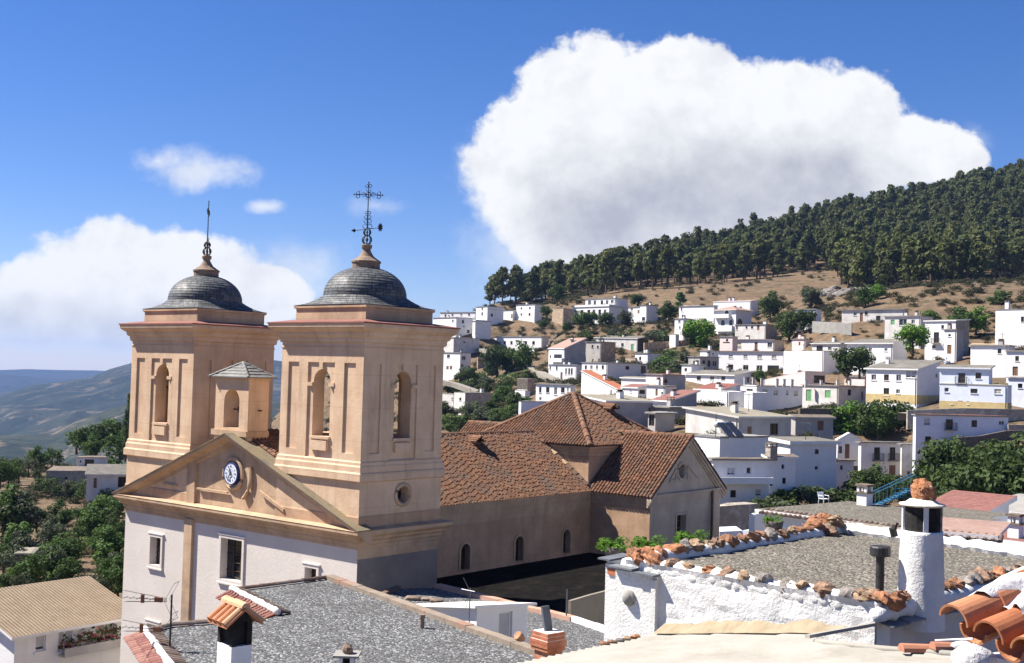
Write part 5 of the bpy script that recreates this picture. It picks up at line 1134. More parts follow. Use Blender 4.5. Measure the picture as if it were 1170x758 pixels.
ROADM = mat('pale concrete lane', (0.26, 0.235, 0.195), (0.22, 0.2, 0.165), .7, .95)
strip_road('lane', [(548, 398, 330), (562, 402, 322), (580, 406.5, 316), (592, 411, 306), (608, 420, 280), (622, 428, 258), (640, 437, 235), (652, 442, 224)], 3.0, ROADM)
strip_road('path', [(500, 434, 250), (520, 438, 246), (540, 445, 240), (562, 453, 234)], 2.2, ROADM)
strip_road('street', [(1030, 473, 146), (1100, 470, 146.5), (1180, 472, 147)], 3.0, ROADM)
strip_road('yard', [(1118, 398, 187), (1130, 390, 205), (1136, 384, 215)], 5, mat('bare earth', (.36, .27, .18), (.30, .22, .14), 1, .95))
# ------------------------------------------------------------------ haze: one box of even air
def haze():
    me = MB(); me.box(-9000, 9000, -600, 11500, -440, 175)
    mt = bpy.data.materials.new('haze air'); mt.use_nodes = True; t = mt.node_tree; t.nodes.clear(); q = NB(t)
    o = q.n('ShaderNodeOutputMaterial'); v = q.n('ShaderNodeVolumePrincipled'); v.inputs['Color'].default_value = (0.34, 0.54, 1.0, 1)
    v.inputs['Density'].default_value = HAZE; v.inputs['Anisotropy'].default_value = 0.0
    q.L(v.outputs[0], o.inputs['Volume']); tag(me.build('haze', [mt]), kind='stuff')
HAZE = 5.5e-5
haze()
# ================================================================== trees
def leaf_mat(name, c1, c2, c3=None):
    m, q, p = new_mat(name); v = coord(q, 'local'); oi = q.n('ShaderNodeObjectInfo')
    col = q.mix(q.mr(q.noise(v, .9, 4, .6), .35, .65), c1, c2)
    col = q.mix(q.m('MULTIPLY', oi.outputs['Random'], .75), col, c3 or tuple(x * .6 for x in c1))
    q.L(col, p.inputs['Base Color']); p.inputs['Roughness'].default_value = .7; p.inputs['Specular IOR Level'].default_value = .15
    tr = q.n('ShaderNodeBsdfTranslucent'); q.L(col, tr.inputs[0]); mx = q.n('ShaderNodeMixShader'); mx.inputs[0].default_value = .28
    o = [n for n in q.nt.nodes if n.type == 'OUTPUT_MATERIAL'][0]
    q.L(p.outputs[0], mx.inputs[1]); q.L(tr.outputs[0], mx.inputs[2]); q.L(mx.outputs[0], o.inputs[0]); MATS[name] = m; return m
PINEL = leaf_mat('pine needles', (0.085, 0.10, 0.028), (0.135, 0.145, 0.042), (0.060, 0.075, 0.024))
DARKL = leaf_mat('dark leaves', (0.055, 0.088, 0.026), (0.080, 0.12, 0.036))
MIDL = leaf_mat('green leaves', (0.075, 0.13, 0.03), (0.10, 0.17, 0.042))
BRIGHTL = leaf_mat('bright green leaves', (0.10, 0.20, 0.025), (0.14, 0.26, 0.035), (0.085, 0.17, 0.025))
OLIVEL = leaf_mat('olive leaves', (0.085, 0.105, 0.055), (0.12, 0.14, 0.08))
BARK = mat('bark', (0.13, 0.095, 0.07), (0.08, 0.06, 0.045), 3, .95, co='local')
def leaf_cloud(centers, radii, per, size, rng, flat=.75, up=.35):
    V, F = [], []
    for (cx, cy, cz), rad in zip(centers, radii):
        d = rng.normal(size=(per, 3)); d /= np.linalg.norm(d, axis=1)[:, None]
        r = rad * (rng.uniform(.35, 1, per) ** .5)[:, None]; p = np.array([cx, cy, cz]) + d * r * np.array([1, 1, flat])
        n = d + rng.normal(size=(per, 3)) * .55 + np.array([0, 0, up]); n /= np.linalg.norm(n, axis=1)[:, None]
        t = np.cross(n, rng.normal(size=(per, 3))); t /= np.linalg.norm(t, axis=1)[:, None]; b_ = np.cross(n, t)
        s = size * rng.uniform(.6, 1.3, per)[:, None]
        for a, c in ((-1, -.45), (.2, -.6), (1, .1), (-.1, .65)): V.append(p + t * s * a + b_ * s * c)
        k = len(F) * 0
    V = np.array(V); n_c = len(centers); V = V.reshape(n_c, 4, per, 3).transpose(0, 2, 1, 3).reshape(-1, 3)
    return V
def quads_mesh(name, V, mt):
    n = len(V) // 4; me = bpy.data.meshes.new(name); me.vertices.add(len(V)); me.vertices.foreach_set('co', V.ravel())
    me.loops.add(4 * n); me.loops.foreach_set('vertex_index', np.arange(4 * n)); me.polygons.add(n); me.polygons.foreach_set('loop_start', np.arange(n) * 4)
    try: me.polygons.foreach_set('loop_total', np.full(n, 4))
    except Exception: pass
    me.materials.append(mt); me.update(calc_edges=True); me.validate(); return me
def trunk_mesh(name, h, r, limbs, rng, lean=.0):
    m = MB(); top = Vector((rng.normal() * lean, rng.normal() * lean, h)); m.tube([(0, 0, -.6), (top.x * .3, top.y * .3, h * .4), tuple(top)], [r * 1.25, r * .85, r * .35], 7)
    for c in limbs:
        f = rng.uniform(.45, .95); s = Vector((top.x * f, top.y * f, h * f)); m.tube([s, s.lerp(Vector(c), .55) + Vector((0, 0, .1)), Vector(c)], [r * .4, r * .25, r * .08], 5)
    me = bpy.data.meshes.new(name); me.from_pydata(m.v, [], m.f); me.materials.append(BARK); me.update(); return me
def tree_kind(kind, seed, leaves=1.0):
    """unit-ish tree about 8 m tall: returns crown vertices and trunk mesh"""
    rng = np.random.default_rng(seed)
    if kind == 'pine':
        H = 9.0; cs, rs = [], []
        n = 26; wf = rng.uniform(.75, 1.25); zb = rng.uniform(1.5, 3.4); pw = rng.uniform(.55, 1.1); sh = rng.uniform(.12, .42)
        for i in range(n):
            f = rng.uniform(0, 1) ** .8; z = zb + f * (8.8 - zb); w_ = 2.3 * wf * math.sin(math.pi * min(.97, sh + f * (1 - sh))) ** pw; a = rng.uniform(0, 6.28); r = w_ * rng.uniform(.2, 1)
            cs.append((r * math.cos(a), r * math.sin(a), z)); rs.append(rng.uniform(.8, 1.4))
        cs.append((0, 0, 8.6)); rs.append(.7); V = leaf_cloud(cs, rs, int(34 * leaves), .46, rng, .7); tr = trunk_mesh('trunk', 8.2, .2, [cs[i] for i in range(0, n, 3)], rng, .25)
    elif kind == 'broad':
        cs, rs = [], []
        for i in range(30):
            d = rng.normal(size=3); d /= np.linalg.norm(d); f = rng.uniform(.3, 1); cs.append((d[0] * 2.6 * f, d[1] * 2.6 * f, 3.5 + d[2] * 3.0 * f)); rs.append(rng.uniform(.9, 1.5))
        V = leaf_cloud(cs, rs, int(90 * leaves), .25, rng, .85); tr = trunk_mesh('trunk', 4.2, .24, [cs[i] for i in range(0, 26, 3)], rng, .2)
    elif kind == 'olive':
        cs, rs = [], []
        for i in range(18):
            d = rng.normal(size=3); d /= np.linalg.norm(d); f = rng.uniform(.3, 1); cs.append((d[0] * 2.2 * f, d[1] * 2.2 * f, 2.3 + d[2] * 1.8 * f)); rs.append(rng.uniform(.6, 1.1))
        V = leaf_cloud(cs, rs, int(46 * leaves), .2, rng, .8); tr = trunk_mesh('trunk', 2.4, .22, [cs[i] for i in range(0, 18, 3)], rng, .3)
    elif kind == 'bush':
        cs, rs = [], []
        for i in range(14):
            a = rng.uniform(0, 6.28); r = rng.uniform(0, 1.5); cs.append((r * math.cos(a), r * math.sin(a), rng.uniform(.3, 1.5) * (1.2 - r * .35))); rs.append(rng.uniform(.45, .85))
        V = leaf_cloud(cs, rs, int(46 * leaves), .17, rng, .8); tr = trunk_mesh('trunk', .9, .08, [cs[i] for i in range(0, 14, 3)], rng, .1)
    elif kind == 'cypress':
        cs, rs = [], []
        for i in range(22):
            z = .6 + i * .36; w_ = .75 * math.sin(math.pi * min(.96, .2 + i / 26)); a = rng.uniform(0, 6.28); cs.append((w_ * .5 * math.cos(a), w_ * .5 * math.sin(a), z)); rs.append(.35 + w_ * .5)
        V = leaf_cloud(cs, rs, int(40 * leaves), .16, rng, 1.2); tr = trunk_mesh('trunk', 7.0, .14, [], rng, .05)
    return V, tr
LIB = {}
def lib(kind, var, lm):
    k = (kind, var, lm.name)
    if k not in LIB:
        V, tr = tree_kind(kind, 100 * (sum(map(ord, kind)) % 97) + var); LIB[k] = (quads_mesh(kind + '_crown', V, lm), tr)
    return LIB[k]
def tree(name, kind, loc, s, label, cat, group=None, lm=None, sz=None, var=None):
    lm = lm or {'pine': PINEL, 'broad': MIDL, 'olive': OLIVEL, 'bush': MIDL, 'cypress': DARKL}[kind]
    cr, tr = lib(kind, random.randrange(9 if kind == 'pine' else 4) if var is None else var, lm)
    r = empty(name, loc, random.uniform(0, 6.28), label, cat, group); sz = sz or s; r.scale = (s, s, sz)
    a = bpy.data.objects.new('crown', cr); COL.objects.link(a); a.parent = r
    c = bpy.data.objects.new('trunk', tr); COL.objects.link(c); c.parent = r
    return r
def ground_hit(u, v, d0=60, d1=900):
    """where the ray through photo pixel (u, v) meets the terrain"""
    r = ray(u, v); ds = np.linspace(d0, d1, 300); x, y, z = r.x / r.y * ds, ds, r.z / r.y * ds
    g = terr(x, y); k = np.where(z <= g)[0]
    i = k[0] if len(k) else len(ds) - 1
    return Vector((x[i], y[i], g[i]))
# ---- pine wood: ground points inside the wood as the photograph shows it
WOOD = [(556, 352), (575, 352), (600, 350), (650, 344), (690, 338), (720, 330), (800, 323), (860, 318), (920, 310), (952, 305), (962, 335), (1000, 336), (1060, 333), (1110, 327), (1175, 322), (1200, 322), (1220, 150), (1100, 200), (1000, 238), (900, 260), (760, 292), (650, 320), (570, 345)]
rng = np.random.default_rng(11); cand = []; GRID = {}
X_ = rng.uniform(-40, 400, 34000); Y_ = rng.uniform(400, 900, 34000); Z_ = terr(X_, Y_)
for x, y, z in zip(X_, Y_, Z_):
    u, v = proj((x, y, z))
    jn = float(fbm([x], [y], 26, 2, 31)[0])
    if u > 1215 or not inpoly(u, v + jn * 22, WOOD) or float(fbm([x], [y], 38, 2, 17)[0]) > .27: continue
    md = 6.5
    k = (int(x // md), int(y // md))
    if any((x - p[0]) ** 2 + (y - p[1]) ** 2 < md * md for a in (-1, 0, 1) for c in (-1, 0, 1) for p in GRID.get((k[0] + a, k[1] + c), ())): continue
    GRID.setdefault(k, []).append((x, y)); cand.append((math.hypot(x, y), x, y, z))
# the front rows and the skyline show largest: those are individuals
cand.sort(); print('pines', len(cand))
sky_rank = {}
for i, (r, x, y, z) in enumerate(cand):
    u, v = proj((x, y, z + 9)); k = int(u // 9)
    if k not in sky_rank or v < sky_rank[k][0]: sky_rank[k] = (v, i)
sel = [i for v, i in sky_rank.values()]; sel = sel + [i for i in range(len(cand)) if i not in set(sel)]
sel = set(sel[:290]); rest = []
for i, (r, x, y, z) in enumerate(cand):
    s = random.uniform(1.1, 1.85); sz = s * random.uniform(.95, 1.25)
    if i in sel: tree('pine_tree', 'pine', (x, y, z - .3), s, 'dark green pine in the dense pine wood on the hill above the village', 'pine tree', 'pines of the wood on the hillside', sz=sz)
    else: rest.append((x, y, z - .3, s, sz))
if rest:
    VV, base = [], [tree_kind('pine', 300 + k, .8)[0] for k in range(8)]; tm = MB()
    for x, y, z, s, sz in rest:
        V = base[random.randrange(8)]; a = random.uniform(0, 6.28); ca, sa = math.cos(a), math.sin(a)
        W_ = np.c_[(V[:, 0] * ca - V[:, 1] * sa) * s + x, (V[:, 0] * sa + V[:, 1] * ca) * s + y, V[:, 2] * sz + z]; VV.append(W_)
    me = quads_mesh('pine_wood', np.concatenate(VV), PINEL); o = bpy.data.objects.new('pine_wood', me); COL.objects.link(o)
    tag(o, 'dense dark mass of the pine wood higher up the hill', 'pine wood', kind='stuff')
# ---- single trees of the village: kind, column, foot row, distance, height m, width factor, leaf
def T(kind, u, v, d, hgt, label, lm=None, cat='tree', name=None, wid=1.0, group=None):
    H0 = {'pine': 9.2, 'broad': 7.6, 'olive': 4.9, 'bush': 2.4, 'cypress': 8.8}[kind]; p = P(u, v, d); s = hgt / H0 * far(d) / d
    p.z = min(p.z, tz(p.x, p.y) + .6) if abs(p.z - tz(p.x, p.y)) < 4 else p.z
    return tree(name or {'pine': 'pine_tree', 'broad': 'tree', 'olive': 'olive_tree', 'bush': 'bush', 'cypress': 'cypress_tree'}[kind], kind, tuple(p), s * wid, label, cat, group, lm, s)
T('broad', 801, 402, 262, 9.5, 'bright green leafy tree between the slim tower house and the arched villa', BRIGHTL, wid=.95)
T('broad', 790, 396, 264, 6.5, 'darker green tree against the slim tower house', DARKL)
T('broad', 637, 347, 352, 7.0, 'round dark tree standing alone above the roofless brown ruin', DARKL, wid=.85)
T('broad', 728, 352, 330, 0.1 + 5.2, 'round dark bush-like tree beside the narrow house with a grey side', DARKL)
T('broad', 764, 366, 318, 6.0, 'broad dark round tree between two white houses on the upper row', DARKL, wid=1.25)
T('pine', 777, 352, 322, 6.6, 'young light green pine by itself on the brown slope', MIDL, 'pine tree')
T('broad', 568, 433, 285, 11.0, 'large dark tree on the lane bank below the five-window house', DARKL, wid=.9)
T('broad', 596, 428, 282, 9.0, 'tall green tree to the right of the large dark lane tree', MIDL)
T('broad', 880, 366, 275, 7.5, 'dark tree behind the terrace house with plants', DARKL)
T('broad', 902, 378, 244, 7.0, 'dark green tree left of the open carport', DARKL, wid=1.1)
T('broad', 918, 376, 240, 6.0, 'dark green tree in front of the open carport', DARKL)
T('broad', 927, 350, 285, 7.0, 'grey green tree by the rocks over the carport', OLIVEL)
T('broad', 989, 352, 250, 5.5, 'green shrub tree above the cottage row, by the rocks', MIDL)
T('broad', 1003, 345, 256, 4.5, 'yellow green shrub on the rocky slope above the cottages', BRIGHTL)
T('broad', 1043, 404, 180, 6.0, 'light olive green tree in front of the boxy cream house', BRIGHTL, wid=1.05)
T('broad', 1100, 372, 205, 5.5, 'green tree behind the red balcony house', MIDL, wid=1.3)
T('broad', 1115, 368, 208, 5.0, 'bright green tree on the slope to the right of the red balcony house', BRIGHTL, wid=1.2)
T('broad', 1060, 362, 215, 4.2, 'green tree rising over the roof of the boxy cream house', MIDL, wid=1.3)
T('broad', 1142, 356, 235, 5.0, 'green shrub tree left of the tall house with the round chimney', MIDL, wid=1.2)
T('broad', 968, 434, 182, 6.6, 'dark green tree between the blank white cube and the grey roofed house', DARKL, wid=1.0)
T('broad', 982, 430, 184, 5.4, 'smaller green tree right of the tree by the blank white cube', MIDL)
T('broad', 1018, 507, 151, 7.4, 'dark rounded tree in front of the pale blue garden wall', DARKL, wid=.9)
T('broad', 1036, 506, 150, 5.6, 'dark tree beside the left end of the long bluish house', DARKL)
T('broad', 971, 506, 151, 6.0, 'light green tree below the white zigzag wall', BRIGHTL, wid=1.0)
T('broad', 990, 508, 149, 6.2, 'green tree in front of the white zigzag wall, left one', DARKL)
T('broad', 1003, 508, 148, 5.6, 'green tree in front of the white zigzag wall, right one', MIDL)
T('broad', 951, 506, 151, 5.2, 'green tree under the dark retaining wall', MIDL)
T('broad', 868, 440, 197, 3.0, 'small green bush tree at the foot of the long two-storey house', MIDL)
T('broad', 675, 374, 322, 5.5, 'green tree in front of the lower windows of the big villa', MIDL, wid=1.2)
T('broad', 663, 372, 325, 5.5, 'bright tree at the left corner of the big villa', MIDL)
T('broad', 692, 376, 318, 6.0, 'dark pointed tree at the right corner of the big villa', DARKL)
T('broad', 714, 375, 312, 5.5, 'grey green palm-like tree before the low white wing', OLIVEL)
T('broad', 649, 372, 330, 4.2, 'very dark bush below the roofless brown ruin', DARKL, wid=1.1)
T('broad', 624, 362, 335, 3.6, 'green bush beside the square white house', MIDL, wid=1.4)
T('broad', 622, 376, 325, 3.2, 'dark bush in the bank below the square white house', DARKL, wid=1.3)
k = 0
GRP = 'trees and bushes on the bank right of the tower'
for u, v, d, h, w_ in ((512, 446, 250, 3.4, 1.5), (524, 441, 265, 4.0, 1.4), (535, 437, 272, 4.2, 1.4), (547, 437, 275, 4.5, 1.3), (557, 446, 262, 4.0, 1.4), (540, 448, 258, 3.2, 1.5), (582, 448, 250, 4.6, 1.3), (603, 440, 250, 3.6, 1.4), (575, 458, 232, 3.2, 1.5), (588, 470, 215, 3.0, 1.5), (560, 462, 225, 2.8, 1.6), (515, 486, 190, 4.0, 1.5), (525, 492, 185, 3.6, 1.5), (540, 480, 200, 3.4, 1.5), (556, 488, 190, 3.6, 1.6), (570, 486, 188, 3.4, 1.6), (584, 484, 186, 3.4, 1.6), (508, 470, 208, 3.0, 1.4), (600, 482, 186, 3.0, 1.5)):
    T('broad' if k % 3 else 'olive', u, v, d, h, 'dense green bush on the rough bank between the right tower and the church roof', (DARKL, MIDL, DARKL, MIDL, OLIVEL)[k % 5], 'bush', 'bush', wid=w_, group=GRP); k += 1
for poly_, n__, lm_ in (([(505, 432), (560, 425), (612, 420), (612, 455), (592, 496), (505, 498)], 46, (DARKL, MIDL, DARKL, OLIVEL)),):
    c_ = 0
    while c_ < n__:
        u, v = random.uniform(500, 615), random.uniform(415, 500)
        if not inpoly(u, v, poly_): continue
        q = ground_hit(u, v); c_ += 1; h = random.uniform(1.8, 4.0)
        tree('bush', 'broad' if c_ % 3 else 'olive', tuple(q), h / 7.6 * 1.5, 'dense green bush on the rough bank between the right tower and the church roof', 'bush', GRP, random.choice(lm_), h / 7.6 * 1.2)
GRP = 'dark trees behind the round chimney'
for u, v, d, h, w_ in ((1072, 578, 104, 6.8, .85), (1086, 572, 112, 6.5, .9), (1100, 590, 98, 6.6, .9), (1116, 582, 102, 6.4, 1.0), (1130, 592, 97, 7.2, .95), (1146, 585, 100, 7.0, 1.0), (1160, 592, 96, 7.4, .95), (1176, 588, 99, 7.6, 1.0), (1108, 560, 118, 5.0, 1.1), (1140, 560, 120, 5.2, 1.1), (1168, 556, 122, 5.2, 1.1), (1078, 556, 120, 5.0, .9), (1085, 600, 92, 5.5, .9), (1150, 604, 90, 5.6, 1.0)):
    T('broad', u, v, d, h, 'tall dark green tree of the shady grove at the right edge behind the round chimney', DARKL, 'tree', wid=w_, group=GRP)
GRP = 'bushes in the garden below the railing row'
for u, v, d, h in ((984, 576, 112, 3.8), (996, 572, 114, 3.8), (1008, 574, 113, 3.6), (1022, 578, 112, 3.2), (978, 585, 108, 3.4), (1040, 582, 110, 3.6), (1000, 586, 106, 3.0)):
    T('broad', u, v, d, h, 'dark bush in the shaded garden below the house with iron railings', DARKL, 'bush', 'bush', wid=1.2, group=GRP)
GRP = 'weeds below the stained white house'
for u, v, d in ((862, 590, 92), (874, 584, 93), (886, 580, 94), (898, 577, 96), (912, 575, 97), (926, 574, 98), (938, 573, 99), (947, 574, 99), (960, 583, 104), (830, 600, 90), (842, 598, 91), (852, 596, 91)):
    T('bush', u, v, d, 1.7, 'low dry bush at the foot of the stained white wall', OLIVEL if k % 2 else DARKL, 'bush', wid=1.5, group=GRP); k += 1
GRP = 'bushes between the stone wall and the stepped house'
for u, v, d, h in ((745, 398, 272, 2.4), (752, 424, 240, 3), (762, 420, 244, 3.2), (772, 424, 238, 3.4), (757, 410, 256, 2.6), (770, 408, 258, 2.6), (780, 414, 250, 2.8), (790, 404, 262, 2.4), (764, 432, 228, 2.8), (748, 388, 285, 3.0), (752, 381, 292, 3.2), (757, 384, 290, 3.4), (700, 384, 302, 2.6), (712, 388, 298, 2.4), (724, 384, 302, 2.4), (690, 386, 300, 2.4), (670, 384, 306, 2.8), (650, 392, 300, 2.4), (640, 396, 296, 2.2), (656, 398, 290, 2.4)):
    T('bush', u, v, d, h, 'scrubby bush on the slope between the houses in the middle of the village', (MIDL, OLIVEL, DARKL)[k % 3], 'bush', wid=1.6, group=GRP); k += 1
# ---- left valley
LT = [('olive', 30, 630, 100, 4.6, DARKL), ('broad', 20, 610, 112, 6.0, DARKL), ('broad', 4, 608, 112, 6.4, DARKL), ('broad', 42, 600, 116, 5.0, DARKL), ('olive', 18, 640, 96, 3.6, OLIVEL), ('olive', 24, 622, 108, 3.8, OLIVEL)]
GRP = 'trees and bushes of the valley at the left'
rng2 = random.Random(5)
def valley(u, v, d, h, kind, lm, wid=1.25):
    lm = lm if rng2.random() < .45 else rng2.choice((MIDL, MIDL, OLIVEL)); h *= rng2.uniform(.7, 1.05)
    T(kind, u, v, d, h * .85, 'rounded green tree or bush among the orchards in the valley at the left', lm, 'bush', 'bush', wid=wid * .85, group=GRP)
for kind, u, v, d, h, lm in LT: valley(u, v, d, h, kind, lm)
for u, v, d, h, lm in ((48, 566, 146, 3.2, DARKL), (58, 568, 145, 3.4, DARKL), (68, 570, 144, 3.4, DARKL), (78, 571, 143, 3.2, DARKL), (98, 572, 142, 3.4, DARKL), (108, 574, 141, 3.4, DARKL), (118, 576, 140, 3.0, DARKL), (127, 577, 140, 3.0, DARKL), (88, 572, 143, 2.6, MIDL),
                       (100, 518, 176, 6.5, DARKL), (112, 514, 182, 7.0, DARKL), (124, 512, 186, 6.5, DARKL), (106, 524, 172, 5.0, MIDL), (134, 516, 180, 8.0, DARKL), (142, 520, 175, 7.0, DARKL), (138, 530, 168, 6.5, DARKL), (128, 532, 166, 5.2, MIDL), (88, 516, 184, 4.6, MIDL),
                       (40, 524, 186, 4.4, MIDL), (50, 522, 188, 4.6, MIDL), (60, 520, 190, 4.4, MIDL), (32, 532, 176, 3.6, OLIVEL), (22, 542, 164, 3.8, DARKL), (8, 548, 160, 5.0, DARKL), (0, 556, 154, 5.0, DARKL), (18, 532, 178, 3.4, OLIVEL), (4, 530, 180, 3.6, MIDL), (40, 541, 166, 2.4, OLIVEL),
                       (60, 626, 104, 4.2, DARKL), (52, 638, 98, 4.0, DARKL), (70, 640, 98, 4.6, DARKL), (80, 634, 101, 4.2, MIDL), (62, 652, 93, 4.2, DARKL), (48, 656, 92, 3.8, MIDL), (38, 660, 90, 3.6, DARKL), (80, 655, 92, 4.0, DARKL), (92, 620, 108, 4.0, DARKL), (104, 616, 111, 4.2, DARKL), (114, 606, 117, 4.6, DARKL), (122, 612, 113, 4.2, DARKL), (134, 618, 110, 4.2, DARKL), (112, 625, 105, 3.4, MIDL), (128, 640, 98, 4.8, DARKL), (138, 650, 94, 4.6, DARKL), (120, 652, 93, 3.4, MIDL), (136, 668, 86, 4.2, MIDL), (58, 612, 114, 3.4, OLIVEL), (70, 606, 117, 3.0, OLIVEL), (86, 600, 121, 3.0, MIDL), (100, 596, 124, 3.0, OLIVEL), (64, 590, 128, 2.6, MIDL), (20, 660, 90, 3.6, DARKL), (6, 652, 93, 3.6, DARKL), (8, 632, 100, 3.8, DARKL), (74, 672, 84, 2.8, MIDL), (96, 668, 86, 2.8, DARKL), (112, 672, 85, 3.0, DARKL), (26, 672, 85, 2.8, MIDL), (4, 668, 86, 3.2, DARKL), (118, 590, 128, 3.4, MIDL), (132, 596, 124, 3.6, DARKL), (135, 585, 132, 3.0, MIDL)):
    valley(u + rng2.uniform(-2, 2), v, d, h, 'olive' if rng2.random() < .35 else 'broad', lm, wid=rng2.uniform(1.0, 1.35))
T('cypress', 146, 520, 165, 9.0, 'slim dark cypress close against the left edge of the church', DARKL, 'cypress')
T('cypress', 143, 524, 163, 7.0, 'shorter dark cypress just left of the slim one by the church', DARKL, 'cypress')
# scrub: hundreds of low tufts scattered on the slopes nobody could count
VV = []; base = [tree_kind('bush', 500 + k, .5)[0] for k in range(3)]
n_ = 15000; X_ = rng.uniform(-170, 340, n_); Y_ = rng.uniform(110, 590, n_); Z_ = terr(X_, Y_); dens = fbm(X_, Y_, 40, 3, 21)
HS = [(g[0], g[1]) for g in GROUND]
HG = {}
for x, y in HS: HG.setdefault((int(x // 8), int(y // 8)), []).append((x, y))
for x, y, z, dn in zip(X_, Y_, Z_, dens):
    u, v = proj((x, y, z))
    if not -20 < u < 1190 or v > 700: continue
    if dn < -.05 and rng.random() < .75: continue
    if 690 < u < 960 and 310 < v < 348 and rng.random() < .85: continue
    if any((x - p[0]) ** 2 + (y - p[1]) ** 2 < 9 for a in (-1, 0, 1) for c in (-1, 0, 1) for p in HG.get((int(x // 8) + a, int(y // 8) + c), ())): continue
    V = base[rng.integers(3)]; s = rng.uniform(.3, .95) * (1 if y < 300 else 1.5); a = rng.uniform(0, 6.28); ca, sa = math.cos(a), math.sin(a)
    VV.append(np.c_[(V[:, 0] * ca - V[:, 1] * sa) * s + x, (V[:, 0] * sa + V[:, 1] * ca) * s + y, V[:, 2] * s * .75 + z - .1])
SCRUBL = leaf_mat('dry scrub', (0.055, 0.062, 0.026), (0.095, 0.088, 0.042))
me = quads_mesh('scrub', np.concatenate(VV), SCRUBL); o = bpy.data.objects.new('scrub', me); COL.objects.link(o); tag(o, 'low dry scrub scattered over the slopes', 'scrub', kind='stuff')

# rock outcrops on the dry slope under the wood
ROCKM = mat('grey slope rock', (0.20, 0.185, 0.17), (0.12, 0.11, 0.10), .8, .95, .1, 2, (0.15, 0.12, 0.09), .4, (.5, .7))
def rock_mesh(seed):
    rs = np.random.default_rng(seed); m = MB(); m.ball((0, 0, 0), 1, 12, 8); v = np.array(m.v)
    for _ in range(7):
        q = rs.normal(size=3); q /= np.linalg.norm(q); d = v @ q; v -= np.maximum(d - rs.uniform(.4, .75), 0)[:, None] * q * .9
    m.v = list(map(tuple, v)); me = bpy.data.meshes.new('rock'); me.from_pydata(m.v, [], m.f); me.materials.append(ROCKM); me.update(); return me
RKS = [rock_mesh(40 + i) for i in range(6)]
def rock(u, v, d, s, label, group):
    q = P(u, v, d); q.z = min(tz(q.x, q.y) + s * .15, q.z + 2); o = bpy.data.objects.new('rock', RKS[random.randrange(6)]); COL.objects.link(o); o.location = q
    o.scale = (s * random.uniform(1, 1.9), s * random.uniform(.8, 1.3), s * random.uniform(.5, .8)); o.rotation_euler = (random.uniform(-.3, .3), random.uniform(-.3, .3), random.uniform(0, 6.28)); tag(o, label, 'rock', group)
rr = random.Random(9)
for k in range(46):
    f = rr.random(); u = 946 + f * 62 + rr.uniform(-8, 8); v = 300 + f * 42 + rr.uniform(-9, 14); rock(u, v, 330 - f * 30 + rr.uniform(-10, 10), rr.uniform(1.0, 3.2), 'jagged grey rock of the outcrop at the edge of the pine wood', 'rocks of the outcrop by the pine wood')
for k in range(70):
    u = 1005 + rr.random() * 165; v = 332 + rr.uniform(-6, 16) + (u - 1005) * -.03; rock(u, v, 305 + rr.uniform(-30, 20), rr.uniform(.5, 1.7), 'weathered grey rock lying on the dry slope under the pines', 'rocks scattered on the slope under the pines')
for k in range(16): rock(627 + rr.uniform(-16, 20), 392 + rr.uniform(-14, 16), 322, rr.uniform(.8, 1.9), 'brown grey rock of the crag above the lane with the long white house', 'rocks of the crag above the lane')
for k in range(12): rock(566 + rr.uniform(-14, 20), 470 + rr.uniform(-8, 12), 216, rr.uniform(.5, 1.3), 'pale rock on the bank behind the church roof', 'pale rocks on the bank behind the church')
# ================================================================== foreground roofs
def gravel(name, cols, cell=16.0, bumpd=.03):
    m, q, p = new_mat(name); v = coord(q)
    vo = q.n('ShaderNodeTexVoronoi', feature='F1'); q.L(v, vo.inputs['Vector']); vo.inputs['Scale'].default_value = cell; vo.inputs['Randomness'].default_value = 1
    sp = q.n('ShaderNodeSeparateColor'); q.L(vo.outputs['Color'], sp.inputs[0])
    col = q.mix(q.mr(sp.outputs[0], .15, .85, smooth=False), cols[0], cols[1]); col = q.mix(q.mr(sp.outputs[1], .78, .9), col, cols[2])
    col = q.mix(q.mr(q.noise(v, .55, 7, .7, .8), .42, .72, 0, .6), col, cols[3])
    q.L(col, p.inputs['Base Color']); p.inputs['Roughness'].default_value = .9; p.inputs['Specular IOR Level'].default_value = .2
    bn = q.n('ShaderNodeBump'); bn.invert = True; bn.inputs['Distance'].default_value = bumpd
    q.L(q.m('ADD', vo.outputs['Distance'], q.m('MULTIPLY', sp.outputs[2], .5)), bn.inputs['Height']); q.L(bn.outputs[0], p.inputs['Normal']); return m
GRAV = gravel('grey slate gravel', [(0.06, 0.061, 0.063), (0.145, 0.146, 0.147), (0.33, 0.33, 0.32), (0.068, 0.064, 0.06)], 22, .025)
GRAVB = gravel('buff launa gravel', [(0.085, 0.077, 0.063), (0.185, 0.168, 0.136), (0.29, 0.265, 0.22), (0.115, 0.10, 0.078)], 20)
KERB = mat('buff mortar kerb', (0.27, 0.22, 0.17), (0.21, 0.165, 0.125), 2, .9, .01, 10, (0.30, 0.17, 0.12), 1.2, (.5, .7))
EAVT = [mat('eave tile ' + n, c, tuple(x * .8 for x in c), 4, .85, .004, 20) for n, c in (('pink', (0.25, 0.105, 0.085)), ('rose', (0.21, 0.083, 0.068)), ('dusty', (0.29, 0.145, 0.115)))]
MORT = mat('white mortar', (0.76, 0.72, 0.68), (0.66, 0.61, 0.56), 3, .9, .02, 14)
COPT = [mat('coping tile ' + n, c, tuple(x * .75 for x in c), 3, .9, .01, 12) for n, c in (('brown', (0.17, 0.112, 0.085)), ('buff', (0.25, 0.19, 0.15)), ('dark', (0.12, 0.083, 0.065)))]
BRICK = mat('orange brick', (0.42, 0.15, 0.075), (0.33, 0.11, 0.055), 6, .85, .01, 14, (0.5, 0.24, 0.14), 3, (.5, .7))
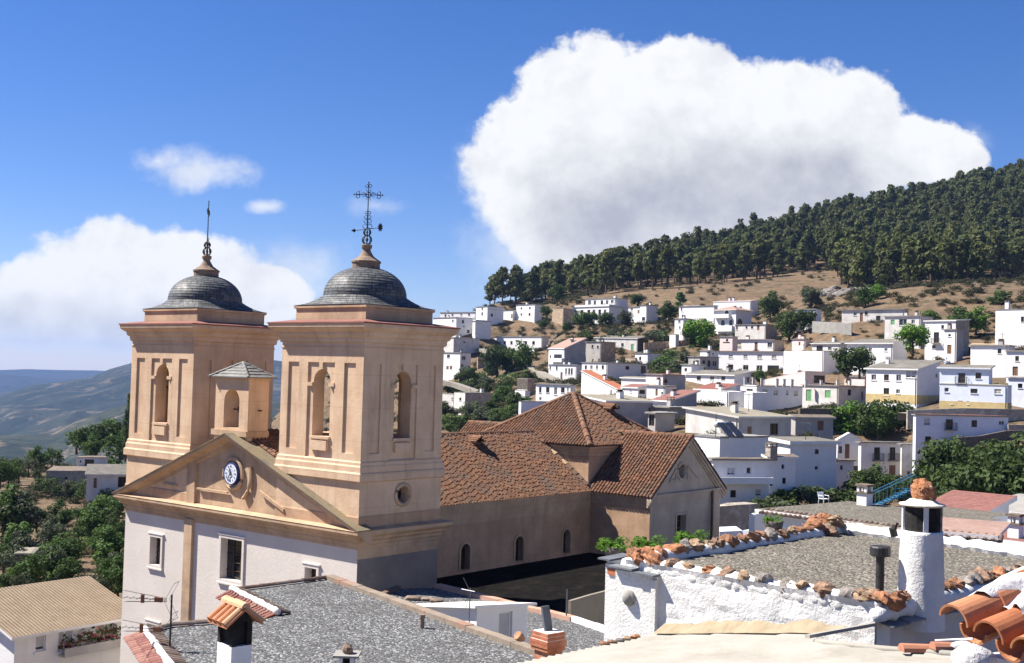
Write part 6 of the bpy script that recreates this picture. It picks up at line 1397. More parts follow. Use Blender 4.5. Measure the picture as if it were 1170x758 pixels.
LUMPW = mat('lumpy whitewash', (0.70, 0.69, 0.67), (0.62, 0.61, 0.585), 2, .9, .022, 20, (0.50, 0.43, 0.35), .8, (.62, .78), streak=((0.55, 0.43, 0.30), .35))
CEMF = mat('cream fibre cement', (0.315, 0.298, 0.262), (0.275, 0.258, 0.225), 1.2, .9, .006, 12, (0.225, 0.205, 0.172), .5, (.5, .75), streak=((.40, .35, .27), .2))
def poly_root(name, pts, label, cat):
    c = Vector((sum(p.x for p in pts) / len(pts), sum(p.y for p in pts) / len(pts), 0)); return empty(name, (c.x, c.y, GZ), 0, label, cat), (c.x, c.y, GZ)
# ---- the house with the big grey gravel roof
RZ = -6.0
A = [PZ(376, 661, RZ), PZ(589, 738, RZ), Vector((2.5, 23, RZ)), Vector((-1.5, 17.5, RZ)), Vector((-4.8, 19.8, RZ)), PZ(165, 723, RZ), PZ(197, 715.4, RZ), PZ(300, 707.5, RZ), PZ(318, 703, RZ), PZ(264, 675.5, RZ)]
ra, oa = poly_root('house', A, 'house under the large flat roof of grey gravel in front of the church', 'house')
ca = Vector((sum(p.x for p in A) / 10, sum(p.y for p in A) / 10, RZ))
m = MB(); m.prism([p + Vector((0, 0, -.22)) for p in A], (0, 0, .2), 1, 0); roof_a = m.build('roof', [GRAV, KERB], ra, oa)
m = MB(); B = [ca + (p - ca) * .965 for p in A]; m.prism([Vector((p.x, p.y, GZ - 1)) for p in B], (0, 0, RZ - .23 - GZ + 1)); m.build('wall', [WHITE], ra, oa)
def kerb(pts, wd, hgt, mt, parent, off, name='kerb'):
    m = MB()
    for a, c in zip(pts, pts[1:]):
        k = max(1, int((c - a).length / .9)); n = Vector((a.y - c.y, c.x - a.x, 0)).normalized() * wd / 2
        for i in range(k):
            p, q = a.lerp(c, i / k), a.lerp(c, (i + .985) / k); jz = random.uniform(-.012, .012); m.prism([p - n + Vector((0, 0, -.05)), q - n + Vector((0, 0, -.05)), q + n + Vector((0, 0, -.05)), p + n + Vector((0, 0, -.05))], (0, 0, hgt + .05 + jz))
    return m.build(name, [mt], parent, off)
kerb([A[0], A[1], A[2]], .26, .09, KERB, ra, oa)
m = MB(); up = Vector((0, 0, .03)); pass
for i_, j_ in ((9, 0), (6, 7), (5, 6)): m = MB(); ridge_tiles(m, A[i_] + up, A[j_] + up, .09, .45, 3); m.build('edge_tiles', COPT, ra, oa)
def eave_strip(r0, r1, e0, e1, parent, off):
    r0, r1, e0, e1 = map(Vector, (r0, r1, e0, e1)); m = MB(); m.prism([r0, r1, e1, e0], (0, 0, -.07), 3)
    L = (r1 - r0).length; n = int(L / .19)
    for i in range(n):
        f = (i + .5) / n; a, c = e0.lerp(e1, f), r0.lerp(r1, f); ridge_tiles(m, a + (a - c) * .05, c, .082, (c - a).length / 2.02, 3)
    m.build('tile_eave', EAVT + [UNDER], parent, off)
    m = MB(); d = (r1 - r0).normalized(); s = Vector((-d.y, d.x, 0)); pts = [r0.lerp(r1, i / 30) for i in range(31)]
    m.tube([p + Vector((random.uniform(-.02, .02), random.uniform(-.02, .02), .05)) for p in pts], [random.uniform(.06, .09) for _ in pts], 7); m.build('mortar_ridge', [MORT], parent, off, True)
    m = MB(); s = s if s.dot(r0 - e0) > 0 else -s
    for i in range(n):
        p = r0.lerp(r1, (i + .5) / n); ridge_tiles(m, p + s * .02 + Vector((0, 0, .05)), p + s * .34 + Vector((0, 0, -.02)), .075, .3, 3)
    m.build('ridge_tiles', COPT, parent, off)
eave_strip(A[9] + Vector((0, 0, .03)), A[8] + Vector((0, 0, .03)), PZ(249, 682, -6.32), PZ(299, 710, -6.32), ra, oa)
e2 = PZ(200, 764, -6.0) ; eave_strip(A[5] + Vector((0, 0, .03)), A[5].lerp(A[4], .62) + Vector((0, 0, .03)), PZ(145.5, 728, -6.34), PZ(145.5, 728, -6.34) + (A[4] - A[5]) * .62, ra, oa)
# chimney with a little tiled gable, black flue openings
cc = P(267, 760, 21.6); cz = RZ
def chimney_gabled():
    m = MB(); x, y = cc.x, cc.y; an = math.radians(-50); ux, uy = Vector((math.cos(an), math.sin(an), 0)), Vector((-math.sin(an), math.cos(an), 0)); o = Vector((x, y, 0)); up = Vector((0, 0, 1)); hw = .2; hd = .28
    t0, t1 = cz + .95, cz + 1.38
    m.obox(o - ux * hd - uy * hw + up * (cz - .1), ux * 2 * hd, uy * 2 * hw, up * (t0 - cz + .1), 0)
    for sx in (-1, 1):
        for sy in (-1, 1): m.obox(o + ux * sx * (hd - .05) + uy * sy * (hw - .05) - ux * .05 - uy * .05 + up * (t0 + .001), ux * .1, uy * .1, up * (t1 - t0), 1 if sx > 0 or sy < 0 else 0)
    m.obox(o - ux * (hd - .09) - uy * (hw - .06) + up * (t0 + .001), ux * 2 * (hd - .09), uy * 2 * (hw - .06), up * (t1 - t0 + .1), 2)
    ch = m.build('chimney', [WHITE, SOOT_VOID, SOOT_VOID], roof_a, oa)
    m = MB()
    e, r = t1 - .02, t1 + .26
    for s in (-1, 1):
        a0, a1 = o - ux * (hd + .1) + uy * s * (hw + .16) + up * e, o + ux * (hd + .1) + uy * s * (hw + .16) + up * e
        b0, b1 = o - ux * (hd + .1) + up * r, o + ux * (hd + .1) + up * r
        m.prism([a0, a1, b1, b0], (0, 0, -.05), 0)
        for k in range(4):
            f = (k + .5) / 4; a, c = a0.lerp(a1, f), b0.lerp(b1, f); ridge_tiles(m, a + Vector((0, 0, .02)), c + Vector((0, 0, .02)), .075, .25, 2)
    ridge_tiles(m, o - ux * (hd + .12) + up * (r + .03), o + ux * (hd + .12) + up * (r + .03), .1, .35, 2)
    m.build('cowl', [mat('cowl tile', (.50, .22, .11), (.42, .17, .08), 4, .85, .005, 20), mat('cowl tile pale', (.58, .34, .20), (.48, .26, .14), 4, .85)], ch, oa)
    m = MB(); m.poly([o + ux * (hd + .02) - uy * hw + up * t1, o + ux * (hd + .02) + uy * hw + up * t1, o + ux * (hd + .02) + up * (t1 + .24)]); m.build('soot_gable', [SOOT_VOID], ch, oa)
chimney_gabled()
v = PZ(482, 717, RZ); m = MB(); m.lathe(v.x, v.y, [(.055, RZ - .05), (.055, RZ + .22), (.075, RZ + .22), (.075, RZ + .3)], 10, 0); m.build('vent_stub', [COPT[1]], roof_a, oa)
v = PZ(396, 770, RZ); m = MB(); s = .15
m.box(v.x - s, v.x + s, v.y - s, v.y + s, RZ - .05, RZ + .2, 0); m.box(v.x - s - .1, v.x + s + .1, v.y - s - .1, v.y + s + .1, RZ + .36, RZ + .4, 2)
for sx in (-1, 1):
    for sy in (-1, 1): m.box(v.x + sx * .11 - .035, v.x + sx * .11 + .035, v.y + sy * .11 - .035, v.y + sy * .11 + .035, RZ + .2, RZ + .36, 0)
m.box(v.x - .07, v.x + .07, v.y - .07, v.y + .07, RZ + .2, RZ + .35, 1); m.ball((v.x, v.y, RZ + .47), .11, 8, 6, 3, (1, 1, 1), .15)
m.build('chimney', [WHITE, SOOT_VOID, CONCR, FINS], roof_a, oa)
# TV aerial of the gravel-roof house
def yagi(m, c, D, L, S):
    """boom along D with elements, corner reflector at the near end"""
    D, S = Vector(D).normalized(), Vector(S).normalized(); up = Vector((0, 0, 1)); c = Vector(c)
    for k, z in enumerate((-.09, 0, .09)): m.tube([c + up * z * .35, c + D * L + up * z * (1 + .3 * k)], .008, 4)
    for f in (.2, .35, .5, .65, .8, .95): m.tube([c + D * L * f - S * .13, c + D * L * f + S * .13], .006, 4)
    for s in (-1, 1):
        for f in (-.45, .45): m.tube([c + S * f * .3, c + S * f * .3 - D * .2 + up * s * .38], .004, 4)
        m.tube([c - S * .15 + up * s * .38 - D * .2, c + S * .15 + up * s * .38 - D * .2], .006, 4); pass
    m.obox(c + D * .1 - S * .04 - up * .05, D * .16, S * .08, up * .1, 1); m.obox(c + D * .5 - S * .03 - up * .09, D * .06, S * .06, up * .18, 1)
ALU = mat('grey aluminium', (.16, .165, .17), (.12, .125, .13), 4, .4, metal=.5)
mp_ = PZ(194, 742, RZ); root = empty('tv_antenna', tuple(mp_), 0, 'tall tv antenna mast with two aerials pointing left on the gravel roof', 'antenna')
m = MB(); m.tube([(0, 0, -.1), (0, 0, 1.14)], .022, 6); m.build('mast', [IRON], root)
for z in (1.02, .40): m = MB(); yagi(m, (-.1, 0, z), (-1, .1, .02), .95, (.1, 1, 0)); m.build('aerial', [ALU, mat('rusty plastic', (.32, .15, .07), (.26, .11, .05), 4, .7)], root)
# ---- small shed, lower roof by the church, shaded court
H_('small white shed with a corrugated white roof and a grey door behind the gravel roof', 484, 545, 603, 695, 790, 31, 35, wins=[(570.5, 698, 584, 760, 's')], roof='mono', rl=-.16, rr=-.05, rmat=MORT, over=.18, thick=.07, name='shed', cat='shed', ground=False)
ZB = -8.2; Bq = [PZ(430, 684, ZB), PZ(455, 672.5, ZB), PZ(500, 671, ZB), PZ(655, 709, ZB), PZ(704, 726, ZB), PZ(760, 760, ZB), PZ(640, 800, ZB), PZ(470, 730, ZB)]
rb, ob_ = poly_root('house', Bq, 'low house with a grey gravel roof at the foot of the church tower', 'house')
m = MB(); m.prism([p + Vector((0, 0, -.2)) for p in Bq], (0, 0, .18), 1, 0); m.build('roof', [GRAV, KERB], rb, ob_)
m = MB(); cb = sum(Bq, Vector()) / len(Bq); m.prism([Vector((cb.x + (p.x - cb.x) * .98, cb.y + (p.y - cb.y) * .98, GZ - 1)) for p in Bq], (0, 0, ZB - .21 - GZ + 1)); m.build('wall', [WHITE2], rb, ob_)
kerb([Bq[2], Bq[3]], .3, .12, mat('pink kerb', (.50, .31, .23), (.42, .25, .18), 2, .9), rb, ob_); kerb([Bq[3], Bq[4]], .22, .14, WHITE, rb, ob_); kerb([Bq[0], Bq[1]], .2, .1, COPT[0], rb, ob_)
m = MB(); dk = mat('shade-black court', (0.010, 0.009, 0.0085), (0.005, 0.0047, 0.0045), 3.0, 1.0, .03, 9, (0.018, 0.014, 0.011), 1.1, (.5, .68), spec=.05)  # shade of the court put into a near-black ground colour
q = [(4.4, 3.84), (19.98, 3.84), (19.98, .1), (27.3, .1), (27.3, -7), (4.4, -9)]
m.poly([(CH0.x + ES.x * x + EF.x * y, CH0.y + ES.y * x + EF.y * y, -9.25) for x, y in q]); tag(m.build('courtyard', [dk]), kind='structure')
garden_wall('low buff corrugated fence catching the sun at the edge of the dark court', [(652, 712, 40.5), (676, 704, 42), (700, 697, 43.5)], .75, .12, BEIGE, name='fence', cat='fence')
p = PZ(647, 708, ZB); m = MB(); m.tube([(0, 0, -.05), (0, 0, 1.0)], .025, 6); tag(m.build('pole', [ALU], None, loc=tuple(p)), 'thin grey pole standing on the pink roof kerb against the dark court', 'pole')
p = P(536, 716, 29.5); root = empty('tv_antenna', tuple(p), 0, 'thin crooked tv antenna beside the white shed', 'antenna')
m = MB(); m.tube([(0, 0, -.6), (0, 0, .95)], .016, 5); m.build('mast', [ALU], root); m = MB(); m.tube([(-.18, 0, 1.2), (0, 0, .86)], .012, 5); m.tube([(-.22, .1, .9), (.12, -.1, .88)], .009, 4); m.tube([(-.16, .0, .5), (0, 0, .84)], .009, 4); m.tube([(-.1, .0, .45), (0, 0, .8)], .009, 4); m.build('aerial', [ALU], root)
for u, v, s, l in ((472, 685, .22, 'flat brown stone lying on the low roof left of the shed'), (488, 686, .16, 'grey flat stone lying on the low roof left of the shed'), (499, 688, .18, 'pale flat stone nearest the white shed roof')):
    p = PZ(u, v, ZB); m = MB(); m.ball((0, 0, .05), s, 8, 5, 0, (1.5, 1, .4), .12); tag(m.build('stone', [random.choice((FINS, CONCR, KERB))], None, loc=tuple(p)), l, 'stone')
# brick chimney with a slanting slab on top
bc = P(626, 752, 24.6); an = math.radians(40); root = empty('brick_chimney', (bc.x, bc.y, RZ), an, 'flared orange brick chimney with a dark slab leaning on top', 'chimney')
m = MB(); zt = .68
for k in range(9):
    z0 = k * .076; w_ = .2 + (.07 if k in (5, 6) else .05 if k in (4, 7) else .0) + (.04 if k == 8 else 0); m.box(-w_, w_, -w_, w_, z0 - (.02 if k == 0 else 0), z0 + .068, 0); m.box(-w_ + .012, w_ - .012, -w_ + .012, w_ - .012, z0 + .066, z0 + .078, 1)
m.build('stack', [BRICK, MORT], root)
m = MB(); m.prism([(-.1, -.02, .68), (.1, -.02, .68), (.13, .14, 1.16), (-.07, .14, 1.16)], (0, .05, 0)); m.build('slab', [mat('blue slate slab', (.10, .11, .13), (.07, .08, .09), 4, .5)], root)
m = MB(); m.box(-.5, .1, -.42, -.24, .16, .2, 0); m.box(-.46, -.36, -.4, -.28, -.05, .158, 1); m.box(-.1, .06, -.4, -.28, -.05, .158, 1); m.build('shelf', [CONCR, BRICK], root)
p = P(598, 731, 24.2); m = MB(); m.lathe(0, 0, [(.05, 0), (.09, .08), (.1, .16), (.08, .2), (.07, .19)], 12); o = m.build('clay_pot', [mat('clay pot', (.42, .22, .12), (.34, .17, .09), 3, .8)], None, smooth=True, loc=tuple(p)); o.rotation_euler = (.5, -.9, 0); tag(o, 'small tilted clay pot by the brick chimney', 'pot')
# ---- launa roof with a rim of stones, white wall and round chimney
TZ2 = -3.42
N1, N2, N3, F1 = PZ(716, 642, TZ2), PZ(1000, 692, TZ2), PZ(1172, 655, TZ2), PZ(960, 604, TZ2)
ea = (N1 - N2).normalized(); eb = (N3 - N2).normalized(); N4 = F1 + eb.cross(Vector((0, 0, 1))).normalized() * ((N2 - N1).length) * 1.02
if N4.x < F1.x: N4 = F1 - (N4 - F1)
N3 = N2 + eb * 7.6
rd, od = poly_root('house', [N1, N2, N3, F1], 'house with a buff gravel roof rimmed with rusty stones over a lumpy white wall', 'house')
m = MB(); NU, NV = 90, 22; Z0 = -5.6
for i in range(NU + 1):
    for j in range(NV + 1):
        p = N2.lerp(N1, i / NU); z = Z0 + (TZ2 + .05 - Z0) * j / NV; d = float(fbm([p.x * 3 + p.y], [z * 3], .4, 4, 5)[0]) * .055 + (.04 if j == NV else 0)
        n = Vector((-eb.x, -eb.y, 0)); m.v.append(tuple(Vector((p.x, p.y, z)) + n * d))
m.f = [(i * (NV + 1) + j, (i + 1) * (NV + 1) + j, (i + 1) * (NV + 1) + j + 1, i * (NV + 1) + j + 1) for i in range(NU) for j in range(NV)]; m.m = [0] * len(m.f)
o = len(m.v)
m.obox(Vector((N2.x, N2.y, GZ)) + eb * .06, ea * (N1 - N2).length, eb * .4, Vector((0, 0, TZ2 + .02 - GZ)), 0)
wl_ = m.build('wall', [LUMPW], rd, od)
m = MB(); gw = mat('grey lime wall', (.50, .48, .47), (.43, .41, .40), 1.2, .9, .015, 9, (.36, .33, .31), .6, (.5, .75)); nb = Vector((-ea.x, -ea.y, 0))
m.obox(Vector((N2.x, N2.y, GZ)) + ea * .05, eb * 7.6, ea * .35, Vector((0, 0, TZ2 - .22 - GZ)), 0); m.build('side_wall', [gw], rd, od)
m = MB(); pts = [N2.lerp(N3, i / 60) for i in range(61)]; m.tube([p + nb * .03 + Vector((0, 0, -.12 + random.uniform(-.03, .03))) for p in pts], [random.uniform(.12, .17) for _ in pts], 8)
pts = [N1.lerp(F1, i / 60) for i in range(61)]; m.tube([p + Vector((0, 0, -.05 + random.uniform(-.03, .03))) for p in pts], [random.uniform(.13, .18) for _ in pts], 8)
pts = [N2.lerp(N1, i / 60) for i in range(61)]; m.tube([p + eb * .16 + Vector((0, 0, -.06 + random.uniform(-.03, .03))) for p in pts], [random.uniform(.15, .2) for _ in pts], 8); m.build('rim', [LUMPW], rd, od, True)
m = MB(); m.add([], [], 0); G_ = 26; base_ = len(m.v)
for i in range(G_ + 1):
    for j in range(G_ + 1):
        a, c = N2.lerp(N3, i / G_), N1.lerp(F1 + (N3 - N2) * 0 , i / G_); p = a.lerp(c, j / G_); m.v.append((p.x, p.y, TZ2 - .07 + float(fbm([p.x], [p.y], 1.5, 3, 2)[0]) * .08))
m.f = [(i * (G_ + 1) + j, (i + 1) * (G_ + 1) + j, (i + 1) * (G_ + 1) + j + 1, i * (G_ + 1) + j + 1) for i in range(G_) for j in range(G_)]; m.m = [0] * len(m.f)
rfd = m.build('roof', [GRAVB], rd, od, True)
m = MB(); m.tube([p + Vector((0, 0, random.uniform(-.02, .03))) for p in [F1.lerp(N3, i / 40) for i in range(41)]], [random.uniform(.13, .17) for _ in range(41)], 8); m.obox(Vector((F1.x, F1.y, GZ)), (N3 - F1), Vector((.1, .25, 0)), Vector((0, 0, TZ2 - GZ - .02))); m.obox(Vector((N1.x, N1.y, GZ)) + eb * .3, (F1 - N1) * .95, ea * -.1, Vector((0, 0, TZ2 - GZ - .12))); m.build('back_parapet', [LUMPW], rd, od)
STM = [mat('rim stone ' + n, c, tuple(x * .55 for x in c), 7, .95, .03, 14, c3=c3, s3=4, a3=(.45, .65)) for n, c, c3 in (('rust', (.34, .17, .09), (.22, .12, .08)), ('brown', (.22, .13, .085), (.33, .22, .15)), ('grey', (.30, .27, .24), (.20, .17, .15)), ('tan', (.40, .28, .18), (.27, .17, .11)), ('orange', (.44, .20, .10), (.30, .14, .08)))]
def stone_mesh(seed):
    rs = np.random.default_rng(seed); m = MB(); m.ball((0, 0, 0), 1, 14, 9); v = np.array(m.v); k = rs.normal(size=(5, 3)); k /= np.linalg.norm(k, axis=1)[:, None]
    for q in k:                                                     # planed facets
        d = v @ q; lim = rs.uniform(.45, .8); v -= np.maximum(d - lim, 0)[:, None] * q * .85
    v *= 1 + .14 * np.sin(v @ rs.normal(size=(3, 1)) * 5 + 1); v *= 1 + .07 * np.sin(v @ rs.normal(size=(3, 1)) * 11); m.v = list(map(tuple, v)); me = bpy.data.meshes.new('rim_stone'); me.from_pydata(m.v, [], m.f)
    me.materials.append(STM[seed % 5]); me.update(); return me
SM = [stone_mesh(i) for i in range(15)]
def rim_stone(p, s, parent, off):
    o = bpy.data.objects.new('rim_stone', random.choice(SM)); COL.objects.link(o); o.parent = parent; o.location = Vector(p) - Vector(off); o.rotation_euler = (random.uniform(-.4, .4), random.uniform(-.4, .4), random.uniform(0, 6.28)); o.scale = (s * random.uniform(.9, 1.35), s * random.uniform(.8, 1.1), s * random.uniform(.6, .85))
def stones(p, q, n, s0, s1, dz=.06, skip=()):
    for i in range(n):
        f = (i + .5 + random.uniform(-.2, .2)) / n
        if any(a < f < c for a, c in skip): continue
        rim_stone(p.lerp(q, f) + Vector((0, 0, dz + random.uniform(-.02, .03))), random.uniform(s0, s1), wl_, od)
L_ = (N1 - N2).length
stones(N2 + eb * .12, N1 + eb * .12, 13, .14, .2); stones(N2 + nb * -.05, N3, 24, .14, .2, .05, ((.15, .25),)); stones(N1, F1, 20, .15, .21, .08)
for k in range(7): rim_stone(F1 - (F1 - N1).normalized() * random.uniform(0, 1.3) + Vector((random.uniform(-.2, .2), random.uniform(-.2, .2), random.uniform(.05, .25))), random.uniform(.14, .22), wl_, od)
for k in range(4): rim_stone(N2 + Vector((random.uniform(-.15, .35), random.uniform(0, .3), random.uniform(.03, .12))), random.uniform(.16, .22), wl_, od)
m = MB(); SLT = [mat('eave slate ' + str(k), c, tuple(x * .8 for x in c), 3, .6, .004, 14) for k, c in enumerate(((.13, .14, .155), (.18, .19, .2), (.10, .105, .115)))]
for i in range(15):
    p = N2 + eb * (.05 + i * .5) + Vector((0, 0, -.27 + (i % 2) * .015)); m.obox(p + nb * .28 + Vector((0, 0, -.04)), eb * .52, nb * -.32 + Vector((0, 0, .06)), Vector((0, 0, .022)), i % 3)
m.build('eave_slates', SLT, rd, od)
pipe = PZ(1005, 683, TZ2 - .05); m = MB(); m.lathe(pipe.x, pipe.y, [(.068, TZ2 - .15), (.068, TZ2 + .62)], 14); m.lathe(pipe.x, pipe.y, [(.15, TZ2 + .62), (.165, TZ2 + .64), (.165, TZ2 + .76), (.15, TZ2 + .78)], 18); m.lathe(pipe.x, pipe.y, [(.075, TZ2 + .3), (.075, TZ2 + .33)], 14); m.build('vent_pipe', [IRON], rfd, od)
# round chimney
cx_, cy_ = 6.72, 19.15; m = MB(); zb, zt = TZ2 - .5, -2.36; n_s, n_r = 40, 26
for j in range(n_r + 1):
    z = zb + (zt - zb) * j / n_r; f = j / n_r; r0 = .375 - .05 * f
    for i in range(n_s):
        a = 2 * math.pi * i / n_s; r = r0 + float(fbm([math.cos(a) * 2 + 7], [math.sin(a) * 2 + z * 2.2], .3, 3, 4)[0]) * .025; m.v.append((cx_ + r * math.cos(a), cy_ + r * math.sin(a), z))
m.f = [(j * n_s + i, j * n_s + (i + 1) % n_s, (j + 1) * n_s + (i + 1) % n_s, (j + 1) * n_s + i) for j in range(n_r) for i in range(n_s)] + [tuple(n_r * n_s + i for i in range(n_s))]; m.m = [0] * len(m.f)
ch = m.build('chimney', [LUMPW], rfd, od, True)
m = MB(); sw_ = mat('sooty whitewash', (.42, .40, .38), (.05, .05, .05), 4, .95, .01, 10)
for k, aa in enumerate((-98, 172, 100, 35, -20)):
    a = math.radians(aa); u_ = Vector((math.cos(a), math.sin(a), 0)); t_ = Vector((-u_.y, u_.x, 0)); w_ = (.034, .05, .05, .05, .05)[k]; o = Vector((cx_, cy_, zt - .01)) + u_ * .2
    m.prism([o - t_ * w_, o + t_ * w_, o + t_ * w_ * 1.15 + u_ * .11, o - t_ * w_ * 1.15 + u_ * .11], (0, 0, .41))
m.m = [0 if i < 12 else 1 for i in range(len(m.m))]; m.build('flue_posts', [LUMPW, sw_], ch, od); m = MB(); m.lathe(cx_, cy_, [(.285, zt), (.285, zt + .4)], 20); m.build('flue', [SOOT_VOID], ch, od)
m = MB(); m.lathe(cx_, cy_, [(.34, zt + .395), (.365, zt + .41), (.36, zt + .43), (.27, zt + .445), (.2, zt + .50), (.05, zt + .53)], 28); m.build('cap', [mat('cream cap mortar', (.68, .62, .52), (.58, .52, .43), 3, .9, .015, 10)], ch, od, True)
m = MB(); m.ball((0, 0, 0), 1, 40, 28); vv = np.array(m.v)
dsp = np.array([vnoise(vv[:, 0] * 3.2 + vv[:, 2] * 2, vv[:, 1] * 3.2 - vv[:, 2] * 2.6, 1, 3), vnoise(vv[:, 0] * 7 + vv[:, 2] * 5, vv[:, 1] * 7 - vv[:, 2] * 6, 1, 8), vnoise(vv[:, 0] * 14 + vv[:, 2] * 9, vv[:, 1] * 14 - vv[:, 2] * 11, 1, 9)])
vv *= (.8 + .34 * dsp[0] + .22 * dsp[1] + .14 * dsp[2])[:, None]; vv *= np.array([.165, .165, .185]); vv[:, 0] += .02 + vv[:, 2] * -.15; m.v = list(map(tuple, vv + np.array([cx_, cy_, zt + .62])))
m.build('crown_stone', [mat('porous orange tufa', (.46, .21, .10), (.30, .125, .06), 14, .95, .03, 30, c3=(.55, .32, .19), s3=9, a3=(.5, .7))], ch, od)
m = MB(); hp_ = Vector((cx_, cy_, -2.35)); 
m.tube([P(1022, 613, 19.6), P(1020, 605, 19.6), P(1026, 598, 19.6)], [.06, .07, .03], 8); m.build('pipe_elbow', [IRON], ch, od)
# white block with slate caps left of the wall
Q0 = P(749, 735, 21.25); Q0.z = 0; up = Vector((0, 0, 1))
rq = empty('meter_block', (Q0.x, Q0.y, -6.0), 0, 'white masonry block with slate caps and a round grey box on its front', 'block'); oq = (Q0.x, Q0.y, -6.0)
m = MB(); m.obox(Q0 + up * -6.2, ea * .98, eb * .5, up * 2.62, 0); m.obox(Q0 - eb * .04 + up * -6.2, ea * .1, eb * .038, up * 2.56, 0); m.obox(Q0 + ea * .985 + eb * .2 + up * -6.2, ea * .42, eb * .5, up * 2.66, 0); m.build('masonry', [LUMPW], rq, oq)
m = MB()
for k, (a0, a1, z) in enumerate(((-.02, .52, -3.575), (.48, 1.03, -3.53), (.95, 1.25, -3.50), (1.2, 1.5, -3.47))): m.obox(Q0 + ea * a0 - eb * (.14 if k < 2 else -.08) + up * z, ea * (a1 - a0), eb * .7 + up * .03, up * .03, k % 3)
m.build('slate_cap', SLT, rq, oq)
m = MB(); f_ = Q0 + ea * .62 + up * -4.05; m.torus(f_ - eb * .03, eb, .1, .05, 18, 8); m.ball(tuple(f_ - eb * .03), .12, 12, 8, 0, (1, 1, 1.15)); m.build('round_box', [CONCR], rq, oq, True)
m = MB(); m.obox(Q0 + ea * 1.05 + eb * .198 + up * -3.74, ea * .28, eb * -.03, up * .12); m.build('brick_slot', [BRICK], rq, oq)
# ---- cream corrugated roof in front
p1, p2, p3 = P(755, 723, 21), P(925, 722, 18.8), P(640, 749, 19.5); nC = (p2 - p1).cross(p3 - p1).normalized(); nC = nC if nC.z > 0 else -nC
def onC(u, v): r = ray(u, v); return r * (p1.dot(nC) / r.dot(nC))
C_ = [onC(585, 760), onC(702, 735.5), onC(757, 723) + eb * .12, onC(930, 722) + eb * .12, onC(932, 735), onC(1005, 743), onC(1132, 753), onC(1132, 830), onC(560, 830)]
rc, oc = poly_root('shed', C_, 'low building under the cream corrugated sheet roof in the very foreground', 'shed')
ed = (C_[1] - C_[0]).normalized(); fd = nC.cross(ed).normalized(); fd = fd if fd.y < 0 else -fd
def vspan(x, pl):
    ys = []
    for (a0, c0), (a1, c1) in zip(pl, pl[1:] + pl[:1]):
        if (a0 - x) * (a1 - x) <= 0 and a0 != a1: ys.append(c0 + (c1 - c0) * (x - a0) / (a1 - a0))
    return (min(ys), max(ys)) if len(ys) > 1 else None
m = MB(); cell = .155; S_ = 8; pl2 = [((p - C_[0]).dot(ed), (p - C_[0]).dot(fd)) for p in C_]
u0, u1 = min(a for a, c in pl2), max(a for a, c in pl2); v0, v1 = min(c for a, c in pl2), max(c for a, c in pl2)
a = u0
rows = np.linspace(v0, v1, 60)
while a < u1:
    for k in range(S_):
        x0, x1 = a + cell * k / S_, a + cell * (k + 1) / S_; h0, h1 = .026 * math.cos(2 * math.pi * k / S_), .026 * math.cos(2 * math.pi * (k + 1) / S_)
        sa_, sb_ = vspan(min(max(x0, u0 + 1e-4), u1 - 1e-4), pl2), vspan(min(max(x1, u0 + 1e-4), u1 - 1e-4), pl2)
        if not sa_ or not sb_: continue
        for r_ in range(12):
            f0, f1 = r_ / 12, (r_ + 1) / 12; A0, A1 = sa_[0] + (sa_[1] - sa_[0]) * f0, sa_[0] + (sa_[1] - sa_[0]) * f1; B0, B1 = sb_[0] + (sb_[1] - sb_[0]) * f0, sb_[0] + (sb_[1] - sb_[0]) * f1
            m.quad(C_[0] + ed * x0 + fd * A0 + nC * h0, C_[0] + ed * x1 + fd * B0 + nC * h1, C_[0] + ed * x1 + fd * B1 + nC * h1, C_[0] + ed * x0 + fd * A1 + nC * h0)
    a += cell
m.build('roof', [CEMF], rc, oc, True)
m = MB(); m.tube([p + up * .02 for p in C_[4:7]], .045, 7); m.build('edge_strip', [CEMF], rc, oc, True)
m = MB(); m.prism([Vector((p.x, p.y, GZ)) for p in [sum(C_, Vector()) / len(C_) + (q - sum(C_, Vector()) / len(C_)) * .95 for q in C_]], (0, 0, -5.1 - GZ)); m.build('wall', [WHITE2], rc, oc)
m = MB(); q_ = [onC(757, 724) + up * .0, onC(965, 723)]
for i in range(90):                                                 # mortar fillet along the foot of the wall
    a, c = q_[0].lerp(q_[1], i / 90), q_[0].lerp(q_[1], (i + 1) / 90); w0, w1 = (.24 + .3 * float(fbm([(i + q9) * .13], [1.0], 1.5, 4, 2)[0]) for q9 in (0, 1)); h0_, h1_ = (.16 + .2 * float(fbm([(i + q9) * .1], [5.0], 1.2, 4, 6)[0]) for q9 in (0, 1))
    m.quad(a + eb * .06 + up * h0_, c + eb * .06 + up * h1_, c - eb * w1 * .45 + up * (h1_ * .55), a - eb * w0 * .45 + up * (h0_ * .55)); m.quad(a - eb * w0 * .45 + up * (h0_ * .55), c - eb * w1 * .45 + up * (h1_ * .55), c - eb * w1 + up * .03, a - eb * w0 + up * .03)
m.build('mortar_fillet', [mat('sandy mortar', (.33, .265, .18), (.27, .215, .14), 3, .95, .02, 12)], rc, oc)
m = MB(); a, c = onC(925, 736), onC(1000, 722); m.obox(a + up * .08, c - a, nC.cross(c - a).normalized() * .12, up * .05); tag(m.build('plank', [CEMF], None, (a.x, a.y, a.z), loc=tuple(a)), 'narrow pale plank lying at the foot of the white wall corner', 'plank')
for u, v, l in ((1050, 748, 'flat terracotta tile lying left on the cream roof edge'), (1086, 746, 'flat terracotta tile lying right, beside the orange eave')):
    a = onC(u, v); m = MB(); ridge_tiles(m, (-.22, 0, .06), (.22, .05, .06), .1, .46, 1); tag(m.build('loose_tile', [mat('loose tile', (.44, .20, .12), (.36, .15, .09), 4, .85)], None, loc=tuple(a)), l, 'tile')
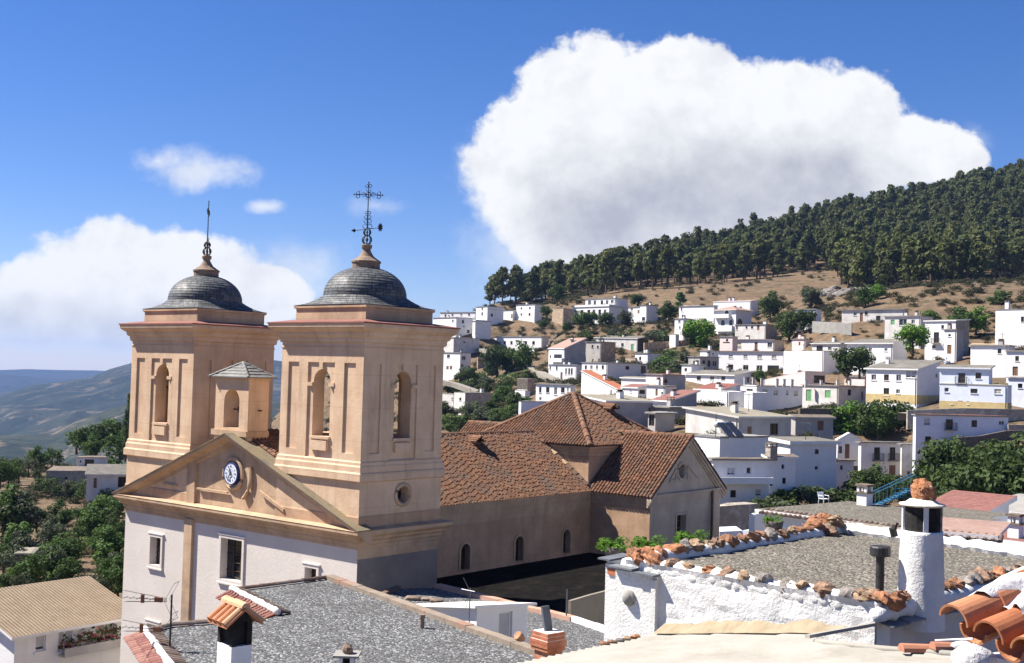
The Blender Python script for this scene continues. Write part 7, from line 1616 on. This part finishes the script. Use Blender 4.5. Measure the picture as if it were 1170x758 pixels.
a = onC(702, 734)
for k in range(5): p = onC(690 + k * 9, 738.5 - k * 2.0); m = MB(); m.ball((0, 0, .04), .06, 7, 5, 0, (1.5, 1, .7), .15); tag(m.build('pebble', [STM[k % 5]], None, loc=tuple(p)), 'small rusty stone lying on the edge of the cream sheet roof', 'stone', 'stones along the cream roof edge')
# ---- corner of orange barrel tiles at the right
ro2 = P(1088, 714, 7.3); dirE = (P(1188, 760, 6.8) - ro2); nE = dirE.normalized(); ax = Vector((.98, .04, .10)); ax = (ax - nE * ax.dot(nE)).normalized(); nn = nE.cross(ax); nn = nn if nn.z > 0 else -nn
rt, ot = empty('tiled_porch', (ro2.x + .5, ro2.y - .4, -4), 0, 'corner of a porch roof of bright orange barrel tiles bedded in white mortar', 'porch roof'), (ro2.x + .5, ro2.y - .4, -4)
ORT = [mat('barrel tile ' + n, c, tuple(x * .8 for x in c), 5, .8, .004, 22) for n, c in (('orange', (.42, .165, .075)), ('deep', (.36, .13, .058)), ('light', (.46, .20, .10)))]
def barrel(mb, o, axv, side, nrm, r, L, th, conc, mi):
    S = 12; vs = []
    for e in (0, 1):
        for rr in (r * (1 - .12 * e), (r - th) * (1 - .12 * e)):
            for i in range(S + 1):
                an = math.pi * i / S; h = math.sin(an) * rr; vs.append(o + axv * (L * e) + side * (math.cos(an) * rr) + nrm * ((-h + r * .0) if conc else h))
    k = S + 1
    fs = [(i, i + 1, 2 * k + i + 1, 2 * k + i) for i in range(S)] + [(k + i, 3 * k + i, 3 * k + i + 1, k + i + 1) for i in range(S)] + [(i, k + i, k + i + 1, i + 1) for i in range(S)] + [(2 * k + i, 2 * k + i + 1, 3 * k + i + 1, 3 * k + i) for i in range(S)] + [(0, 2 * k, 3 * k, k), (S, k + S, 3 * k + S, 2 * k + S)]
    mb.add(vs, fs, mi)
m = MB(); ptch = .255
for i in range(6):
    o = ro2 + nE * ptch * i
    for c in range(3): barrel(m, o + ax * (c * .36 + random.uniform(-.01, .01)) + nn * (.02 + c * .008), ax, nE, nn, .108, .42, .014, False, random.randrange(3)); barrel(m, o + nE * ptch / 2 + ax * (c * .36 + .03) + nn * (.012 + c * .008), ax, nE, nn, .1, .42, .014, True, random.randrange(3))
m.build('barrel_tiles', ORT, rt, ot, False)
m = MB(); NG = 44
for i in range(NG + 1):
    for j in range(13):
        a = nE * (-.12 + 1.5 * i / NG); st = .26 + .16 * float(fbm([i * .35], [3.0], 2, 3, 7)[0] * 2) ; wv = .085 * max(0, math.cos(2 * math.pi * (-.12 + 1.5 * i / NG) / ptch)) ** .6
        d = st + (1.25 - st) * j / 12; m.v.append(tuple(ro2 + a + ax * d + nn * (.05 + 1.25 * wv * (1 - min(1, j / 9)) + .05 * min(1, j / 4) + .03 * float(fbm([i * .3], [j * .5], 1, 2, 4)[0]))))
m.f = [(i * 13 + j, (i + 1) * 13 + j, (i + 1) * 13 + j + 1, i * 13 + j + 1) for i in range(NG) for j in range(12)]; m.m = [0] * len(m.f)
m.build('mortar_bed', [LUMPW], rt, ot, True)
m = MB(); o = ro2 + ax * .22 + nn * -.12 + nE * .05; m.obox(Vector((o.x, o.y, -4.0)), Vector((nE.x, nE.y, 0)) * 1.6, Vector((ax.x, ax.y, 0)) * .9, up * (o.z + 4.0 - .12)); m.build('wall', [WHITEB], rt, ot)
m = MB(); m.tube([P(1069, 732, 7.4), P(1112, 730, 7.05)], .007, 6); m.build('bracket_rod', [FRAMEW], rt, ot)
m = MB(); p = P(1112, 756, 7.0); m.ball(tuple(p), .12, 12, 8, 0, (1.1, .8, .8), .12); p = P(1100, 738, 7.1); m.ball(tuple(p), .05, 8, 6, 0, (1.4, .8, .6), .12); m.build('mortar_lumps', [LUMPW], rt, ot, True)
# ---- roofs to the right beyond the stone rim
E1 = H_('white house with a broad grey clay roof and a long brown tile eave', 876, 1036, 1044, 607, 660, 38, 40, roof='mono', rr=.0, wr=5.2, rmat=GRAVB, over=.3, thick=.1, ground=False, ext=9, chim=[(1014, 578, .42, .55, WHITE)])
r_, C0, er_, el_, WL_, WR_, h_ = E1; m = MB()
for i in range(int((WL_ + .6) / .2)): y = -.3 + i * .2; ridge_tiles(m, (-.42, y, h_ - .0), (.05, y, h_ + .12), .085, .5, 3)
m.build('tile_eave', COPT, r_)
H_('low lean-to with a tan corrugated roof in front of the long tile eave', 955, 1014, 1020, 613, 640, 34.5, 40, roof='mono', rr=.05, rmat=TANT, over=.15, ground=False, ext=9, thick=.06)
E2 = H_('low white building with a pale pink roof just right of the round chimney', 1040, 1130, 1151, 615, 650, 32, 62, roof='mono', rr=.0, wr=3.2, rmat=PALET, over=.25, side=GREYR, ground=False, ext=9, thick=.1)
r_, C0, er_, el_, WL_, WR_, h_ = E2; m = MB()
for i in range(int((WL_ + .6) / .2)): y = -.3 + i * .2; ridge_tiles(m, (-.36, y, h_ - .03), (.05, y, h_ + .09), .08, .45, 3)
m.build('tile_eave', COPT, r_)
H_('house with a grey clay roof slab between two pink tile roofs at the right', 1055, 1126, 1134, 597, 620, 42, 46, roof='mono', rr=-.03, rmat=GRAVB, over=.2, ground=False, ext=9, wr=2.4)
H_('house with a pink tile roof behind the top of the round chimney', 1062, 1124, 1130, 589, 612, 48, 46, roof='mono', rr=.16, rmat=PINKT, over=.25, ground=False, ext=9, wr=2.6)
H_('house with a broad grey sheet roof at the right edge below the dark trees', 1112, 1182, 1190, 591.5, 615, 53, 46, roof='mono', rr=.04, rmat=CONCR, over=.3, ground=False, ext=9, wr=6)
H_('house with a large pink tile roof and two white chimneys at the right edge', 1108, 1192, 1200, 628, 655, 37, 42, roof='mono', rr=.03, rmat=PINKT, over=.3, ground=False, ext=9, wr=11, chim=[(1139, 597, .36, .62, WHITE), (1158, 622, .36, .62, WHITE)])
# blue metal stair frame
BLUEM = mat('blue painted metal', (.035, .15, .26), (.03, .12, .21), 4, .5); p0, p1_ = P(1000, 580, 66), P(1046, 559, 66); root = empty('metal_stair', tuple(p0), 0, 'blue painted metal stair frame rising behind the white chimney', 'stair'); dv = p1_ - p0
m = MB()
for s in (0, .7): m.tube([Vector((0, s, 0)), dv + Vector((0, s, 0))], .035, 6)
m.build('stringer', [BLUEM], root); m = MB()
for k in range(11): q = dv * (k + .5) / 11; m.box(q.x - .12, q.x + .12, 0, .7, q.z - .02, q.z + .02)
m.build('tread', [BLUEM], root); m = MB()
for s in (0, .7):
    m.tube([Vector((0, s, .8)), dv + Vector((0, s, .8))], .03, 5)
    for k in range(6): q = dv * k / 5; m.tube([q + Vector((0, s, 0)), q + Vector((0, s, .8))], .02, 4)
for k in range(5): m.tube([dv + Vector((-1.2, 0, -.25 * k)), dv + Vector((.2, 0, -.25 * k))], .025, 4)
m.build('railing', [BLUEM], root)
p = P(941, 577, 47); root = empty('plastic_chair', tuple(p), .5, 'white plastic chair standing among weeds behind the grey clay roof', 'chair'); root.scale = (.55, .55, .55)
m = MB(); m.box(-.26, .26, -.26, .26, .42, .46); m.build('seat', [FRAMEW], root); m = MB(); m.prism([(-.26, .24, .46), (.26, .24, .46), (.28, .34, .9), (-.28, .34, .9)], (0, .03, 0)); m.build('backrest', [FRAMEW], root)
for sx in (-.24, .24):
    for sy in (-.24, .24): m = MB(); m.tube([(sx * 1.1, sy * 1.1, -.1), (sx, sy, .42)], .025, 5); m.build('leg', [FRAMEW], root)
    m = MB(); m.tube([(sx * 1.1, -.25, .42), (sx * 1.1, -.25, .66), (sx * 1.15, .27, .68)], .025, 5); m.build('armrest', [FRAMEW], root)
garden_wall('rubble bank wall beside the church gable, right of its downpipe', [(818, 608, 80), (842, 606, 80), (866, 604, 81)], 1.7, 1.2, STONEW)
garden_wall('low pale wall under the rubble bank right of the church gable', [(822, 616, 72), (848, 615, 72), (876, 615, 71)], .45, 2.0, WHITEB)
garden_wall('white side wall left of the house with the tile eave', [(862, 612, 62), (874, 608, 66)], 1.1, .3, WHITE)
# plants behind the stone rim
for u, v, s, l in ((702, 628, .45, 'straggly green plant climbing beside the church court'), (743, 628, .5, 'leafy bright green potted plant left, before the church gable'), (792, 622, .5, 'leafy bright green potted plant right, below the gable window'), (884, 598, .28, 'tiny green tuft by the far corner of the stone rim')):
    q = P(u, v, 26); r_ = empty('potted_plant', tuple(q), 0, l, 'plant'); cr, tr = lib('bush', 1, BRIGHTL); o = bpy.data.objects.new('foliage', cr); COL.objects.link(o); o.parent = r_; o.scale = (s * .62, s * .4, s * .36)
    m = MB(); m.lathe(0, 0, [(.13, -.5), (.2, -.05), (.22, .05), (.18, .05)], 12); m.build('pot', [DARKST], r_, smooth=True)
# ---- left house with flower boxes, ruins in the valley
E3 = H_('white house with a tan corrugated roof, beige shutters and red flowers, lower left', -14, 17, 152, 727, 790, 52, 53, wins=[(41, 727, 52, 743, 's'), (67, 718, 82, 742, 's'), (111, 709.5, 130, 732, 's')], roof='gx', rise=1.2, rmat=TANT, wl=8.5, over=.35, ext=5)
r_, C0, er_, el_, WL_, WR_, h_ = E3
m = MB(); (u0, z1), (u1, z0) = face_uv((C0.x, C0.y, 0), er_, 67, 741), face_uv((C0.x, C0.y, 0), er_, 142, 724)
zf = min(z0, z1) - C0.z - .35; m.obox(Vector((u0, -.52, zf)), Vector((u1 - u0, 0, 0)), Vector((0, .5, 0)), Vector((0, 0, .1)), 0); m.obox(Vector((u0, -.52, zf + .1)), Vector((u1 - u0, 0, 0)), Vector((0, .08, 0)), Vector((0, 0, .3)), 0); m.build('balcony', [GREYR], r_)
rf = np.random.default_rng(3); RED = mat('red geranium', (.42, .05, .06), (.30, .03, .04), 3, .7); vv = []; n = int((u1 - u0) / .16)
root = empty('flower_box', tuple(C0 + er_ * u0 + Vector((0, 0, zf + .1))), math.radians(53), 'long row of red geraniums and dark leaves along the balcony of the lower left house', 'flowers')
for nm, mt, per, sz in (('leaves', DARKL, 16, .08), ('flowers', RED, 9, .07)):
    V = leaf_cloud([(.1 + i * (u1 - u0 - .2) / n, -.28 + rf.uniform(-.1, .1), .46 + rf.uniform(-.2, .42)) for i in range(n)], [rf.uniform(.16, .36) for _ in range(n)], per, sz, rf); o = bpy.data.objects.new(nm, quads_mesh(nm, V, mt)); COL.objects.link(o); o.parent = root; o['kind'] = 'stuff'
H_('white hut with a low grey roof among bushes in the left valley', 97, 99, 147, 543, 558, 140, 16, wins=[(107, 546.5, 110.5, 555, 'd'), (135, 545, 145, 557, 'o')], roof='mono', rl=.24, wl=4, rmat=LAUNA, wall=T2, name='hut', cat='hut')
H_('collapsed whitish farm ruin with a ragged top in the left valley', 50, 53, 98, 539, 551, 147, 14, wins=[(58, 545, 60, 548), (66, 546, 68, 549), (74, 545, 77, 548)], wall=STONEW, rmat=LAUNAB, name='ruin', cat='ruin', over=.02)
H_('broken white wall with a black gap behind the farm ruin in the left valley', 86, 88, 121, 523.5, 538, 153, 12, wins=[(97, 525, 107, 538, 'o'), (91, 526, 93, 529)], wall=T2, rmat=LAUNAB, name='ruin', cat='ruin', wl=2.5, over=.02)
H_('little dark shed with a pale roof between the bushes, lower left', 17.5, 19, 37, 634, 648, 95, 14, wall=DARKST, rmat=BEIGE, name='shed', cat='shed', over=.2, wl=3)
